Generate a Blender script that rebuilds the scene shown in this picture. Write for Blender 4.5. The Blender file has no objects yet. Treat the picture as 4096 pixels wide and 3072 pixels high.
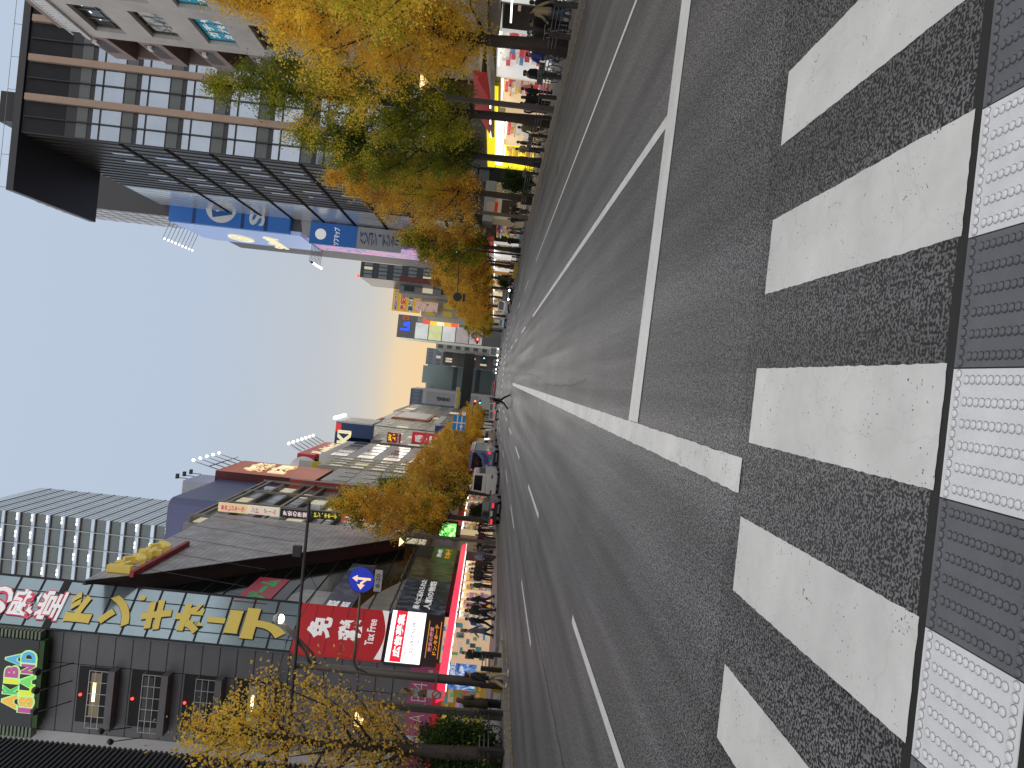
import bpy, bmesh, math, random
import numpy as np
from mathutils import Vector, Matrix
S = bpy.context.scene
C = S.collection
# ------------------------------------------------------------------ camera
FPX, ROLL, PITCH, YAW, CAMH = 3005.3, 0.10508, -0.027709, 0.0080838, 1.769
W0, H0 = 4096.0, 3072.0
_r = Vector((math.cos(YAW), math.sin(YAW), 0))
FWD = Vector((-math.sin(YAW) * math.cos(PITCH), math.cos(YAW) * math.cos(PITCH), math.sin(PITCH)))
_u = _r.cross(FWD)
RGT = _r * math.cos(ROLL) + _u * math.sin(ROLL)
UPV = _u * math.cos(ROLL) - _r * math.sin(ROLL)
EYE = Vector((0, 0, CAMH))
cd = bpy.data.cameras.new('camera')
cam = bpy.data.objects.new('camera', cd)
C.objects.link(cam)
m = Matrix.Identity(4)          # the phone was held upright, the picture is stored on its side
for i in range(3):
    m[i][0], m[i][1], m[i][2], m[i][3] = -UPV[i], RGT[i], -FWD[i], EYE[i]
cam.matrix_world = m
cd.sensor_fit = 'HORIZONTAL'; cd.sensor_width = 36.0; cd.lens = 36.0 * FPX / W0
cd.clip_start = 0.1; cd.clip_end = 5000
S.camera = cam
# ------------------------------------------------------------------ sky, sun, exposure
wd = bpy.data.worlds.new('World'); S.world = wd; wd.use_nodes = True
nt = wd.node_tree; nt.nodes.clear()
N = nt.nodes.new; L = nt.links.new
tc = N('ShaderNodeTexCoord'); sx = N('ShaderNodeSeparateXYZ'); L(tc.outputs['Generated'], sx.inputs[0])
def ramp(stops):
    r = N('ShaderNodeValToRGB'); e = r.color_ramp.elements
    while len(e) < len(stops): e.new(0.5)
    for el, (p, c) in zip(e, stops): el.position = p; el.color = (*c, 1)
    return r
noi = N('ShaderNodeTexNoise'); noi.inputs['Scale'].default_value = 2.2; noi.inputs['Detail'].default_value = 5
mp = N('ShaderNodeMapping'); mp.inputs['Scale'].default_value = (1, 1, 3.2); L(tc.outputs['Generated'], mp.inputs[0]); L(mp.outputs[0], noi.inputs['Vector'])
nm = N('ShaderNodeMath'); nm.operation = 'MULTIPLY_ADD'; nm.inputs[1].default_value = 0.05; L(noi.outputs['Fac'], nm.inputs[0])
ns = N('ShaderNodeMath'); ns.operation = 'SUBTRACT'; L(sx.outputs['Z'], ns.inputs[0]); ns.inputs[1].default_value = 0.025
L(ns.outputs[0], nm.inputs[2])
west = ramp([(0, (.80, .58, .34)), (.09, (.80, .58, .34)), (.125, (.76, .60, .40)), (.148, (.61, .56, .49)), (.172, (.52, .54, .55)), (.23, (.485, .53, .59)), (.36, (.47, .56, .69)), (.6, (.50, .59, .73)), (1, (.92, .90, .87))])
rest = ramp([(0, (1.28, 1.26, 1.24)), (.2, (1.26, 1.25, 1.25)), (.4, (.98, .99, 1.02)), (.6, (.74, .76, .80)), (1, (.92, .90, .87))])
L(nm.outputs[0], west.inputs[0]); L(nm.outputs[0], rest.inputs[0])
wf = N('ShaderNodeMapRange'); wf.inputs[1].default_value = 0.05; wf.inputs[2].default_value = 0.6; L(sx.outputs['Y'], wf.inputs[0])
mx = N('ShaderNodeMix'); mx.data_type = 'RGBA'; L(wf.outputs[0], mx.inputs[0]); L(rest.outputs[0], mx.inputs[6]); L(west.outputs[0], mx.inputs[7])
SUN_EL, SUN_AZ = math.radians(7.0), math.radians(0.0)
sky = N('ShaderNodeTexSky'); sky.sky_type = 'NISHITA'; sky.sun_disc = False; sky.sun_elevation = SUN_EL; sky.sun_rotation = SUN_AZ
bg1 = N('ShaderNodeBackground'); bg1.inputs[1].default_value = 1.0; L(mx.outputs[2], bg1.inputs[0])
bg2 = N('ShaderNodeBackground'); bg2.inputs[1].default_value = 0.0025; L(sky.outputs[0], bg2.inputs[0])
ad = N('ShaderNodeAddShader'); L(bg1.outputs[0], ad.inputs[0]); L(bg2.outputs[0], ad.inputs[1])
wo = N('ShaderNodeOutputWorld'); L(ad.outputs[0], wo.inputs[0])
sl = bpy.data.lights.new('sun', 'SUN'); sl.energy = 0.35; sl.angle = math.radians(18); sl.color = (1, .9, .78)
so = bpy.data.objects.new('sun', sl); C.objects.link(so); so.location = (0, 60, 80)
so.rotation_euler = (math.pi / 2 - SUN_EL, 0, math.pi)
S.view_settings.view_transform = 'Standard'; S.view_settings.look = 'None'; S.view_settings.exposure = 0.0; S.view_settings.gamma = 1
S.cycles.use_denoising = True
S.cycles.max_bounces = 8; S.cycles.glossy_bounces = 3; S.cycles.transmission_bounces = 4; S.cycles.diffuse_bounces = 6; S.cycles.transparent_max_bounces = 6
S.cycles.sample_clamp_indirect = 4.0
# ------------------------------------------------------------------ helpers
rnd = random.Random(7)
PI = math.pi
def ray(px, py):
    return FWD + RGT * ((H0 / 2 - py) / FPX) + UPV * ((W0 / 2 - px) / FPX)
def PX(px, py, X):
    d = ray(px, py); return EYE + d * (X / d.x)
def PY(px, py, Y):
    d = ray(px, py); return EYE + d * (Y / d.y)
def PZ(px, py, Z):
    d = ray(px, py); return EYE + d * ((Z - CAMH) / d.z)
def PPl(px, py, p, n):
    d = ray(px, py); return EYE + d * ((p - EYE).dot(n) / d.dot(n))
def tag(o, label=None, cat=None, group=None, kind=None):
    if label: o['label'] = label
    if cat: o['category'] = cat
    if group: o['group'] = group
    if kind: o['kind'] = kind
    return o
def thing(name, label, cat, loc=(0, 0, 0), rz=0.0, group=None):
    o = bpy.data.objects.new(name, None); C.objects.link(o)
    o.location = loc; o.rotation_euler = (0, 0, rz); o.empty_display_size = 0.2
    return tag(o, label, cat, group)
def kids(o): return [c for c in bpy.data.objects if c.parent == o]
def copy_tree(o, parent=None, **k):
    c = o.copy(); C.objects.link(c); c.parent = parent
    if parent is not None: c.matrix_parent_inverse = o.matrix_parent_inverse.copy()
    for ch in list(o.children): copy_tree(ch, c)
    return c
def place(o, loc, rz=0.0, label=None, group=None, scale=None):
    o.location = loc; o.rotation_euler = (0, 0, rz)
    if label: o['label'] = label
    if group: o['group'] = group
    if scale: o.scale = (scale,) * 3
    return o
# ---- materials
MATS = {}
def mat(name, col, rough=.6, metal=0.0, var=.12, scale=3.0, bump=0.0, bscale=40.0, spec=.5, stretch=None, emit=None, estr=0.0, var2=0.0, coat=0.0):
    if name in MATS: return MATS[name]
    mt = bpy.data.materials.new(name); mt.use_nodes = True
    t = mt.node_tree; b = t.nodes['Principled BSDF']
    b.inputs['Roughness'].default_value = rough; b.inputs['Metallic'].default_value = metal
    b.inputs['Specular IOR Level'].default_value = spec
    if coat: b.inputs['Coat Weight'].default_value = coat; b.inputs['Coat Roughness'].default_value = .08
    geo = t.nodes.new('ShaderNodeNewGeometry')
    src = geo.outputs['Position']
    if stretch:
        mpn = t.nodes.new('ShaderNodeMapping'); mpn.inputs['Scale'].default_value = stretch
        t.links.new(src, mpn.inputs[0]); src = mpn.outputs[0]
    if var > 0:
        n1 = t.nodes.new('ShaderNodeTexNoise'); n1.inputs['Scale'].default_value = scale; n1.inputs['Detail'].default_value = 6; n1.inputs['Roughness'].default_value = .65
        t.links.new(src, n1.inputs['Vector'])
        r = t.nodes.new('ShaderNodeMapRange'); r.inputs[1].default_value = .3; r.inputs[2].default_value = .7; r.inputs[3].default_value = 1 - var; r.inputs[4].default_value = 1 + var
        t.links.new(n1.outputs['Fac'], r.inputs[0])
        mu = t.nodes.new('ShaderNodeVectorMath'); mu.operation = 'SCALE'; mu.inputs[0].default_value = col[:3]
        t.links.new(r.outputs[0], mu.inputs['Scale']); t.links.new(mu.outputs[0], b.inputs['Base Color'])
    else:
        b.inputs['Base Color'].default_value = (*col[:3], 1)
    if bump > 0:
        n2 = t.nodes.new('ShaderNodeTexNoise'); n2.inputs['Scale'].default_value = bscale; n2.inputs['Detail'].default_value = 4
        t.links.new(src, n2.inputs['Vector'])
        bp = t.nodes.new('ShaderNodeBump'); bp.inputs['Strength'].default_value = bump; bp.inputs['Distance'].default_value = .02
        t.links.new(n2.outputs['Fac'], bp.inputs['Height']); t.links.new(bp.outputs[0], b.inputs['Normal'])
    if emit:
        b.inputs['Emission Color'].default_value = (*emit, 1); b.inputs['Emission Strength'].default_value = estr
    MATS[name] = mt
    return mt
def glow(name, col, s=1.0, base=.3):
    return mat(name, [c * base for c in col], .5, var=0, emit=col, estr=s)
def srgb(r, g, b):
    f = lambda c: (c / 255 / 12.92) if c <= 10 else ((c / 255 + .055) / 1.055) ** 2.4
    return (f(r), f(g), f(b))
# ---- mesh builder
class MB:
    def __init__(s): s.v = []; s.f = []; s.m = []; s.sm = []
    def add(s, vs, fs, mi=0, smooth=False):
        o = len(s.v); s.v += [tuple(p) for p in vs]
        for f in fs: s.f.append(tuple(o + i for i in f)); s.m.append(mi); s.sm.append(smooth)
        return s
    def quad(s, a, b, c, d, mi=0): return s.add([a, b, c, d], [(0, 1, 2, 3)], mi)
    def poly(s, pts, mi=0): return s.add(pts, [tuple(range(len(pts)))], mi)
    def box(s, lo, hi, mi=0):
        x0, y0, z0 = [min(a, b) for a, b in zip(lo, hi)]; x1, y1, z1 = [max(a, b) for a, b in zip(lo, hi)]
        vs = [(x0, y0, z0), (x1, y0, z0), (x1, y1, z0), (x0, y1, z0), (x0, y0, z1), (x1, y0, z1), (x1, y1, z1), (x0, y1, z1)]
        return s.add(vs, [(0, 3, 2, 1), (4, 5, 6, 7), (0, 1, 5, 4), (1, 2, 6, 5), (2, 3, 7, 6), (3, 0, 4, 7)], mi)
    def obox(s, o, a, b, c, mi=0):        # o corner, edge vectors a b c
        o, a, b, c = map(Vector, (o, a, b, c))
        vs = [o, o + a, o + a + b, o + b, o + c, o + a + c, o + a + b + c, o + b + c]
        return s.add(vs, [(0, 3, 2, 1), (4, 5, 6, 7), (0, 1, 5, 4), (1, 2, 6, 5), (2, 3, 7, 6), (3, 0, 4, 7)], mi)
    def prism(s, pts, off, mi=0):         # planar polygon pts, swept by off
        off = Vector(off); n = len(pts)
        vs = [Vector(p) for p in pts] + [Vector(p) + off for p in pts]
        fs = [tuple(range(n))[::-1], tuple(range(n, 2 * n))] + [(i, (i + 1) % n, n + (i + 1) % n, n + i) for i in range(n)]
        return s.add(vs, fs, mi)
    def tube(s, pts, r, n=8, mi=0, cap=True, smooth=True):
        pts = [Vector(p) for p in pts]; rs = r if isinstance(r, (list, tuple)) else [r] * len(pts)
        vs = []; fs = []; prev = None
        for i, p in enumerate(pts):
            d = (pts[min(i + 1, len(pts) - 1)] - pts[max(i - 1, 0)])
            if d.length < 1e-9: d = Vector((0, 0, 1))
            d.normalize()
            ref = prev if prev is not None else (Vector((0, 0, 1)) if abs(d.z) < .9 else Vector((1, 0, 0)))
            a = d.cross(ref)
            if a.length < 1e-6: a = d.cross(Vector((0, 1, 0)))
            a.normalize(); b = a.cross(d).normalized(); prev = b
            for k in range(n):
                t = 2 * PI * k / n; vs.append(p + (a * math.cos(t) + b * math.sin(t)) * rs[i])
        for i in range(len(pts) - 1):
            for k in range(n):
                k2 = (k + 1) % n; fs.append((i * n + k, i * n + k2, (i + 1) * n + k2, (i + 1) * n + k))
        s.add(vs, fs, mi, smooth)
        if cap:
            o = len(s.v) - len(vs)
            s.f.append(tuple(o + k for k in range(n))[::-1]); s.m.append(mi); s.sm.append(False)
            s.f.append(tuple(o + (len(pts) - 1) * n + k for k in range(n))); s.m.append(mi); s.sm.append(False)
        return s
    def loft(s, rings, mi=0, cap=True, smooth=True):
        n = len(rings[0]); vs = [p for r in rings for p in r]; fs = []
        for i in range(len(rings) - 1):
            for k in range(n):
                k2 = (k + 1) % n; fs.append((i * n + k, i * n + k2, (i + 1) * n + k2, (i + 1) * n + k))
        o = len(s.v); s.add(vs, fs, mi, smooth)
        if cap:
            s.f.append(tuple(o + k for k in range(n))[::-1]); s.m.append(mi); s.sm.append(smooth)
            s.f.append(tuple(o + (len(rings) - 1) * n + k for k in range(n))); s.m.append(mi); s.sm.append(smooth)
        return s
    def disc(s, c, ax, r, t, n=24, mi=0):
        c = Vector(c); ax = Vector(ax).normalized()
        return s.tube([c - ax * t / 2, c + ax * t / 2], r, n, mi, True, False)
    def sph(s, c, rx, ry=None, rz=None, nu=10, nv=7, mi=0):
        ry = rx if ry is None else ry; rz = rx if rz is None else rz
        rings = []
        for j in range(1, nv):
            t = PI * j / nv
            rings.append([(c[0] + rx * math.sin(t) * math.cos(2 * PI * k / nu), c[1] + ry * math.sin(t) * math.sin(2 * PI * k / nu), c[2] - rz * math.cos(t)) for k in range(nu)])
        return s.loft(rings, mi)
    def build(s, name, mats, parent=None, bevel=0.0):
        me = bpy.data.meshes.new(name)
        me.from_pydata(s.v, [], s.f)
        for mm in (mats if isinstance(mats, (list, tuple)) else [mats]): me.materials.append(mm)
        me.polygons.foreach_set('material_index', s.m); me.polygons.foreach_set('use_smooth', s.sm)
        me.update()
        o = bpy.data.objects.new(name, me); C.objects.link(o)
        if parent is not None: o.parent = parent; o.matrix_parent_inverse = Matrix.Translation(Vector(parent.location)).inverted() if parent.rotation_euler.z == 0 and not getattr(parent, '_loc', None) else Matrix.Identity(4)
        if bevel:
            bm = bmesh.new(); bm.from_mesh(me)
            es = [e for e in bm.edges if len(e.link_faces) == 2 and e.calc_face_angle() > .5]
            bmesh.ops.bevel(bm, geom=es, offset=bevel, segments=2, affect='EDGES', clamp_overlap=True)
            bm.to_mesh(me); bm.free()
        return o
def local(o):            # mesh was written in its thing's own space
    o.matrix_parent_inverse = Matrix.Identity(4); return o
# ---- text: flat lettering as real thin mesh, placed on a plane
TCACHE = {}
def glyph(txt, bold=0.0, ext=.01):
    k = (txt, bold, ext)
    if k in TCACHE: return TCACHE[k]
    cu = bpy.data.curves.new('lettering', 'FONT'); cu.body = txt; cu.size = 1; cu.extrude = ext; cu.offset = bold
    cu.align_x = 'CENTER'; cu.align_y = 'CENTER'; cu.resolution_u = 3
    o = bpy.data.objects.new('lettering', cu); C.objects.link(o)
    dg = bpy.context.evaluated_depsgraph_get(); dg.update()
    me = bpy.data.meshes.new_from_object(o.evaluated_get(dg))
    n = len(me.vertices); co = np.empty(n * 3, 'f'); me.vertices.foreach_get('co', co); co = co.reshape(-1, 3)
    fs = [tuple(p.vertices) for p in me.polygons]
    bpy.data.objects.remove(o); bpy.data.curves.remove(cu); bpy.data.meshes.remove(me)
    TCACHE[k] = (co, fs); return co, fs
def text_into(mb, txt, c, right, up, h, w=None, bold=0.02, ext=.02, mi=0, lift=.01):
    co, fs = glyph(txt, bold, ext)
    if len(co) == 0: return mb
    lo = co.min(0); hi = co.max(0); mid = (lo + hi) / 2; sz = hi - lo
    right = Vector(right).normalized(); up = Vector(up).normalized(); nrm = right.cross(up)
    sy = h / sz[1]; sxx = (w / sz[0]) if w else sy
    c = Vector(c); vs = [c + right * ((p[0] - mid[0]) * sxx) + up * ((p[1] - mid[1]) * sy) + nrm * (lift + p[2]) for p in co.tolist()]
    return mb.add(vs, fs, mi)
def text(txt, name, mt, parent, c, right, up, h, w=None, bold=.02, ext=.02, lift=.01):
    return text_into(MB(), txt, c, right, up, h, w, bold, ext, 0, lift).build(name, mt, parent)
def qtext(txt, name, mt, parent, tl, tr, bl, bold=.02, ext=.02, lift=.02, vert=False):
    """lettering filling the parallelogram tl tr bl of a sign face"""
    tl, tr, bl = Vector(tl), Vector(tr), Vector(bl)
    r, d = tr - tl, bl - tl; mb = MB()
    if vert:
        n = len(txt)
        for i, ch in enumerate(txt):
            c = tl + r * .5 + d * ((i + .5) / n)
            if ch == ' ': continue
            if ch == 'ー':
                text_into(mb, ch, c, d, -r, r.length * .12, d.length / n * .8, bold, ext, 0, lift) if False else text_into(mb, '|', c, r, -d, d.length / n * .85, r.length * .14, bold, ext, 0, lift)
            elif ch in '.・': text_into(mb, '.', c + r * .3, r, -d, r.length * .2, r.length * .2, bold, ext, 0, lift)
            else: text_into(mb, ch, c, r, -d, d.length / n * .86, r.length * .92, bold, ext, 0, lift)
    else:
        text_into(mb, txt, tl + r * .5 + d * .5, r, -d, d.length, r.length, bold, ext, 0, lift)
    return mb.build(name, mt, parent)
V = Vector
# ------------------------------------------------------------------ ground, road, pavements, markings
KL, KR, BL, BR = -11.3, 12.7, -15.9, 17.4
def asphalt(name, dark, light, gs=64.0, streak=True, rough=.62):
    mt = bpy.data.materials.new(name); mt.use_nodes = True; t = mt.node_tree; b = t.nodes['Principled BSDF']
    n = t.nodes.new; l = t.links.new
    g = n('ShaderNodeNewGeometry')
    a = n('ShaderNodeTexNoise'); a.inputs['Scale'].default_value = gs; a.inputs['Detail'].default_value = 1.5; a.inputs['Roughness'].default_value = .5; l(g.outputs['Position'], a.inputs['Vector'])
    r = n('ShaderNodeValToRGB'); e = r.color_ramp.elements; e[0].position = .462; e[1].position = .575; e[0].color = (*dark, 1); e[1].color = (*light, 1); a2 = n('ShaderNodeTexNoise'); a2.inputs['Scale'].default_value = gs * .3; a2.inputs['Detail'].default_value = 2; l(g.outputs['Position'], a2.inputs['Vector'])
    am = n('ShaderNodeMath'); am.operation = 'MULTIPLY_ADD'; am.inputs[1].default_value = .3; l(a2.outputs['Fac'], am.inputs[0]); ah = n('ShaderNodeMath'); ah.operation = 'MULTIPLY_ADD'; ah.inputs[1].default_value = 1.0; ah.inputs[2].default_value = -.15; l(a.outputs['Fac'], ah.inputs[0]); l(ah.outputs[0], am.inputs[2])
    l(am.outputs[0], r.inputs[0])
    pm = n('ShaderNodeMapping'); pm.inputs['Scale'].default_value = (1.5, .035, 1); l(g.outputs['Position'], pm.inputs[0])
    s = n('ShaderNodeTexNoise'); s.inputs['Scale'].default_value = 1.0; s.inputs['Detail'].default_value = 7; l(pm.outputs[0], s.inputs['Vector'])
    p = n('ShaderNodeTexNoise'); p.inputs['Scale'].default_value = .35; p.inputs['Detail'].default_value = 6; l(g.outputs['Position'], p.inputs['Vector'])
    m1 = n('ShaderNodeMapRange'); m1.inputs[1].default_value = .3; m1.inputs[2].default_value = .7; m1.inputs[3].default_value = .58; m1.inputs[4].default_value = 1.42; l(s.outputs['Fac'], m1.inputs[0])
    m2 = n('ShaderNodeMapRange'); m2.inputs[1].default_value = .3; m2.inputs[2].default_value = .7; m2.inputs[3].default_value = .82; m2.inputs[4].default_value = 1.18; l(p.outputs['Fac'], m2.inputs[0])
    mm = n('ShaderNodeMath'); mm.operation = 'MULTIPLY'; l(m1.outputs[0], mm.inputs[0]); l(m2.outputs[0], mm.inputs[1])
    v = n('ShaderNodeVectorMath'); v.operation = 'SCALE'; l(r.outputs[0], v.inputs[0]); l(mm.outputs[0], v.inputs['Scale']); l(v.outputs[0], b.inputs['Base Color'])
    rr = n('ShaderNodeMapRange'); rr.inputs[3].default_value = rough + .12; rr.inputs[4].default_value = rough - .22; l(s.outputs['Fac'], rr.inputs[0]); l(rr.outputs[0], b.inputs['Roughness'])
    bp = n('ShaderNodeBump'); bp.inputs['Strength'].default_value = .7; bp.inputs['Distance'].default_value = .006; l(a.outputs['Fac'], bp.inputs['Height']); l(bp.outputs[0], b.inputs['Normal'])
    MATS[name] = mt; return mt
M_road = asphalt('asphalt', (.014, .014, .015), (.205, .203, .208))
M_road2 = asphalt('asphalt_new', (.06, .06, .063), (.13, .13, .133), 90)
M_ground = mat('city_ground', (.09, .088, .085), .9, var=.2, scale=.3)
def paint(name, col, crackscale, wear, crk=.88, vs=1.1):
    mt = bpy.data.materials.new(name); mt.use_nodes = True; t = mt.node_tree; b = t.nodes['Principled BSDF']; n = t.nodes.new; l = t.links.new
    g = n('ShaderNodeNewGeometry'); b.inputs['Roughness'].default_value = .55
    a = n('ShaderNodeTexNoise'); a.inputs['Scale'].default_value = 1.3; a.inputs['Detail'].default_value = 9; a.inputs['Roughness'].default_value = .68; l(g.outputs['Position'], a.inputs['Vector'])
    r = n('ShaderNodeMapRange'); r.inputs[1].default_value = .3; r.inputs[2].default_value = .7; r.inputs[3].default_value = .80; r.inputs[4].default_value = 1.08; l(a.outputs['Fac'], r.inputs[0])
    w = n('ShaderNodeTexNoise'); w.inputs['Scale'].default_value = 55; w.inputs['Detail'].default_value = 2; l(g.outputs['Position'], w.inputs['Vector'])
    big = n('ShaderNodeTexNoise'); big.inputs['Scale'].default_value = 4.5; l(g.outputs['Position'], big.inputs['Vector'])
    ad = n('ShaderNodeMath'); ad.operation = 'MULTIPLY_ADD'; ad.inputs[1].default_value = .35; l(big.outputs['Fac'], ad.inputs[0]); l(w.outputs['Fac'], ad.inputs[2])
    pit = n('ShaderNodeMapRange'); pit.inputs[1].default_value = wear; pit.inputs[2].default_value = wear + .03; pit.inputs[3].default_value = 0; pit.inputs[4].default_value = 1; l(ad.outputs[0], pit.inputs[0])
    # hairline cracks
    dm = n('ShaderNodeMapping'); dm.inputs['Scale'].default_value = (1.0, crackscale, 1); l(g.outputs['Position'], dm.inputs[0])
    dn = n('ShaderNodeTexNoise'); dn.inputs['Scale'].default_value = 6; l(g.outputs['Position'], dn.inputs['Vector'])
    vm = n('ShaderNodeMix'); vm.data_type = 'VECTOR'; vm.inputs[0].default_value = .12; l(dm.outputs[0], vm.inputs[4]); l(dn.outputs['Color'], vm.inputs[5])
    vo = n('ShaderNodeTexVoronoi'); vo.feature = 'DISTANCE_TO_EDGE'; vo.inputs['Scale'].default_value = vs; l(vm.outputs[1], vo.inputs['Vector'])
    ck = n('ShaderNodeMapRange'); ck.inputs[1].default_value = .002; ck.inputs[2].default_value = .009; ck.inputs[3].default_value = crk; ck.inputs[4].default_value = 1; l(vo.outputs['Distance'], ck.inputs[0])
    ckm = n('ShaderNodeMix'); ckm.data_type = 'FLOAT'; l(big.outputs['Fac'], ckm.inputs[0]); ckm.inputs[2].default_value = 1; l(ck.outputs[0], ckm.inputs[3])
    mu = n('ShaderNodeMath'); mu.operation = 'MULTIPLY'; l(r.outputs[0], mu.inputs[0]); l(ckm.outputs[0], mu.inputs[1])
    v = n('ShaderNodeVectorMath'); v.operation = 'SCALE'; v.inputs[0].default_value = col; l(mu.outputs[0], v.inputs['Scale'])
    mx = n('ShaderNodeMix'); mx.data_type = 'RGBA'; l(pit.outputs[0], mx.inputs[0]); mx.inputs[7].default_value = (.06, .06, .06, 1); l(v.outputs[0], mx.inputs[6]); l(mx.outputs[2], b.inputs['Base Color'])
    bp = n('ShaderNodeBump'); bp.inputs['Strength'].default_value = .35; bp.inputs['Distance'].default_value = .004; l(w.outputs['Fac'], bp.inputs['Height']); l(bp.outputs[0], b.inputs['Normal'])
    MATS[name] = mt; return mt
M_paint = paint('road_paint', (.72, .715, .695), .8, .885)
M_paintc = paint('road_paint_cracked', (.74, .735, .715), 5.0, .87, .30, 1.6)
M_tact_w = mat('tactile_white', (.74, .74, .755), .45, var=.07, scale=6, bump=.15, bscale=120)
M_tact_g = mat('tactile_grey', (.125, .13, .145), .6, var=.12, scale=6, bump=.15, bscale=120)
M_grime = mat('grime', (.30, .30, .32), .8, var=.25, scale=20); M_ringd = mat('grime_dark', (.035, .036, .042), .8, var=.25, scale=20)
def sheet(name, x0, y0, x1, y1, z, mt):
    return tag(MB().quad((x0, y0, z), (x1, y0, z), (x1, y1, z), (x0, y1, z)).build(name, mt), kind='structure')
sheet('ground', -1500, -300, 1500, 3000, -.008, M_ground)
sheet('road', KL - 40, -40, KR + 40, 760, 0.0, M_road)
sheet('road_resurfacing', KL, 61.5, KR, 300, .004, M_road2)
# crosswalk stripes (0.5 m pitch, measured), edges a little ragged
def ragged(x0, y0, x1, y1, z, seed, step=.035, amp=.0032):
    rr = random.Random(seed); pts = []
    def edge(ax, ay, bx, by):
        n = max(2, int(math.hypot(bx - ax, by - ay) / step)); nx, ny = (by - ay), -(bx - ax); q = math.hypot(nx, ny); nx /= q; ny /= q
        for i in range(n):
            t = i / n; o = rr.uniform(-amp, amp) if i else 0
            pts.append((ax + (bx - ax) * t + nx * o, ay + (by - ay) * t + ny * o, z))
    edge(x0, y0, x1, y0); edge(x1, y0, x1, y1); edge(x1, y1, x0, y1); edge(x0, y1, x0, y0)
    return pts
XW0, YF, YN = 2.2355, 5.007, 2.893
for k in range(-9, 14):
    if k % 2: continue
    xa, xb = XW0 - k * .5, XW0 - (k + 1) * .5
    tag(MB().poly(ragged(xb, YN, xa, YF, .004, k + 50)).build('crosswalk_stripe', M_paint), kind='structure')
    tag(MB().poly(ragged(xb, YN - 3.1, xa, YN - 1.0, .004, k + 90)).build('crosswalk_stripe', M_paint), kind='structure')
# tactile strip across the crosswalk: white and grey squares with raised domes
TY1, TY0 = 2.843, 2.30
k0 = XW0 - 2 * .5 - .02
dome = []
def tact(x0, x1, white):
    mb = MB(); z = .006
    mb.box((x0, TY0, -.004), (x1, TY1, z))
    def d(cx, cy, r=.0165):
        mb.loft([[(cx + r * q * math.cos(2 * PI * k / 10), cy + r * q * math.sin(2 * PI * k / 10), z + hh) for k in range(10)] for q, hh in ((1, -.001), (.78, .005), (.4, .007))])
        ro = r * 1.13; mb.add([(cx + q * math.cos(2 * PI * k / 10), cy + q * math.sin(2 * PI * k / 10), z + .0006) for q in (ro, r * .98) for k in range(10)], [(k, (k + 1) % 10, 10 + (k + 1) % 10, 10 + k) for k in range(10)], 1)  # flat ring round each dome base, darker than the tile
    n = 13
    for i in range(n):
        x = x0 + (i + .5) * (x1 - x0) / n
        d(x, TY1 - .035); d(x, TY0 + .035)
    for j in range(6):
        x = x0 + (j + .5) * (x1 - x0) / 6
        for i in range(12):
            d(x, TY0 + .085 + i * (TY1 - TY0 - .17) / 11)
    return tag(mb.build('tactile_paving', [M_tact_w if white else M_tact_g, M_grime if white else M_ringd]), kind='structure')
for k in range(-6, 9):
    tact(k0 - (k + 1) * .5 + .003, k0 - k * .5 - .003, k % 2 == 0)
sheet('tactile_bed', k0 - 9 * .5, TY0 - .07, k0 + 6 * .5, TY1 + .07, .002, mat('bitumen', (.012, .012, .012), .7, var=.3, scale=30))
# lines
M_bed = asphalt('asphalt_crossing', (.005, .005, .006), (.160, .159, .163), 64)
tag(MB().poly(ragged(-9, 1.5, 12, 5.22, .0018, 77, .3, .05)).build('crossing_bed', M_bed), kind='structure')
M_seam = mat('seam', (.012, .012, .012), .8, var=0)
def crack(pts, w, seed):
    rr = random.Random(seed); P = []
    for (xa, ya), (xb, yb) in zip(pts, pts[1:]):
        n = max(2, int(math.hypot(xb - xa, yb - ya) / .25))
        P += [(xa + (xb - xa) * i / n + rr.uniform(-.03, .03), ya + (yb - ya) * i / n) for i in range(n)]
    m_ = MB()
    for (xa, ya), (xb, yb) in zip(P, P[1:]):
        q = w * rr.uniform(.4, 1.2); m_.add([(xa - q, ya, .0055), (xa + q, ya, .0055), (xb + q, yb, .0055), (xb - q, yb, .0055)], [(0, 1, 2, 3)])
    return tag(m_.build('road_crack', M_seam), kind='structure')
crack([(-5.95, 8), (-6.05, 14), (-6.3, 22), (-6.45, 30), (-6.5, 44)], .012, 1)
crack([(.1, 14), (-.05, 17), (-.1, 24), (.1, 28), (.25, 33), (.3, 40)], .006, 2)
crack([(9.2, 12), (9.4, 20), (9.3, 34)], .008, 3)
for x, y in ((-8.9, 15.5), (8.6, 30.5)):
    m_ = MB(); m_.disc((x, y, .004), (0, 0, 1), .31, .006, 28); tag(m_.build('manhole_cover', mat('iron', (.05, .048, .046), .55, metal=.3, var=.3, scale=18, bump=.6, bscale=60)), kind='structure')
tag(MB().poly([(-.37, 8.79, .008), (11.5, 7.68, .008), (11.5, 8.12, .008), (-.37, 9.38, .008)]).build('stop_line', M_paint), kind='structure')
tag(MB().poly(ragged(-.62, 5.09, -.38, 62, .008, 3, .12, .006)).build('centre_line', M_paintc), kind='structure')
tag(MB().poly(ragged(3.17, 9.0, 3.33, 38.5, .008, 4, .12, .003)).build('lane_line', M_paint), kind='structure')
tag(MB().poly(ragged(6.51, 8.6, 6.63, 41.5, .008, 5, .12, .003)).build('lane_line', M_paint), kind='structure')
for i in range(22):
    for xx, ww, y0 in ((3.25, .15, 47), (6.57, .12, 50)):
        y = y0 + i * 15
        if y < 240: sheet('lane_dash', xx - ww / 2, y, xx + ww / 2, y + 6, .009, M_paint)
    y = 6.4 + i * 15.2
    if y < 250:
        sheet('lane_dash', -3.97, y, -3.82, y + 6.1, .009, M_paint)
        sheet('lane_dash', -7.02, y + 13.3, -6.88, y + 19.5, .009, M_paint)
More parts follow.
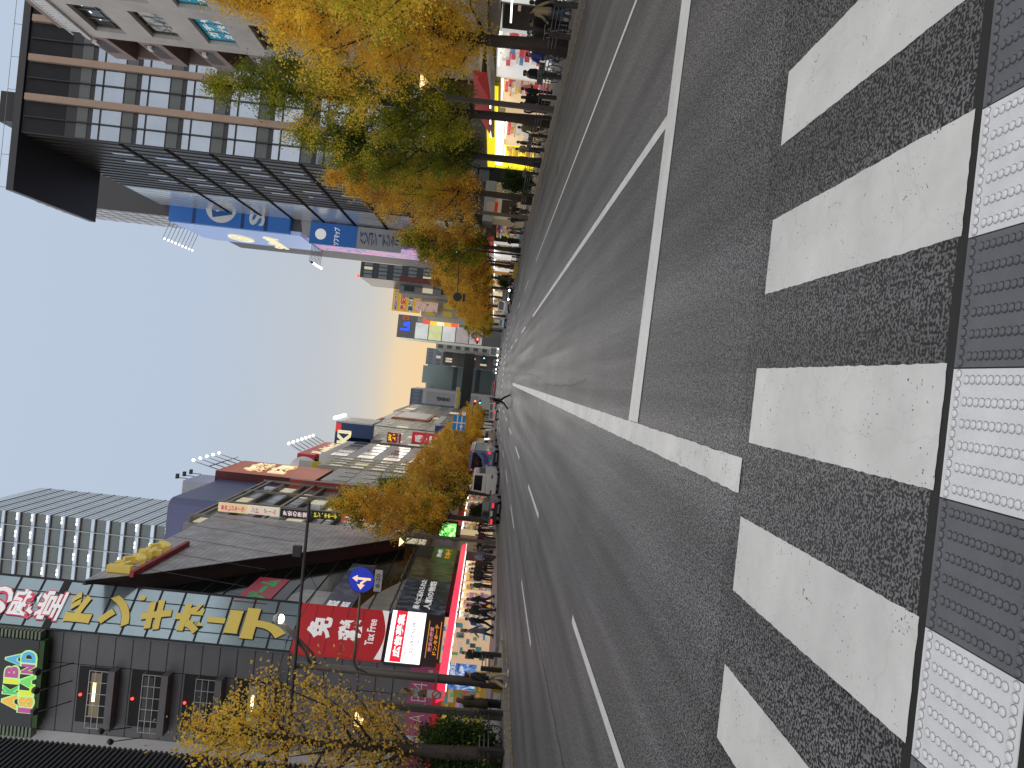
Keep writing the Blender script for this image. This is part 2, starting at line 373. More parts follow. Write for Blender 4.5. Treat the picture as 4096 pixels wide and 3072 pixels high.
# crosswalk in the distance
for k in range(24):
    x = KL + 1 + k * .95
    sheet('crosswalk_stripe', x, 118, x + .45, 122, .009, M_paint)
sheet('stop_line', KL, 113, -.6, 113.5, .009, M_paint)
sheet('lane_line', KL, 60.7, KR, 60.95, .009, mat('joint', (.10, .10, .10), .8))
# pavements with kerbs
M_pave = mat('paving', (.20, .19, .185), .75, var=.18, scale=2.2, bump=.1, bscale=60)
M_kerb = mat('kerbstone', (.20, .185, .17), .8, var=.25, scale=5, bump=.15)
M_gut = mat('gutter', (.13, .125, .12), .8, var=.25, scale=4)
def pave(pts_kerb, xb):
    """pts_kerb: kerb polyline (x,y) near to far; xb: building line"""
    mb = MB(); k = MB(); g = MB()
    s = 1 if xb > pts_kerb[0][0] else -1
    for (xa, ya), (x2, y2) in zip(pts_kerb, pts_kerb[1:]):
        mb.quad((xa + s * .18, ya, .15), (xb, ya, .15), (xb, y2, .15), (x2 + s * .18, y2, .15))
        if s > 0: pass
        k.add([(xa, ya, 0), (xa + s * .02, ya, .155), (xa + s * .18, ya, .155), (x2, y2, 0), (x2 + s * .02, y2, .155), (x2 + s * .18, y2, .155), (xa + s * .18, ya, 0), (x2 + s * .18, y2, 0)],
              [(0, 1, 4, 3), (1, 2, 5, 4), (2, 6, 7, 5), (0, 6, 2, 1), (3, 4, 5, 7)])
        g.quad((xa - s * .45, ya, .006), (xa, ya, .006), (x2, y2, .006), (x2 - s * .45, y2, .006))
    ya, y2 = pts_kerb[0][1], pts_kerb[-1][1]
    mb.quad((pts_kerb[0][0] + s * .18, ya, .15), (xb, ya, .15), (xb, ya, -.005), (pts_kerb[0][0] + s * .18, ya, -.005))
    mb.quad((pts_kerb[-1][0] + s * .18, y2, .15), (xb, y2, .15), (xb, y2, -.005), (pts_kerb[-1][0] + s * .18, y2, -.005))
    p = tag(mb.build('pavement', M_pave), kind='structure')
    tag(k.build('kerb', M_kerb), kind='structure'); tag(g.build('gutter', M_gut), kind='structure')
pave([(KL + .55 - .8, -10), (KL + .2 - .4, 22), (KL + .15, 27), (KL + .1, 31.5), (KL - .3, 33.2), (KL - 1.2, 34.2), (KL - 2.6, 34.8)], BL - 6)
pave([(KL - 2.3, 37.8), (KL - 1.3, 42), (KL - .9, 50), (KL - .6, 62), (KL - .2, 90), (KL, 190), (KL, 420)], BL - 3)
pave([(KR - .1, -10), (KR - .1, 62.8)], BR + 3)
pave([(KR - .1, 76), (KR - .2, 110), (KR - .2, 190), (KR, 420)], BR + 3)
# ------------------------------------------------------------------ left side buildings
def zf(ox, oy, s):
    return lambda x, y: (ox + x * s, oy + y * s)
K = .6172                                   # 1024/1659
z1 = zf(0, 2048, K); z2 = zf(1024, 2048, K); zr = zf(1180, 2150, .33149); z3 = zf(0, 1700, .46293); z4 = zf(1024, 1500, .46293)
z6 = zf(860, 1860, .28933); z5 = zf(1150, 1550, .24108); zk = zf(860, 1800, .19892); zs = zf(400, 2080, .25316); zq = zf(1560, 2640, .26042)
M_gpan = mat('panel_grey', (.125, .125, .135), .5, var=.10, scale=.7)
M_lpan = mat('panel_light', (.42, .41, .41), .6, var=.08, scale=.8)
M_black = mat('black_metal', (.012, .012, .013), .45, var=.2, scale=4)
M_dark = mat('dark_paint', (.03, .03, .032), .5, var=.15)
M_joint = mat('joint_black', (.008, .008, .009), .6, var=0)
M_sgl = mat('sky_glass', (.31, .40, .44), .16, metal=.65, var=.10, scale=.35, spec=.9)
M_dgl = mat('dark_glass', (.005, .006, .0065), .09, var=.2, scale=.4, spec=.22)
M_white = mat('white_paint', (.72, .72, .72), .5, var=.06)
M_yel = mat('letter_yellow', (.66, .50, .10), .45, var=.04, emit=(.66, .50, .10), estr=.2)
M_red = mat('sign_red', (.42, .012, .02), .45, var=.06, emit=(.5, .012, .02), estr=.22)
M_redp = mat('red_paint', (.36, .02, .035), .5, var=.1)
M_wlet = mat('letter_white', (.8, .8, .8), .5, var=0, emit=(.8, .8, .8), estr=.35)
M_steel = mat('steel', (.30, .30, .31), .4, metal=.7, var=.1)
G_white = glow('lamp_white', (1, .97, .92), 4.5)
G_board = glow('board_white', (1, .98, .99), 1.6)
G_warm = glow('lamp_warm', (1, .74, .34), 9.0)
G_red = glow('lamp_red', (1, .06, .04), 3.0)
G_ceil = glow('ceiling_light', (1, .95, .85), 3.0)
PALS = [(.75, .58, .10), (.62, .10, .12), (.75, .72, .66), (.14, .30, .52), (.62, .28, .38), (.24, .42, .20), (.55, .45, .35), (.70, .38, .12), (.10, .10, .12), (.10, .32, .34)]
GOODS = [mat('goods%d' % i, [q * .5 for q in c], .5, var=.55, scale=9, emit=[q ** 1.25 for q in c], estr=.42) for i, c in enumerate(PALS)]
# --- corner discount store --------------------------------------------------
CN = V((math.cos(math.radians(48)), -math.sin(math.radians(48)), 0)); CD = V((math.sin(math.radians(48)), math.cos(math.radians(48)), 0))
A = PX(1572, 2457, BL); B = PPl(1541, 2652, A, CN); YB = B.y
def cf(px, py, out=0.0): return PPl(px, py, A + CN * out, CN)
def ff(px, py, out=0.0): return PY(px, py, YB - out)
def sf(px, py, out=0.0): return PX(px, py, BL + out)
UP = V((0, 0, 1))
D = thing('discount_store', 'discount store with slanted grey slate front, red tax free panel and big yellow letters', 'store', (BL, 48.3, 0))
mb = MB()
ZT = 37.0
def ft(p, z): return (p.x, p.y, z)
mb.prism([(A.x, A.y, 4.7), (B.x, B.y, 4.7), (-36, YB, 4.7), (-36, 54, 4.7), (-17.9, 54, 4.7)], (0, 0, ZT - 4.7)); mb.box((-36, YB, 0), (B.x - .3, 54, 4.69))
mb.build('wall', M_gpan, D)
mb = MB(); mb.box((-36, 54.003, 4.7), (BL - .02, 68, 24.9)); mb.box((-36, 54.003, 0), (BL - 1.4, 68, 4.69)); mb.box((-17.6, A.y + .3, 4.7), (BL - .02, 54, 20)); mb.build('rear_wall', M_dark, D)
# dark glass street front
mb = MB()
g0, g1 = A.y + .02, 68.0
mb.box((BL - .015, g0, 6.8), (BL, g1, 24.7)); mb.build('dark_glass_front', M_dgl, D)
mb = MB()
for i in range(14):
    z = 6.8 + i * 1.35; mb.box((BL + .002, g0, z - .035), (BL + .05, g1, z + .035))
mb.build('glazing_bars', M_joint, D)
# pale reflecting blind panes low on the dark glass
mb = MB()
for a, b, c, d in (((0, 600), (120, 600), (330, 495), (230, 490)),):
    pass
mb.poly([sf(*z2(150, 602), .004), sf(*z2(420, 615), .004), sf(*z2(535, 525), .004), sf(*z2(330, 500), .004), sf(*z2(215, 540), .004)])
mb.poly([sf(*z2(640, 640), .004), sf(*z2(905, 660), .004), sf(*z2(985, 545), .004), sf(*z2(985, 430), .004), sf(*z2(760, 540), .004)])
mb.build('window_blind', mat('blind', (.30, .31, .31), .3, var=.35, scale=.8, spec=.8), D)
# slate canopy
XS = BL + 1.0
def sl_(px, py): return PX(px, py, XS)
def slate_mat():
    mt = bpy.data.materials.new('slate'); mt.use_nodes = True; t = mt.node_tree; b = t.nodes['Principled BSDF']; n = t.nodes.new; l = t.links.new
    g = n('ShaderNodeNewGeometry'); sp = n('ShaderNodeSeparateXYZ'); l(g.outputs['Position'], sp.inputs[0])
    cb = n('ShaderNodeCombineXYZ'); l(sp.outputs['Y'], cb.inputs[0]); l(sp.outputs['Z'], cb.inputs[1])
    br = n('ShaderNodeTexBrick'); l(cb.outputs[0], br.inputs['Vector']); br.inputs['Scale'].default_value = 1.0; br.inputs['Mortar Size'].default_value = .035; br.inputs['Brick Width'].default_value = 1.4; br.inputs['Row Height'].default_value = .42
    br.inputs['Color1'].default_value = (.385, .375, .385, 1); br.inputs['Color2'].default_value = (.43, .42, .43, 1); br.inputs['Mortar'].default_value = (.28, .27, .275, 1)
    no = n('ShaderNodeTexNoise'); no.inputs['Scale'].default_value = .9; no.inputs['Detail'].default_value = 8; l(g.outputs['Position'], no.inputs['Vector'])
    r = n('ShaderNodeMapRange'); r.inputs[1].default_value = .3; r.inputs[2].default_value = .7; r.inputs[3].default_value = .75; r.inputs[4].default_value = 1.25; l(no.outputs['Fac'], r.inputs[0])
    v = n('ShaderNodeVectorMath'); v.operation = 'SCALE'; l(br.outputs['Color'], v.inputs[0]); l(r.outputs[0], v.inputs['Scale']); l(v.outputs[0], b.inputs['Base Color']); b.inputs['Roughness'].default_value = .5
    return mt
M_slate = slate_mat()
sp = [sl_(336, 2324), sl_(600, 2294), sl_(1024, 2233), sl_(1351, 2192), sl_(1617, 2150)]
far = 68.0; tz = 25.0
poly = [V((XS, sp[0].y, tz))] + sp[1:] + [V((XS, far, sp[-1].z)), V((XS, far, tz))]
poly = [V((XS, p.y, p.z)) for p in poly]
mb = MB(); mb.prism(poly, (-.25, 0, 0)); mb.build('slate_canopy', M_slate, D)
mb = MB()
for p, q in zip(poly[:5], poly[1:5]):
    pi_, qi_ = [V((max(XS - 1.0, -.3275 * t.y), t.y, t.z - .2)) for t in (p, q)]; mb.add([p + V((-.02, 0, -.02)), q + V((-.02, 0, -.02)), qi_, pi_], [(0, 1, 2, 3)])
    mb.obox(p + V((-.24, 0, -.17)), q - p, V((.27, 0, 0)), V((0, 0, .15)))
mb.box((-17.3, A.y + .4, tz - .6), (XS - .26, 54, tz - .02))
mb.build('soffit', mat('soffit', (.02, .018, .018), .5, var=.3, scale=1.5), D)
# diagonal joints of the slate
mb = MB()
for i in range(5):
    y0 = 50 + i * 4.2; z0 = 24.9
    a = V((XS + .004, y0, z0)); b = V((XS + .004, y0 - 2.2, z0 - 9))
    mb.obox(a, b - a, V((0, .07, 0)), V((.006, 0, 0)))
mb.build('slate_joint', M_joint, D)
# 3d letters leaning on the slate edge
y0_, y1_ = PX(*zs(200, 790), XS + .25).y, PX(*zs(1260, 390), XS + .25).y
lz = 23.2
mt = mb = MB()
for i, chh in enumerate('ドンキン'):
    c = V((XS + .02, y0_ + (i + .5) * (y1_ - y0_) / 4, lz + .75))
    text_into(mb, chh, c, (0, 1, 0), UP, 1.5, (y1_ - y0_) / 4 * .85, .05, .22, 0, .25)
mb.build('roof_letters', M_yel, D)
MB().box((XS, y0_ - .3, lz - .45), (XS + .35, y1_ + .9, lz - .2)).build('letter_rail', M_redp, D)
# glass corner face
def cq(mb, pts, out, mi=0, th=None):
    P = [cf(*p, out) for p in pts]
    if th: mb.prism(P, CN * -th, mi)
    else: mb.poly(P, mi)
    return P
top = 36.5
cz = lambda s, z, out=0.0: V((A.x + CN.x * out - CD.x * s, A.y + CN.y * out - CD.y * s, z))
CWid = (A - B).length
zg0 = cf(1209, 2437).z; 
mb = MB(); mb.prism([cz(0, zg0, .35), cz(CWid, zg0, .35), cz(CWid, top, .35), cz(0, top, .35)], CN * -.33); mb.build('glass_corner', M_sgl, D)
mb = MB()
rows = [zg0 + i * (cf(275, 2357).z - zg0) / 10.0 for i in range(0, 15)]
for z in rows:
    mb.prism([cz(-.01, z - .05, .35), cz(CWid, z - .05, .35), cz(CWid, z + .05, .35), cz(-.01, z + .05, .35)], CN * .05)
for sx_ in (.0, .28, .78, 1.0):
    s0 = CWid * sx_
    w_ = .06 if sx_ in (0, 1.0) else .018
    mb.prism([cz(s0 - w_, zg0, .35), cz(s0 + w_, zg0, .35), cz(s0 + w_, top, .35), cz(s0 - w_, top, .35)], CN * .045)
zb = cf(270, 2357).z
mb.prism([cz(-.02, zb - .22, .35), cz(CWid, zb - .22, .35), cz(CWid, zb + .22, .35), cz(-.02, zb + .22, .35)], CN * .06)
mb.build('glazing_bars', M_joint, D)
# big vertical lettering on the glass: cell boundaries measured in the picture
mbt = MB(); mbo = MB()
Z = lambda px, py: cf(px, py, .37).z
for chh, xa, xb in (('ド', 265, 385), ('ン', 402, 545), ('キ', 570, 700), ('ホ', 708, 842), ('ー', 842, 918), ('テ', 912, 1180)):
    za, zb2 = Z(xa, 2440), Z(xb, 2440); c = cz(CWid * .53, (za + zb2) / 2, .37); h = abs(za - zb2); w = CWid * .62
    if chh == 'ー': args = ('|', c, CD, UP, h * .95, .34)
    else: args = (chh, c, CD, UP, h * .92, w)
    text_into(mbt, *args, .058, .01, 0, .085); text_into(mbo, *args, .072, .004, 0, .06)
text_into(mbt, '.', cz(CWid * .22, Z(570, 2400), .37), CD, UP, .36, .36, .05, .01, 0, .085)
mbo.build('letter_outline', M_joint, D); mbt.build('big_letters', M_yel, D)
mbt = MB(); mbo = MB()
for chh, xa, xb in (('安', -190, -70), ('の', -62, 58), ('殿', 50, 165), ('堂', 160, 272)):
    za, zb2 = Z(xa, 2400), Z(xb, 2400); c = cz(CWid * .55, (za + zb2) / 2, .37); h = abs(za - zb2)
    text_into(mbo, chh, c, CD, UP, h * .95, CWid * .62, .075, .004, 0, .06); text_into(mbt, chh, c, CD, UP, h * .9, CWid * .58, .022, .01, 0, .085)
mbo.build('letter_outline', mat('letter_pink', (.6, .06, .12), .5, var=0, emit=(.6, .06, .12), estr=.3), D); mbt.build('pink_edged_letters', M_wlet, D)
# tax free panel
zt, zbm = zg0 - .02, cf(*z2(865, 668)).z
mb = MB(); mb.prism([cz(0, zbm, .42), cz(CWid, zbm, .42), cz(CWid, zt, .42), cz(0, zt, .42)], CN * -.4)
tx = mb.build('tax_free_panel', M_red, D)
mb = MB()
for i in range(1, 5):
    z = zbm + .55 + (zt - zbm - .55) * i / 5; mb.prism([cz(0, z - .02, .42), cz(CWid, z - .02, .42), cz(CWid, z + .02, .42), cz(0, z + .02, .42)], CN * .012)
mb.build('panel_joint', mat('joint_red', (.20, .01, .015), .5, var=0), D)
mb = MB()
pts = [cz(CWid * t, zbm + .02 + .42 * (1 - math.sin(PI * t)) , .425) for t in [i / 16 for i in range(17)]]
mb.prism([cz(CWid, zbm, .425), cz(0, zbm, .425)] + pts, CN * .01); mb.build('white_arc', M_wlet, D)
for chh, xa, xb in (('免', 1225, 1322), ('税', 1350, 1448)):
    za, zb2 = Z(xa, 2535), Z(xb, 2535); text(chh, 'tax_letter', M_wlet, D, cz(CWid * .47, (za + zb2) / 2, .43), CD, UP, (za - zb2), CWid * .44, .045, .01, .012)
text('Tax Free', 'tax_letter', M_wlet, D, cz(CWid * .47, Z(1478, 2560), .43), CD, UP, .52, CWid * .53, .02, .01, .012)
# led advertising board
P = [cf(1571, 2453, .5), cf(1705, 2462, .5), cf(1681, 2662, .5), cf(1540, 2652, .5)]
zl1, zl0 = P[0].z, P[1].z
mb = MB(); mb.prism([cz(-.06, zl0, .5), cz(CWid + .06, zl0, .5), cz(CWid + .06, zl1, .5), cz(-.06, zl1, .5)], CN * -.1); led = mb.build('led_board', G_board, D)
MB().prism([cz(-.12, zl0 - .08, .39), cz(CWid + .12, zl0 - .08, .39), cz(CWid + .12, zl1 + .1, .39), cz(-.12, zl1 + .1, .39)], CN * -.38).build('led_housing', M_black, D)
zr1 = zl1 - (zl1 - zl0) * .13; zr0 = zl1 - (zl1 - zl0) * .45
MB().prism([cz(-.06, zr0, .505), cz(CWid + .06, zr0, .505), cz(CWid + .06, zr1, .505), cz(-.06, zr1, .505)], CN * .01).build('red_band', glow('board_red', (.95, .02, .05), .8), D)
qtext('広告募集', 'led_letters', G_board, D, cz(CWid * .93, zr1 - .12, .52), cz(CWid * .05, zr1 - .12, .52), cz(CWid * .93, zr0 + .12, .52), .03, .005, .01)
G_ink = mat('ink', (.05, .05, .06), .6, var=0); 
hb = zl1 - zl0
text('お問合せ', 'led_small_letters', mat('ink_red', (.5, .02, .05), .6, var=0), D, cz(CWid * .80, zl1 - hb * .55, .51), CD, UP, .15, .6, .01, .004)
text('03-5937-5179', 'led_phone_number', G_ink, D, cz(CWid * .52, zl1 - hb * .70, .51), CD, UP, .24, CWid * .62, .008, .004)
text('株式会社', 'led_small_letters', G_ink, D, cz(CWid * .45, zl1 - hb * .88, .51), CD, UP, .15, CWid * .4, 0, .004)
# dark store sign under it
zd1, zd0 = zl0 - .1, cf(1780, 2467, .3).z
MB().prism([cz(-.04, zd0, .42), cz(CWid + .04, zd0, .42), cz(CWid + .04, zd1, .42), cz(-.04, zd1, .42)], CN * -.4).build('store_sign', mat('sign_brown', (.018, .012, .014), .5, var=.1), D)
M_or = mat('letter_orange', (.8, .36, .02), .5, var=0, emit=(.8, .36, .02), estr=.5)
hd = zd1 - zd0
text('激安の殿堂', 'store_sign_letters', mat('letter_rose', (.75, .35, .42), .5, var=0, emit=(.75, .35, .42), estr=.3), D, cz(CWid * .5, zd1 - hd * .36, .43), CD, UP, hd * .22, CWid * .5, .02, .01)
text('ドン.キホーテ', 'store_sign_letters', M_or, D, cz(CWid * .5, zd1 - hd * .64, .43), CD, UP, hd * .22, CWid * .62, .03, .01)
for t in (.17, .86):
    MB().prism([cz(CWid * .12, zd1 - hd * t - .02, .425), cz(CWid * .88, zd1 - hd * t - .02, .425), cz(CWid * .88, zd1 - hd * t + .02, .425), cz(CWid * .12, zd1 - hd * t + .02, .425)], CN * .01).build('sign_rule', M_or, D)
# wall below sign
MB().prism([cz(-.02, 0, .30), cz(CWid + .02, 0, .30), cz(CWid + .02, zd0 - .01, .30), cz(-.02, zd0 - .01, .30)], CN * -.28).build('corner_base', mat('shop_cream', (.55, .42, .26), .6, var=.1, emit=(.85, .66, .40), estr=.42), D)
r_ = random.Random(3); gb = MB()
for k in range(34):
    s_ = r_.uniform(.05, CWid - .6); z_ = r_.uniform(.3, 2.9); w_ = r_.uniform(.15, .4); h_ = r_.uniform(.12, .5); gb.prism([cz(s_, z_, .33 + k * .002), cz(s_ + w_, z_, .33 + k * .002), cz(s_ + w_, z_ + h_, .33 + k * .002), cz(s_, z_ + h_, .33 + k * .002)], CN * .02, r_.choice([2, 3, 9, 3, 2, 8, 5]))
gb.build('display_goods', GOODS, D)
# grey front: joints, flat windows with the shade of openings put into their colour
mb = MB()
xs_ = [PY(*z1(500, 860), YB).x - i * 0 for i in range(1)]
zj = [PY(*z1(410 + i * 113, 833 + i * 9), YB).z for i in range(-4, 24)]
for z in zj: mb.box((-30, YB - .012, z - .025), (B.x - .02, YB - .001, z + .025))
for py in ((500, 1000), (1075, 1000)):
    pass
xm = PY(*z1(500, 985), YB).x
mb.box((xm - .02, YB - .012, 5.5), (xm + .02, YB - .001, ZT))
mb.build('panel_joints', M_joint, D)
xl0, xl1 = PY(*z1(600, 1440), YB).x, PY(*z1(600, 1525), YB).x
MB().box((xl1 - 4, YB - .03, 5.5), (xl0, YB - .013, ZT)).build('light_strip', M_lpan, D)
G_room = mat('room', (.16, .14, .10), .8, var=.3, scale=1, emit=(.30, .24, .12), estr=.25)
for i, (a, b, c, d, lit) in enumerate((((515, 1000), (745, 1012), (720, 1385), (490, 1345), 1), ((855, 1025), (1090, 1040), (1055, 1412), (830, 1375), 0), ((1195, 1055), (1432, 1068), (1398, 1440), (1170, 1402), 0), ((1537, 1082), (1772, 1095), (1738, 1468), (1512, 1430), 1))):
    p1, p2, p3, p4 = [PY(*z1(*q), YB) for q in (a, b, c, d)]
    xr, xl = (p1.x + p2.x) / 2, (p3.x + p4.x) / 2; zt_, zb_ = (p1.z + p4.z) / 2, (p2.z + p3.z) / 2
    w = MB()
    hgt = zt_ - zb_
    # flat box proud of the wall; near-black colour stands for a deep opening's shade
    w.box((xl, YB - .035, zb_), (xr, YB - .015, zt_), 0)
    wo_ = w.build('window', mat('recess_shade', (.006, .006, .007), .7, var=0), D)
    pz1, pz0 = zt_ - hgt * .36, zt_ - hgt * .62
    MB().box((xl + .35, YB - .05, pz0), (xr - .35, YB - .037, pz1)).build('pane', G_room if lit else mat('dim_room', (.03, .03, .033), .3, var=.3, scale=2), wo_)
    if lit:
        MB().box((xl + 1.3, YB - .07, pz0 + .25), (xr - .9, YB - .052, pz0 + .42)).build('tube_light', glow('tube', (1, .85, .45), 3), wo_)
    w = MB(); x0_, x1_ = xl - .05, xr + .02; zz = zt_ - hgt * .42
    rail_y0 = YB - .6
    for k in range(3): w.box((x0_, rail_y0, zz - k * hgt * .17), (x1_, rail_y0 + .03, zz - k * hgt * .17 + .03))
    for k in range(6):
        xx = x0_ + (x1_ - x0_) * k / 5; w.box((xx - .015, rail_y0 - .002, zb_), (xx + .015, rail_y0 + .025, zz + .03))
    for xx in (x0_, x1_ - .03): w.box((xx, rail_y0, zz), (xx + .03, YB - .05, zz + .03))
    w.build('balcony_rail', mat('rail', (.42, .42, .41), .4, metal=.5, var=.05), D)
    MB().box((x0_ - .1, YB - .75, zb_ - .3), (x1_ + .1, YB - .05, zb_ + .1)).build('balcony_ledge', mat('ledge', (.12, .11, .115), .5, var=.08), D)
    if i < 3: MB().sph((PY(*z1(*[(520, 1183), (857, 1210), (1196, 1237)][i]), YB - .2)), .09).build('warning_lamp', G_red, D)
# island sign high on the front
p1, p2 = PY(*z1(255, 835), YB - .9), PY(*z1(222, 1400), YB - .9)
zs0 = p1.z
MB().box((p2.x, YB - .9, zs0), (p1.x, YB - .15, ZT)).build('island_board', mat('board_slate', (.03, .034, .038), .5, var=.1), D)
for xa, xb in ((p2.x - .7, p2.x - .02), (p1.x + .02, p1.x + .5)):
    mb = MB(); mb.box((xa, YB - .5, zs0), (xb, YB - .2, zs0 + 8.8))
    for k in range(40): mb.box((xa, YB - .85, zs0 + k * .22), (xb, YB - .501, zs0 + k * .22 + .12))
    mb.build('board_flank', mat('rib', (.16, .20, .14), .5, var=.2), D)
zi = zf(0, 2600, .28453)
MB().box((p2.x, YB - .88, zs0 - .32), (p1.x, YB - .3, zs0 - .02)).build('green_glow_tray', mat('green_tray', (.02, .06, .008), .6, var=.2), D)
pal = {'o': (.60, .34, .05), 'g': (.05, .42, .12), 'y': (.52, .58, .03), 'p': (.34, .06, .22), 'b': (.07, .30, .50), 'l': (.12, .52, .10)}
lo_ = MB(); per = []
yy = YB - .93
for word in ((('A', 30, 250, 600, 830, 'o'), ('K', 45, 260, 485, 620, 'g'), ('I', 60, 268, 400, 470, 'y'), ('B', 70, 275, 215, 390, 'p'), ('A', 85, 300, 40, 210, 'b')),
             (('I', 250, 455, 805, 880, 'p'), ('S', 262, 480, 645, 800, 'o'), ('L', 272, 478, 480, 645, 'y'), ('A', 288, 495, 325, 560, 'l'), ('N', 298, 505, 190, 335, 'p'), ('D', 305, 520, 8, 182, 'b'))):
    for chh, xa, xb, ya, yb, cc_ in word:
        q1, q2 = PY(*zi(xa, (ya + yb) / 2), yy), PY(*zi(xb, (ya + yb) / 2), yy); r1, r2 = PY(*zi((xa + xb) / 2, yb), yy), PY(*zi((xa + xb) / 2, ya), yy)
        c = (q1 + q2) / 2; h = q1.z - q2.z; w = r2.x - r1.x
        text_into(lo_, chh, c, (1, 0, 0), UP, h * 1.12, w * 1.12 if chh != 'I' else w * 1.2, .09, .01, 0, .02)
        text(chh, 'island_letter', mat('isl_' + cc_, pal[cc_], .5, var=0, emit=pal[cc_], estr=.75), D, c, (1, 0, 0), UP, h * .92, w * .9, .06, .01, .06)
lo_.build('letter_halo', glow('halo_green', (.55, .9, .35), .75), D)
for q in ((525, 285), (505, 545), (490, 840)):
    p = PY(*zi(*q), YB - 1.5)
    fl = MB(); fl.tube([(p.x, YB - .05, p.z - 1.3), (p.x - .1, YB - 1.5, p.z - .2)], .035, 6); fl.disc((p.x - .1, YB - 1.5, p.z), (0, .5, 1), .2, .25, 10)
    fl.build('flood_light', M_black, D)
for q in ((655, 1420), (715, 1490), (1372, 1478), (1418, 1545)):
    p = PY(*z1(*q), YB - 1.3)
    fl = MB(); fl.tube([(p.x - .25, YB - .05, p.z - 1.2), (p.x, YB - 1.3, p.z)], .03, 6); fl.disc((p.x, YB - 1.3, p.z), (0, .6, 1), .16, .22, 10); fl.build('flood_light', M_black, D)
# pink theatre sign on the ground floor front
zp1, zp0 = PY(*zq(270, 600), YB - .1).z, PY(*zq(650, 600), YB - .1).z
xp1, xp0 = PY(*zq(500, 95), YB - .1).x, PY(*zq(430, 1440), YB - .1).x
MB().box((xp0, YB - .12, zp0), (xp1, YB - .02, zp1)).build('theatre_sign', mat('sign_pink', (.34, .075, .16), .5, var=.06), D)
xw = PY(*zq(430, 1170), YB - .1).x
MB().box((xp0, YB - .135, zp0), (xw, YB - .122, zp1)).build('sign_white_field', mat('field_white', (.52, .50, .52), .5, var=.05), D)
M_thin = mat('letter_pale', (.66, .58, .62), .5, var=0)
for chh, ya, yb in (('A', 830, 960), ('K', 650, 790), ('B', 520, 632), ('4', 340, 470), ('8', 195, 310)):
    ra, rb = PY(*zq(420, yb), YB - .13), PY(*zq(420, ya), YB - .13)
    text(chh, 'theatre_letter', M_thin, D, ((ra.x + rb.x) / 2, YB - .13, zp0 + (zp1 - zp0) * .56), (1, 0, 0), UP, (zp1 - zp0) * .60, abs(rb.x - ra.x) * .95, -.022, .01)
text('劇場', 'theatre_letter', M_thin, D, (PY(*zq(640, 220), YB - .13).x, YB - .13, zp0 + (zp1 - zp0) * .17), (1, 0, 0), UP, .30, .55, 0, .01)
cxo = PY(*zq(440, 1275), YB - .14); rr_ = (PY(*zq(440, 1180), YB - .14).x - PY(*zq(440, 1370), YB - .14).x) / 2
mb = MB(); mb.loft([[(cxo.x + (rr_ * q) * math.cos(2 * PI * k / 28), YB - d_, cxo.z + (rr_ * q) * math.sin(2 * PI * k / 28)) for k in range(28)] for q, d_ in ((1, .136), (1, .15), (.72, .15), (.72, .136))], 0, False, False); mb.build('theatre_ring', mat('sign_pink2', (.38, .08, .17), .5, var=0), D)
MB().box((xp0 - 4, YB - .10, zp0), (xp0 - .01, YB - .02, zp1 + .2)).build('maroon_panel', mat('maroon', (.13, .012, .02), .5, var=.1), D)
MB().box((xp0 - 4, YB - .5, zp0 - .55), (xp1 + .3, YB - .02, zp0 - .01)).build('red_band', M_red, D)
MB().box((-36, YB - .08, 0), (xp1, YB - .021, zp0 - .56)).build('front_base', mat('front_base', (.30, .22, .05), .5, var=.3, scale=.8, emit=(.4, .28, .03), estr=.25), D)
# posters on the street side above the canopy
def sp4(q): return [sf(*zr(*p), .18) for p in q]
XPo = BL + .18
po1 = [sf(*zr(1190, 890), .18), sf(*zr(1450, 235), .18)]
pz0, pz1 = sf(*zr(1800, 945), .18).z, po1[0].z
yA_, yM, yE = A.y + .05, sf(*zr(1330, 480), .18).y, sf(*zr(1450, 235), .18).y
def artmat(name, c1, c2, c3, sc, es):
    mt = bpy.data.materials.new(name); mt.use_nodes = True; t = mt.node_tree; b = t.nodes['Principled BSDF']; n = t.nodes.new; l = t.links.new
    g = n('ShaderNodeNewGeometry'); no = n('ShaderNodeTexNoise'); no.inputs['Scale'].default_value = sc; no.inputs['Detail'].default_value = 5; no.inputs['Distortion'].default_value = 1.6; l(g.outputs['Position'], no.inputs['Vector'])
    r = n('ShaderNodeValToRGB'); e = r.color_ramp.elements; e.new(.5); e[0].position = .36; e[0].color = (*c1, 1); e[1].position = .5; e[1].color = (*c2, 1); e[2].position = .66; e[2].color = (*c3, 1)
    l(no.outputs['Fac'], r.inputs[0]); l(r.outputs[0], b.inputs['Base Color']); l(r.outputs[0], b.inputs['Emission Color']); b.inputs['Emission Strength'].default_value = es; b.inputs['Roughness'].default_value = .4
    MATS[name] = mt; return mt
MB().box((BL + .05, yA_, pz0), (XPo, yM, pz1)).build('poster', artmat('art_night', (.008, .012, .02), (.02, .03, .05), (.08, .14, .20), .9, .15), D)
MB().box((BL + .05, yM + .02, pz0), (XPo, yE, pz1)).build('poster', artmat('art_olive', (.02, .02, .008), (.05, .05, .015), (.10, .11, .06), .8, .15), D)
MB().box((BL + .05, yE + .02, pz0), (XPo, yE + 4.2, pz0 + (pz1 - pz0) * .62)).build('store_sign', mat('sign_olive', (.045, .05, .008), .5, var=.1, emit=(.06, .065, .01), estr=.4), D)
def stext(s, y0, y1, zc, h, mt_, nm='poster_letters', bold=.02):
    return text(s, nm, mt_, D, (XPo, (y0 + y1) / 2, zc), (0, 1, 0), UP, h, abs(y1 - y0), bold, .008, .012)
hp = pz1 - pz0
stext('星々に忘れられた', yA_ + .9, yM - .2, pz0 + hp * .60, hp * .13, M_wlet); stext('人類の物語', yA_ + 1.0, yM - .4, pz0 + hp * .38, hp * .15, M_wlet)
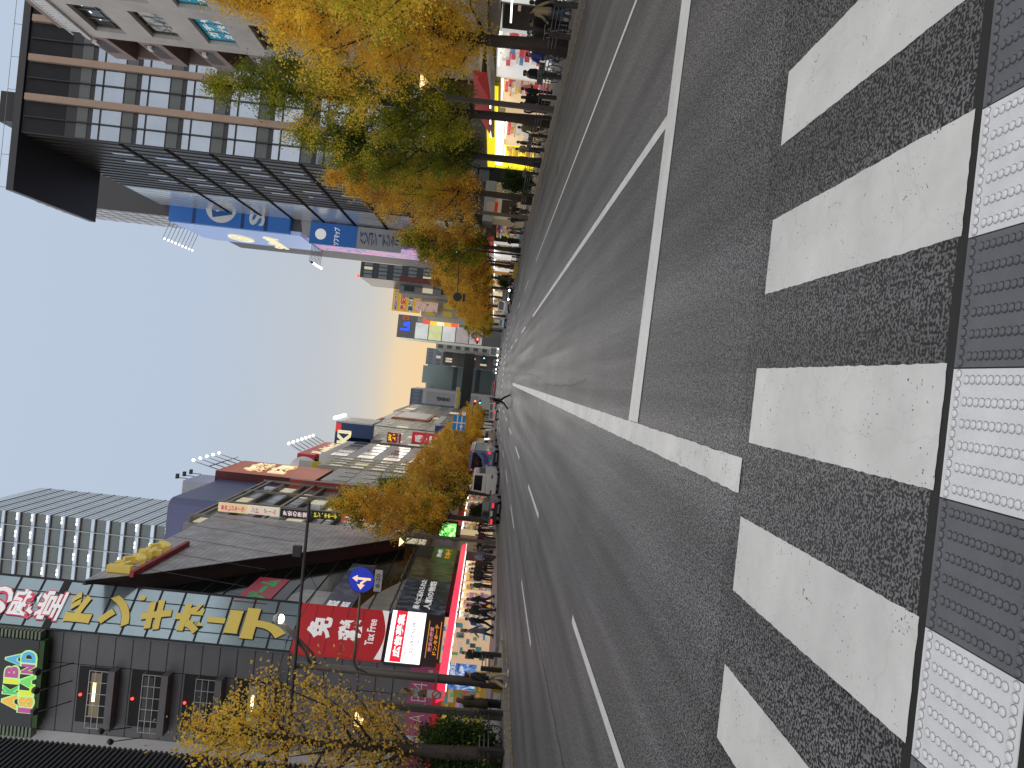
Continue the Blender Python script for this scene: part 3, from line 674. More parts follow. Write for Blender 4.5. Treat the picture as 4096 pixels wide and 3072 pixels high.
stext('激安の殿堂', yE + .8, yE + 3.4, pz0 + hp * .44, hp * .12, M_wlet, 'store_sign_letters'); stext('ドン.キホーテ', yE + .6, yE + 3.6, pz0 + hp * .22, hp * .15, M_or, 'store_sign_letters', .03)
mb = MB()
for k in range(8):
    y = yA_ + .4 + k * (yE + 2 - yA_) / 8; mb.tube([(XPo - .1, y, pz1 + .02), (XPo + .35, y, pz1 + .35), (XPo + .7, y, pz1 + .22)], .025, 5)
mb.build('poster_lamps', M_steel, D)
# banner on the dark glass, and the game banner
q = [sf(*zr(300, 855), .06), sf(*zr(760, 300), .06)]
b0, b1 = sf(*zr(300, 855), .06), sf(*zr(660, 885), .06)
yb1 = sf(*zr(760, 320), .06).y
MB().box((BL + .051, b0.y, b1.z), (BL + .07, yb1, b0.z)).build('glass_banner', artmat('art_blue', (.012, .016, .045), (.02, .03, .08), (.09, .11, .16), .5, .2), D)
text('NIKKE', 'banner_letters', M_wlet, D, (BL + .07, b0.y + 1.0, (b0.z + b1.z) / 2 + .35), (0, 1, 0), UP, .7, 1.5, .05, .006)
text('NIKKE', 'banner_letters', M_wlet, D, (BL + .07, b0.y + 1.0, (b0.z + b1.z) / 2 - .45), (0, 1, 0), UP, .5, 1.4, .05, .006)
b0, b1 = sf(*z1(1510, 575), .06), sf(*z2(60, 600), .06)
MB().box((BL + .051, b0.y + .05, b1.z), (BL + .07, b0.y + 5.6, b0.z)).build('glass_banner', mat('banner_red', (.30, .03, .05), .4, var=.3, scale=.4, emit=(.3, .03, .05), estr=.2), D)
text('ゲーム', 'banner_letters', mat('letter_green', (.03, .28, .10), .5, var=0, emit=(.03, .28, .10), estr=.3), D, (BL + .07, b0.y + 2.8, (b0.z + b1.z) / 2), (0, 1, 0), UP, abs(b0.z - b1.z) * .62, 4.8, .07, .006)
# red canopy over the pavement
yc0, yc1 = PX(1757, 2702, BL + .75).y, PX(*z2(1345, 200), BL + .75).y
zc1, zc0 = PX(1757, 2702, BL + .75).z, PX(1786, 2704, BL + .75).z
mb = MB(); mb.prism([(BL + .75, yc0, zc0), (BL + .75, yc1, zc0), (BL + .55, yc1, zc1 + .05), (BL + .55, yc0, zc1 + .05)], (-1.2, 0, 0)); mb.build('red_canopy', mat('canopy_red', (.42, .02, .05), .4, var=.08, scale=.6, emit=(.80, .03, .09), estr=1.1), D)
MB().box((BL + .72, yc0, zc0 - .045), (BL + .6, yc1, zc0 - .005)).build('canopy_edge', glow('canopy_edge', (1, .93, .85), 1.4), D)
mb = MB()
for k in range(14):
    y = yc0 + .8 + k * (yc1 - yc0 - 1.5) / 13; mb.box((BL - .2, y - .4, zc0 - .05), (BL + .1, y + .4, zc0 - .012))
mb.build('canopy_lights', glow('canopy_light', (1, .9, .78), 3.0), D)
# --- shopfronts: real recess with lit back wall, shelves and goods -----------
G_cream = glow('shop_wall', (.85, .66, .40), .55, .6)
G_cool = glow('shop_wall_cool', (.80, .80, .76), .60, .6)
def shop(parent, x, sgn, y0, y1, z0, z1, seed, wall=None, depth=1.6, dens=1.0, ceil=True, pal=None):
    """opening in a street front: x plane, sgn +1 faces +X"""
    r = random.Random(seed); xb = x - sgn * depth
    mb = MB()
    mb.box((xb - .03, y0, z0), (xb + .03, y1, z1), 0)
    for yy_ in (y0, y1 - .06): mb.box((xb + sgn * .03, yy_, z0), (x, yy_ + .06, z1), 0)
    mb.box((xb + sgn * .03, y0 + .06, z1 - .06), (x, y1 - .06, z1), 0)
    o = mb.build('shopfront', wall or G_cream, parent)
    if ceil:
        mb = MB(); n = max(1, int((y1 - y0) / 2))
        for k in range(n):
            yc = y0 + (k + .5) * (y1 - y0) / n; mb.box((x - sgn * min(.3, depth * .2), yc - .7, z1 - .10), (xb + sgn * min(.4, depth * .3), yc + .7, z1 - .065))
        mb.build('ceiling_light', G_white, o)
    mb = MB(); y = y0 + .12; pl = pal or list(range(len(GOODS)))
    while y < y1 - .2:
        w = min(r.uniform(.18, .62), y1 - .1 - y); z = z0 + .02
        d = depth * r.uniform(.35, 1.15) if depth < .8 else r.uniform(.25, depth - .2)
        while z < z1 - .35:
            h = min(r.uniform(.12, .36), z1 - .15 - z)
            if r.random() < .82 * dens: mb.box((xb + sgn * .05, y + .02, z), (xb + sgn * (.08 + d * r.uniform(.4, 1)), y + w - .03, z + h - .03), r.choice(pl))
            z += h
        y += w
    mb.build('goods', GOODS, o)
    return o
ys = [A.y - .2 + 1.2, 51.2, 53.4, 55.6, 57.8, 60.4, 62.6, 64.4]
for k in range(len(ys) - 1):
    shop(D, BL - .05, 1, ys[k], ys[k + 1] - .1, .16, zc0 - .15, 30 + k, wall=G_cream, depth=.45, dens=1.0, pal=[0, 1, 2, 4, 7, 3, 0, 6] if k else [2, 3, 6, 9])
text('IQOS', 'shop_letters', mat('gold', (.55, .45, .22), .4, var=0, emit=(.6, .48, .2), estr=.5), D, (BL + .1, A.y + 1.6, zc0 - .62), (0, 1, 0), UP, .3, 1.3, 0, .01)
# lit film poster beside the entrance
pp = [PY(*zq(900, 40), YB - 1.6), PY(*zq(1260, 40), YB - 1.6), PY(*zq(880, 280), YB - 1.6)]
MB().box((pp[2].x - .6, YB - 1.65, pp[1].z - .3), (pp[0].x, YB - 1.55, pp[0].z)).build('lit_poster', artmat('art_anime', (.02, .05, .22), (.10, .22, .50), (.60, .66, .75), 2.2, .75), D)
text('NIKKE', 'poster_letters', M_wlet, D, ((pp[0].x + pp[2].x) / 2 + .1, YB - 1.66, pp[0].z - .30), (1, 0, 0), UP, .28, .9, .04, .006)
# shop left of the poles, under the pink sign
sh = MB(); 
for k in range(70):
    xx = rnd.uniform(-24, -18.6); zz = rnd.uniform(.3, zp0 - .9); sh.box((xx, YB - .4 - rnd.uniform(0, .5), zz), (xx + rnd.uniform(.12, .4), YB - .09, zz + rnd.uniform(.12, .35)), rnd.randrange(10))
sh.build('stall_goods', GOODS, D)
# --- corrugated dark building nearest on the left --------------------------------
ce = 29.5
CB = thing('corrugated_building', 'dark building clad in black corrugated metal, nearest on the far pavement', 'building', (BL, ce, 0))
mb = MB()
n = 330
x0c = BL
z = 5.2; prof = []
while z < 26:
    prof += [(x0c, z), (x0c, z + .075), (x0c - .07, z + .1), (x0c - .07, z + .17)]; z += .2
for (xa, za), (xb, zb_) in zip(prof, prof[1:]): mb.quad((xa, 2, za), (xa, ce, za), (xb, ce, zb_), (xb, 2, zb_))
mb.box((-30, 2, 5.2), (BL - .09, ce - .01, 26)); mb.build('wall', mat('corrugated', (.016, .016, .018), .45, var=.25, scale=1.5), CB)
MB().box((-30, 2, 0), (BL - .1, ce, 5.19)).build('base_wall', M_dark, CB)
aw = [PX(1700, 3054, BL + 1.2)]
mb = MB(); mb.prism([(BL, 24.6, 5.1), (BL + 1.5, 24.6, 3.9), (BL, 24.6, 3.9)], (0, 4.2, 0)); mb.build('awning', mat('awning_blue', (.22, .28, .34), .6, var=.08), CB)
# --- office tower behind ----------------------------------------------------------
YT = 118.0
T = thing('office_tower', 'tall pale blue glass office tower with floors lit, rising behind the slate roof', 'building', (-36, YT, 0))
xc = PY(*z3(400, 775), YT).x
ytf = 140.0
def tx_(px, py): return PX(px, py, xc)
ytf = tx_(*z3(600, 567)).y
zt_near = 95
M_tgl = mat('tower_glass', (.56, .66, .76), .2, metal=.6, var=.2, scale=.12, spec=.8)
M_tgl2 = mat('tower_glass_pale', (.62, .68, .70), .3, metal=.4, var=.1, scale=.15, spec=.7)
zT = PX(157, 1952, xc).z
mb = MB(); mb.box((xc - 60, YT, 0), (xc, ytf, zT), 0); mb.v = mb.v; tw = mb.build('wall', [M_tgl, M_tgl2], T)
for p in tw.data.polygons:
    if p.normal.x > .5: p.material_index = 1
zf0 = PY(*z3(190, 755), YT).z; zf1 = PY(*z3(1350, 850), YT).z; fh = (zf0 - zf1) / 9
mb = MB(); lo = MB(); li = MB(); sh_ = MB()
rr2 = random.Random(5)
for k in range(-3, 24):
    z = zf0 - k * fh
    if z > zT - .3 or z < 20: continue
    mb.box((xc - 60, YT - .3, z - .10), (xc + .004, YT - .003, z + .10)); mb.box((xc + .003, YT - .3, z - .10), (xc + .07, ytf, z + .10))
    sh_.box((xc - 60, YT - .06, z - 1.5), (xc - .01, YT - .004, z - .101))
    for j in range(22):
        xx = xc - 2 - j * 2.7
        pass
        if rr2.random() < .42:
            for dx in (0, .62):
                for dz in (0, .55):
                    li.box((xx + .8 + dx, YT - .05, z - fh * .74 + dz), (xx + 1.22 + dx, YT - .01, z - fh * .74 + dz + .36))
    for q in (.33, .66): mb.box((xc + .004, YT, z - q * fh - .03), (xc + .03, ytf, z - q * fh + .03))
mb.build('floor_bands', mat('floor_band', (.09, .075, .085), .5, var=.1), T); [MB().box((xc - 2.06 - j * 2.7, YT - .36, 18), (xc - 1.97 - j * 2.7, YT - .305, zT - 1)).build('mullion', mat('mullion', (.50, .53, .55), .4, metal=.3, var=.05), T) for j in range(20)]; sh_.build('spandrel', mat('spandrel', (.17, .20, .20), .35, var=.15, scale=.2), T)
li.build('room_lights', G_ceil, T)
# --- purple clad building ----------------------------------------------------------
xpz = BL - 1.3
yp0 = PX(*z3(1490, 640), xpz).y; zp_ = PX(*z3(1500, 620), xpz).z
yp1 = PX(*z6(900, 205), xpz).y
PB = thing('purple_building', 'windowless purple clad building with stepped roof beside the slate roof', 'building', (xpz, yp0, 0))
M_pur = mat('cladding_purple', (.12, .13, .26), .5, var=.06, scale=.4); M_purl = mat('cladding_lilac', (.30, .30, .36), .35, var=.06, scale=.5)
mb = MB(); rnd_c = [(xpz, yp0 + 1.2), (xpz - .15, yp0 + .55), (xpz - .55, yp0 + .15), (xpz - 1.2, yp0)]
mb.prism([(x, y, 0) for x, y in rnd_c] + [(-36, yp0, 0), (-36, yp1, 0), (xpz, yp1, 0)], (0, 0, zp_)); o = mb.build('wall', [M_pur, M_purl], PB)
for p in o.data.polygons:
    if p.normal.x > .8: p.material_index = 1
yu = PX(*z3(1610, 480), xpz - .2).y; zu = PX(*z3(1750, 420), xpz - .2).z
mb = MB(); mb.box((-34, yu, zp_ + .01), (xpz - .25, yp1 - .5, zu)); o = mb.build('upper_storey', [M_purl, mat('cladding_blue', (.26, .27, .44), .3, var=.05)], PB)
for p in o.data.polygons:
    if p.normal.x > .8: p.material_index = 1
text('GUNDAM' if False else 'club', 'wall_letters', M_white, PB, (xpz, yp0 + 4.5, zp_ - 1.6), (0, 1, 0), UP, .9, 3.4, .03, .15) if False else None
for k in range(3):
    y = yu + 1.5 + k * 2.2; mb = MB(); mb.tube([(xpz - .2, y, zu), (xpz - .2, y, zu + 1.2)], .05, 5); mb.box((xpz - .3, y - .25, zu + 1.2), (xpz + .3, y + .25, zu + 1.5)); mb.build('flood_light', M_black, PB)
# --- glazed amusement building with sign column ------------------------------------
GB_ = thing('amusement_building', 'grey glazed amusement building with a column of lit signboards on its near corner', 'building', (BL, 68.5, 0))
ya0, ya1 = 68.6, PX(*z6(1600, 320), BL).y
zg = PX(*z6(640, 255), BL).z; zga = PX(*z6(480, 520), BL).z
MB().box((-34, ya0 + .05, 0), (BL - .3, 92, min(zg, zp_ - 3))).build('wall', mat('wall_pale', (.30, .29, .29), .5, var=.12, scale=.5), GB_)
mb = MB(); gl = MB()
yv0, yv1 = 69.3, 91.5; ztp = min(zg, zp_ - 3) - .3
nf = 9
for k in range(nf + 1):
    z = 6 + (ztp - 6) * k / nf; mb.box((BL - .28, yv0, z - .12), (BL + .25, yv1, z + .12))
    if k < nf:
        for j in range(8):
            y = yv0 + (yv1 - yv0) * j / 8
            w = MB().box((BL - .29, y + .15, z + .3), (BL - .22, y + (yv1 - yv0) / 8 - .15, z + (ztp - 6) / nf - .25)).build('window', mat('pane_pale', (.34, .36, .38), .15, var=.3, scale=.6, spec=.8) if (k * 3 + j) % 4 else glow('pane_lit', (.9, .8, .55), .5), GB_)
for j in range(4):
    y = yv0 + (yv1 - yv0) * j / 3; mb.box((BL + .26, y - .12, 6), (BL + .5, y + .12, ztp))
for k in range(4):
    z = ztp - 1 - k * 5.2; mb.box((BL + .27, yv0 + .13, z - .14), (BL + .49, yv1, z + .14))
mb.build('steel_frame', mat('frame_grey', (.24, .22, .20), .5, var=.15), GB_)
# the signboards facing the camera
ysg = 68.9
for (a, b, cc_, txt, tcol) in (((62, 520), (470, 660), (.70, .55, .28), '東京レジャーラ', (.55, .05, .22)), ((475, 560), (900, 695), (.66, .62, .48), 'ンド ゲーム', (.50, .10, .25)), ((912, 600), (1325, 735), (.010, .010, .012), '激安の殿堂', (.75, .62, .62)), ((1340, 625), (1745, 755), (.012, .012, .012), 'ドン.キホーテ', (.85, .72, .04)), ((1757, 660), (2150, 790), (.62, .06, .035), '免税', (.85, .8, .8))):
    q = [PY(*z6(a[0], (a[1] + b[1]) / 2 - 10), ysg), PY(*z6(b[0], (a[1] + b[1]) / 2 + 10), ysg)]
    zt_, zb_ = q[0].z, q[1].z; xm_ = (PY(*z6((a[0] + b[0]) / 2, a[1] + 10), ysg).x, PY(*z6((a[0] + b[0]) / 2, b[1] - 12), ysg).x)
    key = str(cc_)
    MB().box((xm_[1], ysg - .35, zb_), (xm_[0], ysg, zt_)).build('signboard', mat('sb' + key, cc_, .5, var=.06, emit=cc_, estr=.55), GB_)
    qtext(txt, 'signboard_letters', mat('sbl' + str(tcol), tcol, .5, var=0, emit=tcol, estr=.6), GB_, (xm_[1] + .12, ysg - .36, zt_ - .25), (xm_[0] - .12, ysg - .36, zt_ - .25), (xm_[1] + .12, ysg - .36, zb_ + .25), .03, .01, .01, vert=True)
# thin red and white blade sign further on
yb_ = 93.2
q = [PX(*z6(1040, 190), BL + .9), PX(*z6(2150, 300), BL + .9)]
BS = thing('blade_sign', 'tall narrow red and white blade sign running up a facade', 'sign', (BL, q[0].y, 0))
MB().box((BL - .2, q[0].y - .25, 8), (BL + .9, q[0].y, q[0].z)).build('board', mat('blade_red', (.34, .045, .03), .5, var=.08), BS)
MB().box((BL - .2, q[0].y + .002, 8), (BL + .9, q[0].y + .5, q[0].z)).build('white_edge', M_lpan, BS)
# ------------------------------------------------------------------ right side buildings
g7 = zf(0, 0, .49729)
zt3 = zf(600, 780, .24864); z8 = zf(1850, 450, .30139); z7 = zf(1850, 0, .30139); zm = zf(1540, 1120, .18987); z4b = zf(1100, 860, .47244)
def glass(name, c, r=.12, m=.6, v=.15): return mat(name, c, r, metal=m, var=v, scale=.4, spec=.8)
M_stone = mat('stone', (.58, .55, .52), .75, var=.14, scale=.6, bump=.1, bscale=12)
M_brown = mat('brown_render', (.30, .225, .205), .7, var=.12, scale=.8)
M_brown2 = mat('brown_under', (.2, .16, .1), .7, var=.15)
XR = BR
SB = thing('stone_building', 'pale stone building with square windows and posters, at the upper corner beside brown balconies', 'building', (XR, 34, 0))
zst = PX(348, 144, XR).z; yst = PX(348, 144, XR).y
mb = MB()
wins = []
for cy in (41.04, 36.7, 32.3):
    for r in range(7):
        z1_ = 26.55 - r * 3.24; wins.append((cy, cy + 3.15, z1_ - 1.78, z1_))
mb.box((XR + .36, 24, 4.3), (34, yst, zst))                      # core; outer skin pieces leave real openings
cols = [24.0] + [v for cy in (32.3, 36.7, 41.04) for v in (cy, cy + 3.15)] + [yst]
for a, b in zip(cols[::2], cols[1::2]): mb.box((XR, a, 4.3), (XR + .355, b, zst))
for cy in (32.3, 36.7, 41.04):
    zs_ = [zst] + [v for r in range(7) for v in (26.55 - r * 3.24, 26.55 - r * 3.24 - 1.78)] + [4.3]
    for a, b in zip(zs_[::2], zs_[1::2]): mb.box((XR + .001, cy, b), (XR + .355, cy + 3.15, a))
mb.build('wall', M_stone, SB)
M_wgl = mat('window_glass', (.03, .036, .042), .08, var=.3, scale=.5, spec=.6)
M_fr = mat('window_frame', (.22, .21, .20), .4, metal=.4, var=.05); M_frd = mat('window_frame_dark', (.06, .05, .045), .5, var=.1)
for i, (ya, yb, za, zb) in enumerate(wins):
    w = MB().box((XR + .30, ya + .02, za + .02), (XR + .345, yb - .02, zb - .02)).build('window', M_wgl, SB)
    fr = MB()
    fr.box((XR + .22, ya + .003, zb - .07), (XR + .298, yb - .003, zb - .003)); fr.box((XR + .1, ya + .003, za + .003), (XR + .298, yb - .003, za + .10))
    fr.box((XR + .22, ya + .003, za + .11), (XR + .298, ya + .07, zb - .071)); fr.box((XR + .22, yb - .07, za + .11), (XR + .298, yb - .003, zb - .071))
    for t in (.33, .66): fr.box((XR + .24, ya + (yb - ya) * t - .03, za + .11), (XR + .297, ya + (yb - ya) * t + .03, zb - .071))
    fr.box((XR + .25, ya + .071, za + .6), (XR + .296, yb - .071, za + .65))
    fr.build('frame', M_fr, w)
    if i in (0, 7): 
        li = MB()
        for k in range(3): li.box((XR + .292, ya + .5 + k * .8, zb - .5 - .1 * k), (XR + .299, ya + .72 + k * .8, zb - .42 - .1 * k))
        li.build('ceiling_light', glow('spot', (1, .85, .6), 2.5), w)
    if i == 1 or i == 8:
        MB().box((XR + .27, ya + .3, za + .25), (XR + .285, yb - .3, zb - .25)).build('window_poster', artmat('art_white', (.02, .02, .03), (.30, .30, .28), (.55, .55, .52), 1.4, .25), w)
    if i in (2, 9, 16):
        MB().box((XR + .27, ya + .1, za + .12), (XR + .285, yb - .1, zb - .1)).build('window_banner', mat('banner_teal', (.015, .22, .32), .4, var=.2, emit=(.015, .22, .32), estr=.5), w)
        text('ガチャ', 'banner_letters', M_wlet, w, (XR + .27, (ya + yb) / 2, (za + zb) / 2 + .35), (0, -1, 0), UP, .55, 2.5, .03, .008)
        text('カプセル', 'banner_letters', M_wlet, w, (XR + .27, (ya + yb) / 2, (za + zb) / 2 - .4), (0, -1, 0), UP, .5, 2.5, .03, .008)
mb = MB()
for k in range(80):
    y = 24 + k * .26
    if y < yst - .1: mb.box((XR - .02, y, zst + .05), (XR + .02, y + .13, zst + .75))
mb.box((XR - .04, 24, zst + .76), (XR + .04, yst, zst + .84)); mb.box((XR - .15, 24, zst - .25), (XR - .002, yst + .1, zst - .02))
mb.build('parapet_railing', M_white, SB)
# ground floor of the stone building: slabs, awnings, shops
mb = MB(); mb.box((XR + 1.9, 24, 0), (34, 49.6, 4.28)); mb.build('ground_floor', M_dark, SB)
mb = MB(); mb.box((XR - .9, 24, 3.75), (XR + 1.88, 38.3, 4.27)); mb.build('canopy_slab', mat('slab_grey', (.33, .31, .29), .6, var=.1), SB)
mb = MB(); mb.box((XR - .3, 24, 3.2), (XR + 1.88, 38.0, 3.74)); mb.build('fascia', mat('fascia_beige', (.40, .36, .31), .6, var=.1), SB)
shop(SB, XR + .1, -1, 24.5, 31, .16, 3.18, 71, wall=mat('shutter', (.24, .235, .23), .6, var=.2, stretch=(1, 14, 1), scale=2), dens=.3, ceil=False, pal=[2, 8, 6])
shop(SB, XR + .1, -1, 31.1, 35.4, .16, 3.18, 72, wall=G_cool, dens=.5, pal=[2, 8, 6, 3, 2], ceil=False)
MB().box((XR - .2, 32.2, 2.62), (XR - .14, 36.8, 2.70)).build('strip_light', glow('strip', (1, .98, .94), 3), SB)
shop(SB, XR + .1, -1, 35.5, 38.1, .16, 3.1, 73, wall=mat('grey_door', (.13, .125, .12), .5, var=.15), dens=.2, ceil=False, pal=[8, 6])
shop(SB, XR + .1, -1, 38.4, 44.3, .16, 3.35, 74, wall=G_cool, dens=.9, pal=[2, 3, 2, 1, 4, 2])
shop(SB, XR + .1, -1, 44.4, 49.3, .16, 3.1, 75, wall=G_cream, dens=1.0, pal=[1, 2, 4, 1, 0, 7, 2])
mb = MB(); mb.prism([(XR - 1.9, 38.4, 3.25), (XR - 1.9, 38.4, 3.45), (XR + .1, 38.4, 3.9), (XR + .1, 38.4, 3.7)], (0, 10.9, 0)); mb.build('white_canopy', mat('canopy_white', (.55, .51, .45), .6, var=.08), SB)
mb = MB(); mb.prism([(XR - 1.7, 43.4, 3.52), (XR - .1, 43.4, 4.7), (XR - .1, 43.4, 3.9)], (0, 6.2, 0)); mb.build('red_awning', mat('awning_red', (.50, .05, .045), .6, var=.08, emit=(.5, .05, .045), estr=.15), SB)
mb = MB()
for y in (43.8, 46.6, 49.2): mb.box((XR - 1.8, y, 3.4), (XR - 1.5, y + .5, 3.55))
mb.build('awning_lamp', G_white, SB)
# brown balconies: one storey every 3.24 m
BB = thing('balcony_building', 'brown building with stacked solid balconies, narrow, between stone building and black tower', 'building', (XR, 45.3, 0))
y0_, y1_ = yst + .05, 49.2
mb = MB(); mb.box((XR + 1.4, y0_, 4.3), (30, y1_, zst + .5)); mb.build('wall', mat('brown_dark', (.05, .04, .036), .6, var=.2), BB)
M_tile = mat('brown_tile', (.28, .2, .17), .6, var=.2, scale=2, stretch=(1, 1, 4))
MB().box((XR + 1.41, y0_ - 2.5, zst - .2), (30, y1_ - 1.2, zst + 3.4)).build('roof_house', M_tile, BB)
for r in range(8):
    z = zst - .9 - r * 3.24
    if z < 5: break
    mb = MB(); mb.prism([(XR + .02, y0_, z), (XR + .35, y1_, z), (XR + 1.39, y1_, z), (XR + 1.39, y0_, z)], (0, 0, -.16)); 
    mb.prism([(XR + .02, y0_, z), (XR + .35, y1_, z), (XR + .47, y1_, z), (XR + .14, y0_, z)], (0, 0, 1.25)); mb.build('balcony', M_brown, BB)
    mb = MB()
    for k in range(9):
        t0 = .12 + k * .065
        for j in range(6):
            a = V((XR + .018 + .33 * t0 - .012, y0_ + (y1_ - y0_) * t0, z + .25 + j * .15)); mb.obox(a, V((.33 * .05, (y1_ - y0_) * .05, 0)), V((.006, 0, 0)), V((0, 0, .09)))
    mb.build('grille', M_black, BB)
    MB().box((XR - .18, y0_ + .35, z + .55), (XR + .0, y0_ + .75, z + .8)).build('wall_lamp', M_white, BB)
    MB().box((XR + .5, y1_ - .2, z - 3.0), (XR + 1.38, y1_, z - .17)).build('partition', M_brown, BB)
# low grey building with the yellow shop, up to the side street
LG = thing('yellow_shop_building', 'low grey building over a bright yellow fronted shop by the side street', 'building', (XR, 49.7, 0))
MB().box((XR, 49.7, 4.0), (32, 62.9, 8.2)).build('wall', mat('wall_grey', (.12, .12, .125), .6, var=.12), LG)
MB().box((XR + 1.9, 49.7, 0), (32, 62.9, 3.99)).build('ground_floor', M_dark, LG)
G_yel = glow('fascia_yellow', (.95, .80, .02), .95, .8)
MB().box((XR - .12, 50.2, 3.35), (XR + 1.8, 62.8, 3.95)).build('yellow_fascia', G_yel, LG)
MB().box((XR - .03, 51.8, 2.75), (XR + .2, 62.2, 3.33)).build('light_sign', G_board, LG)
shop(LG, XR + .15, -1, 50.3, 57.2, .16, 2.73, 76, wall=G_cream, dens=1, pal=[0, 2, 1, 7, 2, 6])
shop(LG, XR + .15, -1, 57.4, 62.7, .16, 2.73, 77, wall=G_yel, dens=.8, pal=[0, 0, 2, 7])
MB().box((XR - .1, 62.2, .2), (XR + .2, 62.85, 3.3)).build('yellow_column', G_yel, LG)
# black tower behind the side street
YK = 80.0; KX = PY(82, 530, YK).x
KB = thing('black_tower', 'tall black tower with beige pilasters, light windows and wide overhanging roof', 'building', (KX, YK, 0))
zsf = PY(82, 530, YK).z; zro = PY(30, 761, YK).z
yfar = 112.6
MB().box((KX, YK, 0), (52, yfar, zsf)).build('wall', mat('black_panel', (.014, .014, .017), .35, var=.15), KB)
xo = PY(30, 761, YK).x
mb = MB(); mb.box((xo, YK - .3, zsf + .002), (56, 96, zro)); mb.build('roof_slab', mat('roof_dark', (.028, .028, .034), .4, var=.1, scale=.3), KB)
mb = MB()
for k in range(10): mb.tube([(xo + .3 + k * 3.4, YK, zro), (xo + .3 + k * 3.4, YK, zro + 1)], .03, 4)
mb.tube([(xo, YK, zro + 1), (52, YK, zro + 1)], .03, 4); mb.build('roof_rail', M_steel, KB)
p = PY(*g7(85, 850), YK)
mb = MB(); mb.box((p.x - 1.6, YK + .5, zro), (p.x + 1.6, YK + 3, zro + 2)); mb.tube([(p.x, YK + 1, zro + 2), (p.x, YK + 1, zro + 5.5)], .12, 6); mb.tube([(p.x - 1.8, YK + 1, zro + 3.6), (p.x + 1.6, YK + 1, zro + 3.4)], .09, 6); mb.tube([(p.x - 1.2, YK + 1, zro + 4.6), (p.x + 1, YK + 1, zro + 4.6)], .07, 6)
mb.build('roof_mast', M_black, KB)
M_beige = mat('pilaster_beige', (.36, .25, .19), .6, var=.08, scale=.8); M_jb = M_joint
def kx(zx, zy): return PY(*g7(zx, zy), YK)
pil = []
for zx, za, zb in ((215, 437, 490), (192, 752, 806)):
    a, b = kx(zx, za), kx(zx, zb); pil.append((b.x, a.x))
bay = pil[0][1] - pil[1][1]
pil.append((pil[0][0] + bay, pil[0][1] + bay)); pil.append((pil[0][0] + 2 * bay, pil[0][1] + 2 * bay)); pil.append((pil[0][0] + 3 * bay, pil[0][1] + 3 * bay))
for xa, xb in pil:
    mb = MB(); mb.box((xa, YK - .45, 3), (xb, YK - .002, zsf - .3)); mb.build('pilaster', M_beige, KB)
zm_ = kx(575, 700).z
fl = kx(775, 660).z - kx(1140, 700).z
z0w = kx(775, 660).z
M_kw = glass('tower_window', (.36, .405, .47), .08, .75, .08); M_spn = mat('spandrel_grey', (.11, .12, .12), .5, var=.08)
bays = [(KX + .1, pil[1][0] - .05)] + [(pil[i][1] + .05, pil[i - 1 if i != 2 else 0][0] - .05) for i in ()]
xs_ = [(KX + .15, pil[1][0] - .08), (pil[1][1] + .08, pil[0][0] - .08), (pil[0][1] + .08, pil[2][0] - .08), (pil[2][1] + .08, pil[3][0] - .08)]
mb = MB()
for xa, xb in xs_:
    xm_ = (xa + xb) / 2
    for k in range(-1, 12):
        zt_ = z0w - k * fl
        if zt_ < 6: break
        for a, b in ((xa, xm_ - .07), (xm_ + .07, xb)):
            if k >= 0:
                w = MB(); w.box((a, YK - .06, zt_ - fl * .145), (b, YK - .003, zt_)); w.box((a, YK - .06, zt_ - fl * .62), (b, YK - .003, zt_ - fl * .19)); w.build('window', M_kw, KB)
            MB().box((a, YK - .05, zt_ - fl * .89), (b, YK - .004, zt_ - fl * .655)).build('spandrel_panel', M_spn, KB)
    MB().box((xa, YK - .03, zm_ + .3), (xb, YK - .002, zsf - .2)).build('louvre_panel', mat('louvre', (.012, .012, .016), .55, var=.3, scale=.5, spec=.25), KB)
mb = MB()
for xa, xb in xs_:
    xm_ = (xa + xb) / 2; mb.box((xm_ - .06, YK - .25, 4), (xm_ + .06, YK - .07, zsf - .3))
mb.build('mullion', M_black, KB)
# street side of the black tower: glass with bronze fins and floor lines
def kf(px, py): return PX(px, py, KX)
mb = MB(); n = 22
for k in range(n):
    y = YK + .6 + k * (yfar - YK - .8) / n; mb.box((KX - (.09 if y < 101.5 else .03), y, 3), (KX - .003, y + .07, zsf - .05))
mb.build('fins', mat('fin_bronze', (.07, .055, .045), .4, metal=.3, var=.1), KB)
mb = MB()
for k in range(0, 13):
    z = z0w - k * fl
    if z > 4: mb.box((KX - .11, YK + .1, z - fl * .69), (KX - .004, yfar, z - fl * .61))
mb.build('floor_bands', mat('band_black', (.010, .010, .011), .8, var=.2, spec=.1), KB)
ygl = kf(*zt3(0, 0)).y
MB().box((KX - .02, 101.8, 3), (KX - .001, yfar + .02, zsf - .2)).build('pale_glazing', glass('pale_glazing', (.62, .68, .72), .2, .4, .08), KB)
for k in range(11):
    for j in range(7):
        y = YK + 1.2 + j * 2.9; z = z0w - k * fl
        if (j * 7 + k * 3) % 3: MB().box((KX - .025, y, z - fl * .5), (KX - .002, y + .95, z - .1)).build('side_window', M_kw, KB)
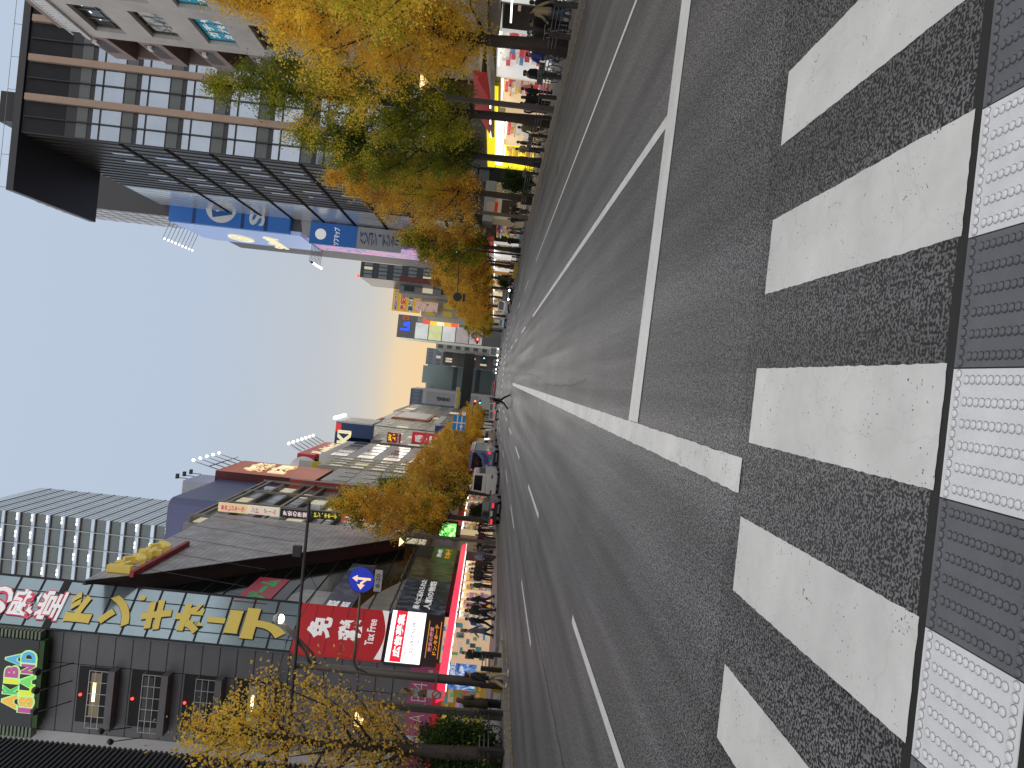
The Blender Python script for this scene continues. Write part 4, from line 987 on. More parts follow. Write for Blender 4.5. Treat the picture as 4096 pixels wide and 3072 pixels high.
# white gridded block and blue electronics store beyond
XWG = 17.8
WG = thing('white_grid_building', 'tall pale building clad in a white square grid, seen under the black roof edge', 'building', (XWG, 113, 0))
pg = PY(139, 805, 113.4); zwg = pg.z; yg0 = 113.7; xg = pg.x; yg1 = PX(324, 870, xg).y
w_ = MB().box((xg, yg0, 0), (48, yg1, zwg)).build('wall', [mat('grid_dark', (.05, .05, .055), .5, var=.1), mat('grid_white', (.62, .63, .64), .4, var=.06, scale=.3)], WG)
for p in w_.data.polygons:
    if abs(p.normal.x) > .5: p.material_index = 1
mb = MB()
for k in range(int((zwg - 9) / 1.9)): mb.box((xg - .03, yg0, 8 + k * 1.9), (xg - .002, yg1, 8.16 + k * 1.9))
for k in range(int((yg1 - yg0) / 2.2)): mb.box((xg - .04, yg0 + .4 + k * 2.2, 8), (xg - .004, yg0 + .55 + k * 2.2, zwg))
mb.build('grid_joints', mat('grid_joint', (.16, .17, .18), .5, var=0), WG)
SM = thing('blue_store', 'electronics store with a blue signboard front and lit pale blue street side', 'store', (XWG, 113, 0))
YS = 112.64
zb1 = PX(675, 883, XWG).z; zb0 = PX(1140, 925, XWG).z
M_blue = mat('sign_blue', (.015, .10, .34), .45, var=.06, emit=(.015, .10, .34), estr=.3)
MB().box((XWG, YS, zb0), (26, YS + 1.0, zb1)).build('blue_board', M_blue, SM)
M_bside = mat('sign_lilac', (.26, .36, .62), .4, var=.04, emit=(.26, .36, .62), estr=.45)
mb = MB(); mb.prism([(XWG, YS + 1.01, zb0 - 1.5), (XWG, YS + 15, zb0 - 1.5), (XWG, YS + 15, zb1 - 1.5), (XWG, YS + 13.5, zb1), (XWG, YS + 1.01, zb1)], (.6, 0, 0)); mb.build('street_board', M_bside, SM)
MB().box((XWG + .62, YS + 1.02, 0), (28, YS + 26, zb1 - 2)).build('wall', mat('wall_slate', (.10, .10, .11), .5, var=.12), SM)
def bz(zx, zy): return PY(*zt3(zx, zy), YS - .02)
c = bz(1140, 300); rl = (bz(900, 300).z - bz(1400, 300).z) / 2
mb = MB(); mb.disc((c.x + .9, YS - .05, c.z), (0, 1, 0), rl, .06, 32); mb.build('round_logo', M_white, SM)
text('B', 'logo_letter', mat('logo_blue', (.015, .10, .34), .5, var=0), SM, (c.x + .9, YS - .09, c.z), (1, 0, .25), (-.25, 0, 1), rl * 1.3, rl * 1.1, .03, .01)
c = bz(1720, 415); text('S', 'store_letters', M_white, SM, (c.x + .25, YS - .02, c.z), (1, 0, 0), UP, 2.3, 1.9, .03, .05); text('ofmap', 'store_letters', M_white, SM, (c.x + 5.4, YS - .02, c.z), (1, 0, 0), UP, 2.3, 8.0, .03, .05)
mb = MB()
for zx in (700, 1490, 1870):
    z = bz(zx, 400).z; mb.box((XWG + .002, YS - .03, z - .25), (26, YS - .001, z + .25))
mb.build('board_joints', mat('joint_blue', (.008, .05, .18), .5, var=0), SM)
M_neon = mat('letter_cream', (.85, .78, .48), .4, var=0, emit=(.9, .82, .5), estr=.6)
c = PX(*zt3(1470, 690), XWG); mb = MB(); mb.loft([[(XWG - d, c.y + r * math.cos(2 * PI * k / 28) * 1.5, c.z + r * math.sin(2 * PI * k / 28)) for k in range(28)] for r, d in ((1.9, .02), (1.9, .2), (1.5, .2), (1.5, .02))], 0, False, False); mb.build('ring_logo', M_neon, SM)
text('B', 'ring_letter', M_neon, SM, (XWG - .05, c.y, c.z), (0, -1, .2), (0, -.2, 1), 2.4, 2.2, .02, .06)
c = PX(1105, 972, XWG); text('Sofmap', 'street_letters', M_neon, SM, (XWG - .05, c.y, c.z), (0, -1, 0), UP, 3.0, 11, .03, .06)
for k in range(9):
    a = PX(*zt3(340 + k * 85, 440 + k * 10), XWG); zz = a.z - .4
    mb = MB(); yk_ = YS + 1 + k * 1.3; mb.tube([(XWG + .3, yk_, zb1), (XWG - 2.6, yk_, zb1 + 1.0)], .045, 5); mb.build('lamp_arm', M_steel, SM)
    MB().sph((XWG - 2.6, yk_, zb1 + .7), .14).build('sign_lamp', G_white, SM)
for k in range(9):
    mb = MB(); yk_ = YS + 8.0 + k * .9; mb.tube([(XWG + .3, yk_, zb0 - 1.6), (XWG - 2.8, yk_, zb0 - 1.4)], .045, 5); mb.build('lamp_arm', M_steel, SM); MB().sph((XWG - 2.8, yk_, zb0 - 1.7), .17).build('sign_lamp', G_white if k > 1 else M_black, SM)
# striped facade, small blue sign, white sign and led screen lower down
mb = MB()
for k in range(6): mb.prism([(XWG + .1, YS + .3, zb0 - 2 - k * 2.6), (XWG + 5, YS + .3, zb0 - 1 - k * 2.6), (XWG + 5, YS + .3, zb0 - 2.6 - k * 2.6), (XWG + .1, YS + .3, zb0 - 3.4 - k * 2.6)], (0, .5, 0))
mb.build('slanted_panels', M_lpan, SM)
q0, q1 = PX(1235, 972, XWG - 1.2), PX(1420, 990, XWG - 1.2)
yq = q0.y
MB().box((XWG - 1.2, yq, q1.z), (XWG + 2.0, yq + .4, q0.z)).build('small_blue_sign', M_blue, SM)
text('ソフマップ', 'small_sign_letters', M_wlet, SM, (XWG + .2, yq - .01, (q0.z + q1.z) / 2 - .5), (1, 0, 0), UP, .9, 2.6, .03, .02)
MB().disc((XWG + .3, yq - .02, q0.z - 1.6), (0, 1, 0), .8, .04, 24).build('small_logo', M_wlet, SM)
q2 = PX(1600, 1010, XWG - 1.2)
MB().box((XWG - 1.2, yq + .02, q2.z), (XWG + 2.0, yq + .4, q1.z - .02)).build('small_white_sign', mat('sign_grey', (.42, .43, .45), .5, var=.05), SM)
qtext('パソコン・デジタル', 'small_sign_letters', mat('letter_navy', (.02, .05, .2), .5, var=0), SM, (XWG - .6, yq, q1.z - .4), (XWG + 1.4, yq, q1.z - .4), (XWG - .6, yq, q2.z + .3), .02, .01, .01, vert=True)
MB().box((XWG - .3, yq + 2, 14), (XWG - .01, yq + 12, q0.z + 1)).build('led_screen', artmat('art_led', (.06, .03, .22), (.22, .20, .50), (.75, .10, .16), .55, .6), SM)
# small cream building on the side street corner
CR = thing('cream_corner_building', 'small cream corner house with a dark menu board beside the side street', 'building', (XR - 1, 76.5, 0))
MB().box((XR - 1.5, 76.5, 0), (XR + 2.2, 79.5, 3.4)).build('wall', mat('cream', (.55, .45, .28), .6, var=.08, emit=(.55, .45, .28), estr=.12), CR)
MB().box((XR - 1.9, 76.2, 3.41), (XR + 2.2, 79.5, 4.4)).build('canopy', mat('canopy_grey', (.30, .29, .27), .6, var=.08), CR)
MB().box((XR - 1.1, 76.45, 1.1), (XR + .5, 76.49, 2.6)).build('menu_board', mat('board_brown', (.05, .035, .02), .5, var=.2), CR)
MB().box((XR - 1.2, 76.6, 4.41), (XR + 2.2, 79.5, 9)).build('upper_wall', M_dark, CR)
# ------------------------------------------------------------------ far buildings, both sides
def facade(name, label, cat, X, sgn, y0, y1, z, depth, wall, side=None, rows=0, colsn=0, wm=None, z0=6, front=None, roofbits=True, lit=.15, seed=1):
    o = thing(name, label, cat, (X, y0, 0))
    xa, xb = (X - depth, X) if sgn > 0 else (X, X + depth)
    w = MB().box((xa, y0, 0), (xb, y1, z)).build('wall', [wall, side or wall], o)
    for p in w.data.polygons:
        if abs(p.normal.x) > .5: p.material_index = 1
    r = random.Random(seed); ht = (z - 1 - z0) / max(rows, 1)
    for k in range(rows):
        for j in range(colsn):
            ya = y0 + (y1 - y0) * (j + .12) / colsn; yb = y0 + (y1 - y0) * (j + .88) / colsn; za = z0 + k * ht + ht * .25; zb = z0 + k * ht + ht * .85
            MB().box((X - .05, ya, za), (X + .05 , yb, zb)).build('window', wm if r.random() > lit else glow('pane_lit', (.7, .6, .4), .35), o)
    if front:
        fr, fc, fm = front; hf = (z - 1 - z0) / fr
        for k in range(fr):
            for j in range(fc):
                a = xa + (xb - xa) * (j + .15) / fc; b = xa + (xb - xa) * (j + .85) / fc
                MB().box((a, y0 - .05, z0 + k * hf + hf * .25), (b, y0 + .03, z0 + k * hf + hf * .8)).build('window', fm if r.random() > lit else glow('pane_lit', (.7, .6, .4), .35), o)
    if roofbits:
        mb = MB()
        for k in range(4):
            yy_ = r.uniform(y0 + .5, y1 - 1); xx = r.uniform(xa + 1, xb - 1); h = r.uniform(.8, 2.5)
            if k < 2: mb.box((xx - 1, yy_, z), (xx + 1, yy_ + 1.2, z + h * .7))
            else: mb.tube([(xx, yy_, z), (xx, yy_, z + 2.2 * h)], .06, 4)
        mb.build('roof_gear', mat('roof_gear', (.18, .18, .18), .6, var=.2), o)
    return o
def board(o, nm, X0, y, z0, X1, z1, m_, t=.3): return MB().box((X0, y - t, z0), (X1, y, z1)).build(nm, m_, o)
M_w1 = mat('wall_white', (.66, .65, .62), .6, var=.1, scale=.4); M_w2 = mat('wall_cream', (.60, .57, .48), .6, var=.1, scale=.4); M_pane = mat('pane_green', (.06, .09, .085), .4, var=.3, scale=.3, spec=.25)
M_g1 = mat('wall_midgrey', (.22, .22, .23), .6, var=.12, scale=.4)
# red billboard house
y0 = PX(1320, 1925, BL).y; zr_ = PX(1330, 1890, BL).z; y1 = 111.0
o = facade('billboard_building', 'white building with green glazing and a big red rooftop billboard', 'building', BL, 1, y0 + .5, y1, zr_, 16, M_w1, M_w1, 5, 3, M_pane, seed=3, front=(5, 4, M_pane), roofbits=False)
zt_, zb_ = PX(890, 1872, BL - .2).z, PX(1265, 1900, BL - .2).z
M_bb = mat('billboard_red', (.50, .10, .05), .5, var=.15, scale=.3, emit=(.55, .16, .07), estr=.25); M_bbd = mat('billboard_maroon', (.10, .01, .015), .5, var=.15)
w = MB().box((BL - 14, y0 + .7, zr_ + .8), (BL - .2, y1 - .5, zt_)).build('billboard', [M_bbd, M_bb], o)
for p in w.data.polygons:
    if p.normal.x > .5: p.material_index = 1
qtext('焼肉', 'billboard_letters', M_neon, o, (BL - .2, y0 + 2.6, zt_ - 2.3), (BL - .2, y1 - 1.6, zt_ - 2.3), (BL - .2, y0 + 2.6, zt_ - 8.5), .03, .12, .02, vert=True)
MB().box((BL - 14.2, y0 + 1, zr_ + .002), (BL - .6, y1 - .8, zr_ + .79)).build('billboard_base', M_black, o)
mb = MB()
for k in range(5): 
    yk_ = y0 + 1 + k * 2.3; mb.tube([(BL - .1, yk_, zt_ - .2), (BL + .7, yk_, zt_ + 3.2)], .06, 5)
mb.tube([(BL + .25, y0 + .6, zt_ + .9), (BL + .25, y1 - .6, zt_ + .9)], .07, 5); mb.build('lamp_rack', M_steel, o)
for k in range(5): MB().sph((BL + .8, y0 + 1 + k * 2.3, zt_ + 3.1), .19, .19, .19).build('billboard_lamp', G_white, o)
# yellow striped
o = facade('striped_building', 'narrow white building with pale yellow stripes and small yellow roof sign', 'building', BL, 1, 112, 124, PX(1300, 1845, BL).z, 15, M_w2, M_w1, 6, 3, mat('pane_pale2', (.36, .37, .36), .3, var=.2), seed=4)
zz = PX(1300, 1845, BL).z
mb = MB(); 
for k in range(4): mb.box((BL + .06, 112 + 3 * k + .1, 5), (BL + .12, 112 + 3 * k + .5, zz - .5))
mb.build('yellow_stripe', mat('stripe_yellow', (.58, .52, .12), .5, var=.05), o)
board(o, 'roof_sign', BL - 3, 116, zz + .2, BL, zz + 3.6, M_w1); MB().box((BL - 3, 115.65, zz + .2), (BL - .02, 115.69, zz + 1.6)).build('sign_yellow_field', mat('field_yellow', (.70, .52, .02), .5, var=0), o)
# white curved store with red logo board
yb0 = 125.0; zwt = PX(*z5(1040, 860), BL).z
zwt = 31.0
o = facade('white_store', 'white panelled store with a red rooftop board bearing a round white logo', 'store', BL, 1, yb0, 150, PX(*z5(720, 1020), BL).z, 15, M_w1, mat('wall_white2', (.62, .61, .585), .55, var=.1, scale=.3), 5, 5, mat('pane_dark', (.04, .04, .045), .2, var=.2), seed=6, front=(5, 3, M_pane), roofbits=False, lit=.05)
zw = PX(*z5(720, 1020), BL).z
zt_ = PX(*z5(300, 1010), BL).z
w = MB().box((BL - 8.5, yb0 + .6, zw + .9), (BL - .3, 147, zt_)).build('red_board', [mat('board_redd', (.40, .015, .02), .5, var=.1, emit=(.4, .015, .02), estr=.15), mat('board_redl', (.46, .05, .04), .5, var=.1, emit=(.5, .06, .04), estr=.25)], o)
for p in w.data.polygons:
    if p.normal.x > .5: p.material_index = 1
MB().box((BL - 8, yb0 + 1, zw + .002), (BL - 1, 146, zw + .89)).build('board_base', M_black, o)
zc_ = (zw + zt_) / 2 + .6
MB().disc((BL - 3.2, yb0 + .57, zc_), (0, 1, 0), 2.5, .05, 32).build('round_logo', M_white, o)
text('B', 'logo_letter', mat('logo_wine', (.25, .01, .05), .5, var=0), o, (BL - 3.2, yb0 + .54, zc_), (1, 0, .2), (-.2, 0, 1), 3.2, 2.2, .02, .02)
qtext('ビックカメラ', 'board_letters', M_neon, o, (BL - .3, yb0 + 3, zt_ - 1.4), (BL - .3, 145, zt_ - 1.4), (BL - .3, yb0 + 3, zt_ - 5.2), .02, .08, .02)
mb = MB()
for k in range(7): mb.tube([(BL - .2, yb0 + 3 + k * 2.9, zt_), (BL + .8, yb0 + 3 + k * 2.9, zt_ + 2.0)], .07, 4)
mb.build('lamp_rack', M_steel, o)
for k in range(7): MB().sph((BL + .9, yb0 + 3 + k * 2.9, zt_ + 2.2), .24).build('board_lamp', G_white, o)
for k in range(4): MB().sph((BL - 7.5 + k * 1.5, yb0 - 1, zt_ + .5), .3).build('board_lamp', G_white, o)
# navy board
o = facade('navy_board_building', 'building carrying a tall navy blue rooftop board with white letters', 'building', BL, 1, 158, 192, PX(1490, 1690, BL).z - 2, 22, M_g1, M_w2, 5, 6, M_pane, seed=8, front=(5, 5, M_pane))
Yn = 158.0
q0, q1, q2, q3 = PY(1345, 1765, Yn), PY(1345, 1688, Yn), PY(1490, 1694, Yn), PY(1490, 1765, Yn)
MB().box((q0.x - 3, Yn, q2.z), (q1.x, Yn + 3, q1.z)).build('navy_board', mat('board_navy', (.018, .045, .12), .5, var=.06, emit=(.018, .045, .12), estr=.2), o)
MB().box((q1.x + .002, Yn, q2.z), (q1.x + .3, Yn + 14, q1.z)).build('board_side', M_w1, o)
a, b = PY(*z5(940, 690), Yn), PY(*z5(940, 960), Yn)
text('KI', 'board_letters', M_neon, o, ((a.x + b.x) / 2, Yn - .02, PY(*z5(940, 800), Yn).z), (1, 0, 0), UP, (PY(*z5(820, 800), Yn).z - PY(*z5(1045, 800), Yn).z), abs(a.x - b.x) * .85, .05, .05)
MB().box((PY(*z5(850, 660), Yn).x - .9, Yn - .05, PY(*z5(895, 640), Yn).z), (PY(*z5(850, 590), Yn).x, Yn - .01, PY(*z5(808, 600), Yn).z)).build('red_patch', glow('patch_red', (.9, .05, .06), .6), o)
MB().box((q1.x + .4, Yn + 1, q1.z + .5), (q1.x + 1.0, Yn + 13, q1.z + .9)).build('strip_lamp', G_white, o)
# building with red and yellow sign
Yh = 150.5
h0, h1 = PY(*z5(1650, 905), Yh), PY(*z5(1890, 760), Yh)
o = facade('light_sign_building', 'grey building under red sign with one big yellow character', 'building', BL + .3, 1, Yh, 157.5, PY(1400, 1740, Yh).z - 6, 14, M_g1, M_w2, 4, 2, M_pane, seed=9)
MB().box((h0.x, Yh - .5, h1.z), (h1.x, Yh - .06, h0.z)).build('red_sign', mat('sign_wine', (.22, .012, .02), .5, var=.05, emit=(.22, .012, .02), estr=.4), o)
text('光', 'sign_letter', glow('sign_yel', (.9, .6, .03), .8, .8), o, ((h0.x + h1.x) / 2, Yh - .51, h0.z - (h0.z - h1.z) * .35), (1, 0, 0), UP, (h0.z - h1.z) * .55, (h1.x - h0.x) * .8, .06, .02)
text('ネットワーク', 'sign_letters', M_wlet, o, ((h0.x + h1.x) / 2, Yh - .51, h0.z - (h0.z - h1.z) * .82), (1, 0, 0), UP, (h0.z - h1.z) * .18, (h1.x - h0.x) * .9, .02, .02)
# three smaller ones further
spec = [(195, 222, 1500, 1690, 'glass_front_building', 'narrow grey glass fronted building with red roof edge', M_g1, M_w2), (224, 262, 1530, 1668, 'white_narrow_building', 'white building with a big orange framed white billboard', M_w1, M_w1), (266, 330, 1580, 1640, 'low_white_building', 'low white building before the railway bridge', M_w1, M_g1)]
for i, (ya, yb, tx2, ty2, nm, lb, m1, m2) in enumerate(spec):
    z = PX(tx2, ty2, BL).z; z = min(z, 40)
    o = facade(nm, lb, 'building', BL, 1, ya, yb, z, 24, m1, m2, 5, 4, M_pane, seed=20 + i, front=(5, 5, M_pane))
    if i == 0: MB().box((BL - .2, ya, z + .002), (BL + .3, yb, z + .9)).build('red_edge', M_redp, o); 
    if i == 1:
        MB().box((BL + .06, ya + 2, z - 14), (BL + .5, yb - 2, z - 3)).build('orange_frame', mat('frame_orange', (.55, .13, .04), .5, var=0), o); MB().box((BL + .51, ya + 4, z - 13.2), (BL + .6, yb - 4, z - 3.8)).build('white_billboard', mat('board_pale', (.62, .62, .60), .5, var=.1), o)
    if i == 0:
        for k, t in enumerate(('駅前', '歓迎')): pass
        MB().box((BL + .06, ya - .3, 8), (BL + 1.6, ya - .06, 15)).build('blade_sign', mat('blade_navy', (.02, .03, .12), .5, var=.1, emit=(.02, .03, .12), estr=.4), o)
MBs = thing('red_blade_sign', 'small lit red blade sign with white characters on the far left pavement', 'sign', (BL + 1, 160, 0))
MB().box((BL, 156.9, 10), (BL + 2.6, 157.2, 17)).build('board', mat('blade_red2', (.5, .03, .04), .5, var=.05, emit=(.5, .03, .04), estr=.4), MBs)
qtext('愛三', 'letters', M_wlet, MBs, (BL + .4, 156.88, 16.6), (BL + 2.2, 156.88, 16.6), (BL + .4, 156.88, 10.5), .04, .02, .02, vert=True)
# --- right, far
def fbox(name, label, Y, px0, py_r, py_l, depth, wall, cat='building', rows=0, fc=0, wm=None, side=None, seed=1, z0=4, lit=.15):
    """front face at distance Y between picture columns py_r (right) and py_l (left), top at picture px0"""
    a, b = PY(px0, py_r, Y), PY(px0, py_l, Y); z = (a.z + b.z) / 2
    o = thing(name, label, cat, ((a.x + b.x) / 2, Y, 0))
    w = MB().box((b.x, Y, 0), (a.x, Y + depth, z)).build('wall', [wall, side or wall], o)
    for p in w.data.polygons:
        if abs(p.normal.x) > .5: p.material_index = 1
    r = random.Random(seed)
    if rows:
        ht = (z - z0) / rows
        for k in range(rows):
            for j in range(fc):
                xa = b.x + (a.x - b.x) * (j + .14) / fc; xb = b.x + (a.x - b.x) * (j + .86) / fc
                MB().box((xa, Y - .06, z0 + k * ht + ht * .2), (xb, Y + .03, z0 + k * ht + ht * .75)).build('window', wm if r.random() > lit else glow('pane_lit', (.7, .6, .4), .35), o)
    return o, b.x, a.x, z
o, xa, xb, z = fbox('red_black_tower', 'slim dark tower with a red brick side, beyond the blue store', 190, 1442, 1045, 1108, 20, mat('tower_dark', (.05, .055, .065), .4, var=.2), rows=9, fc=4, wm=glass('tw', (.4, .46, .5), .12, .5), seed=31)
MB().box((xa - .02, 189.9, 4), (xa + (xb - xa) * .35, 189.99, z - 10)).build('red_panel', mat('panel_brick', (.14, .035, .028), .6, var=.15), o)
MB().sph((xa + .3, 190.5, z + .5), .4).build('beacon', G_red, o)
fbox('concrete_building', 'plain grey concrete building behind the yellow signboard', 200, 1602, 1050, 1170, 25, mat('concrete', (.34, .33, .32), .7, var=.12, scale=.2), rows=5, fc=2, wm=M_pane, seed=32)
Ym = 212.0
o, xa, xb, z = fbox('yellow_sign_building', 'shop building topped by a huge yellow signboard with red and blue characters', Ym + .6, 1690, 1135, 1262, 20, M_w2, rows=4, fc=4, wm=mat('pane_amber', (.45, .33, .05), .3, var=.3, emit=(.5, .36, .05), estr=.3), seed=33)
t0, t1 = PY(*zm(185, 120), Ym), PY(*zm(150, 640), Ym); b1 = PY(*zm(600, 660), Ym)
b1z = PY(*zm(760, 400), Ym).z; tz_ = (t0.z + t1.z) / 2
MB().box((t1.x, Ym - .2, b1z), (t0.x, Ym + .5, tz_)).build('yellow_board', mat('board_yellow', (.68, .40, .03), .5, var=.06, emit=(.7, .42, .03), estr=.35), o)
hh = tz_ - b1z; ww = t0.x - t1.x; xm_ = (t0.x + t1.x) / 2
M_rl = mat('letter_red', (.55, .02, .03), .5, var=0, emit=(.6, .02, .03), estr=.3); M_nl = mat('letter_darkblue', (.03, .07, .20), .5, var=0, emit=(.03, .07, .2), estr=.3); M_wo = mat('letter_edge', (.75, .75, .72), .5, var=0, emit=(.75, .75, .72), estr=.3)
for txt_, t, h, m_ in (('MEDIAリサイクル', .12, .13, M_nl), ('激安販売', .38, .20, M_rl), ('高額買取', .66, .20, M_nl), ('らしんばん', .90, .12, M_rl)):
    text(txt_, 'board_letters_edge', M_wo, o, (xm_, Ym - .21, tz_ - hh * t), (1, 0, 0), UP, hh * (h + .02), ww * .93, .085, .01)
    text(txt_, 'board_letters', m_, o, (xm_, Ym - .24, tz_ - hh * t), (1, 0, 0), UP, hh * h, ww * .9, .03, .02)
p0_, p1_ = PY(*zm(650, 440), Ym - 6), PY(*zm(1100, 690), Ym - 6)
MB().box((p1_.x, Ym - 6.3, p1_.z), (p0_.x, Ym - 6, p0_.z)).build('pink_board', artmat('art_pink', (.62, .42, .36), (.70, .50, .42), (.35, .10, .10), .8, .35), o)
MB().box((p1_.x + .2, Ym - 5.99, p1_.z + 1), (p0_.x - .2, Ym - .3, p1_.z + 1.6)).build('board_bracket', M_steel, o)
Yl = 250.0
o, xa, xb, z = fbox('glass_store', 'bright glass fronted store with a blue neon sign on its grey top', Yl, 1590, 1256, 1348, 22, mat('store_grey', (.15, .15, .155), .5, var=.1), cat='store', rows=0, side=mat('store_pale', (.50, .53, .50), .5, var=.12, scale=.3, emit=(.6, .65, .5), estr=.3), seed=34)
mb = MB()
for k, c_ in enumerate(((.62, .68, .66), (.66, .70, .36), (.62, .66, .66), (.40, .36, .36), (.52, .46, .50))):
    zt_, zb_ = z - 6 - k * (z - 12) / 5, z - 6 - (k + 1) * (z - 12) / 5
    MB().box((xa + .2, Yl - .15, zb_ + .3), (xa + (xb - xa) * .72, Yl - .002, zt_)).build('lit_floor', mat('lf%d' % k, c_, .4, var=.3, scale=.4, emit=c_, estr=.45), o)
    MB().box((xa + (xb - xa) * .74, Yl - .12, zb_ + .4), (xb - .2, Yl - .002, zt_ - .4)).build('side_floor', mat('sf%d' % (k % 2), (.30, .30, .30) if k % 2 else (.4, .35, .3), .4, var=.3, scale=.4), o)
text('La', 'neon_letters', glow('neon_blue', (.02, .08, 1), 1.6, .3), o, (xa + (xb - xa) * .52, Yl - .1, z - 2.6), (1, 0, 0), UP, 3.0, (xb - xa) * .40, .06, .1)
text('O', 'neon_ring', mat('ring_orange', (.40, .10, .04), .5, var=0, emit=(.4, .1, .04), estr=.3), o, (xa + (xb - xa) * .86, Yl - .1, z - 2.6), (1, 0, 0), UP, 2.6, (xb - xa) * .2, .08, .1)
AK = thing('letter_sign', 'cream blade sign with dark letters AKKY on the glass store', 'sign', (xa, Yl, 0))
q0, q1 = PY(*zm(1270, 975), Yl - 3), PY(*zm(1560, 920), Yl - 3)
MB().box((q0.x, Yl - 3.4, q1.z), (q1.x, Yl - 3, q0.z)).build('board', mat('akky_cream', (.70, .62, .5), .5, var=0, emit=(.7, .62, .5), estr=.4), AK)
qtext('AKKY', 'letters', G_ink, AK, (q0.x + .4, Yl - 3.42, q0.z - .4), (q1.x - .4, Yl - 3.42, q0.z - .4), (q0.x + .4, Yl - 3.42, q1.z + .4), .03, .02, .02, vert=True)
NS = thing('neon_blade', 'yellow and red neon blade sign below the yellow signboard', 'sign', (xb, Yl - 15, 0))
q0, q1 = PY(*zm(815, 790), Yl - 15), PY(*zm(1560, 800), Yl - 15)
for k, c_ in enumerate(((.7, .08, .05), (.85, .55, .05), (.8, .75, .5), (.85, .45, .04), (.75, .12, .05))):
    zt_ = q0.z - (q0.z - q1.z) * k / 5; zb_ = q0.z - (q0.z - q1.z) * (k + 1) / 5
    MB().box((q0.x - 2.0, Yl - 15.3, zb_ + .05), (q0.x + 1.2, Yl - 15, zt_)).build('neon_panel', mat('np%d' % k, c_, .5, var=.3, scale=1.2, emit=c_, estr=.9), NS)
# slim ones behind the far tree
fbox('pale_sign_building', 'pale narrow building with small coloured signs past the glass store', 290, 1745, 1355, 1392, 30, mat('wall_pale2', (.42, .42, .38), .6, var=.1), rows=6, fc=2, wm=mat('pane_dim', (.1, .1, .11), .3, var=.2), seed=35)
# --- end of the street
fbox('grey_tower', 'far grey tower block with flat roof, right of the green glass block', 520, 1705, 1390, 1456, 40, mat('far_grey', (.20, .22, .26), .6, var=.1, scale=.05), rows=8, fc=5, wm=mat('far_pane', (.13, .15, .18), .4, var=.1), seed=36)
fbox('brick_office', 'far brown brick office with tall windows behind the bridge', 400, 1772, 1398, 1458, 30, mat('far_brick', (.085, .065, .062), .7, var=.1, scale=.1), rows=4, fc=6, wm=mat('far_pane2', (.03, .03, .035), .4, var=.1), seed=37)
fbox('white_office', 'far white office with a row of letters beside the brick one', 395, 1752, 1388, 1402, 30, mat('far_white', (.40, .40, .41), .6, var=.1), rows=6, fc=1, wm=mat('far_pane', (.13, .15, .18), .4, var=.1), seed=38)
o, xa, xb, z = fbox('green_glass_block', 'far broad pale green glass office block above the railway bridge', 430, 1706, 1456, 1558, 60, mat('far_green', (.20, .27, .26), .35, var=.08, scale=.04, spec=.6), rows=0)
mb = MB()
for k in range(int((z - 3) / 1.5)): mb.box((xa, 429.9, 2 + k * 1.5), (xb, 429.96, 2.1 + k * 1.5))
for k in range(20): mb.box((xa + (xb - xa) * k / 20, 429.88, 2), (xa + (xb - xa) * k / 20 + .12, 429.95, z))
mb.build('glazing_grid', mat('far_green2', (.15, .21, .21), .4, var=0), o)
for zz in (PY(1820, 1500, 429).z, PY(1912, 1500, 429).z): MB().box((xa, 429.7, zz - 1.2), (xb, 429.86, zz + 1.2)).build('dark_band', mat('far_band', (.04, .06, .075), .4, var=0), o)
fbox('stepped_block', 'far stepped top of a green glass block', 470, 1690, 1460, 1530, 40, mat('far_green3', (.17, .23, .24), .4, var=.05))
o, xa, xb, z = fbox('sign_letter_building', 'far grey building lettered TENSHO beside the railway bridge', 400, 1690, 1553, 1612, 40, mat('far_g2', (.28, .28, .27), .6, var=.1), seed=40)
MB().box((xa, 399.8, 8), (xa + (xb - xa) * .82, 399.97, z - 2)).build('grey_panel', mat('far_g3', (.21, .21, .22), .6, var=.08), o)
t0, t1 = PY(1744, 1597, 399), PY(1800, 1597, 399)
text('TENSHO', 'wall_letters', mat('far_ink', (.02, .02, .025), .6, var=0), o, (xa + (xb - xa) * .40, 399.7, (t0.z + t1.z) / 2), (0, 0, -1), (1, 0, 0), 1.9, (t0.z - t1.z), .05, .05)
fbox('navy_block', 'far dark navy block rising behind the lettered building', 470, 1640, 1552, 1628, 40, mat('far_navy', (.055, .075, .11), .5, var=.1, scale=.1), rows=7, fc=5, wm=mat('far_pane3', (.09, .12, .16), .4, var=.1), seed=41, lit=.05)
# railway bridge with train
RB = thing('railway_bridge', 'dark steel railway girder bridge crossing the far end of the street', 'bridge', (0, 335, 0))
YB2 = 335.0
za, zb = PY(1890, 1500, YB2).z, PY(1851, 1500, YB2).z
MB().box((-60, YB2, za), (70, YB2 + 9, zb)).build('girder', mat('girder', (.018, .02, .018), .6, var=.15, scale=.2), RB)
mb = MB()
for k in range(26): MB().box((-36 + k * 3, YB2 - .25, za + .1), (-35.8 + k * 3, YB2 - .002, zb - .1)).build('stiffener', M_black, RB)
for xx in (-19, 20.5): MB().box((xx - 1.5, YB2 + 1, 0), (xx + 1.5, YB2 + 8, za - .002)).build('pier', mat('pier', (.2, .2, .2), .7, var=.1), RB)
TR = thing('commuter_train', 'commuter train with yellow stripe and dark windows on the bridge', 'train', (-25, YB2 + 4, zb))
xt = PY(1838, 1552, YB2 + 3).x; zt_ = PY(1822, 1580, YB2 + 3).z
w = MB(); w.prism([(xt, YB2 + 3, zb + .6), (xt + .35, YB2 + 3, zb + 1.6), (xt, YB2 + 3, zt_), (xt - 40, YB2 + 3, zt_), (xt - 40, YB2 + 3, zb + .6)], (0, 3, 0)); w.build('body', mat('train_body', (.52, .50, .46), .4, var=.06), TR)
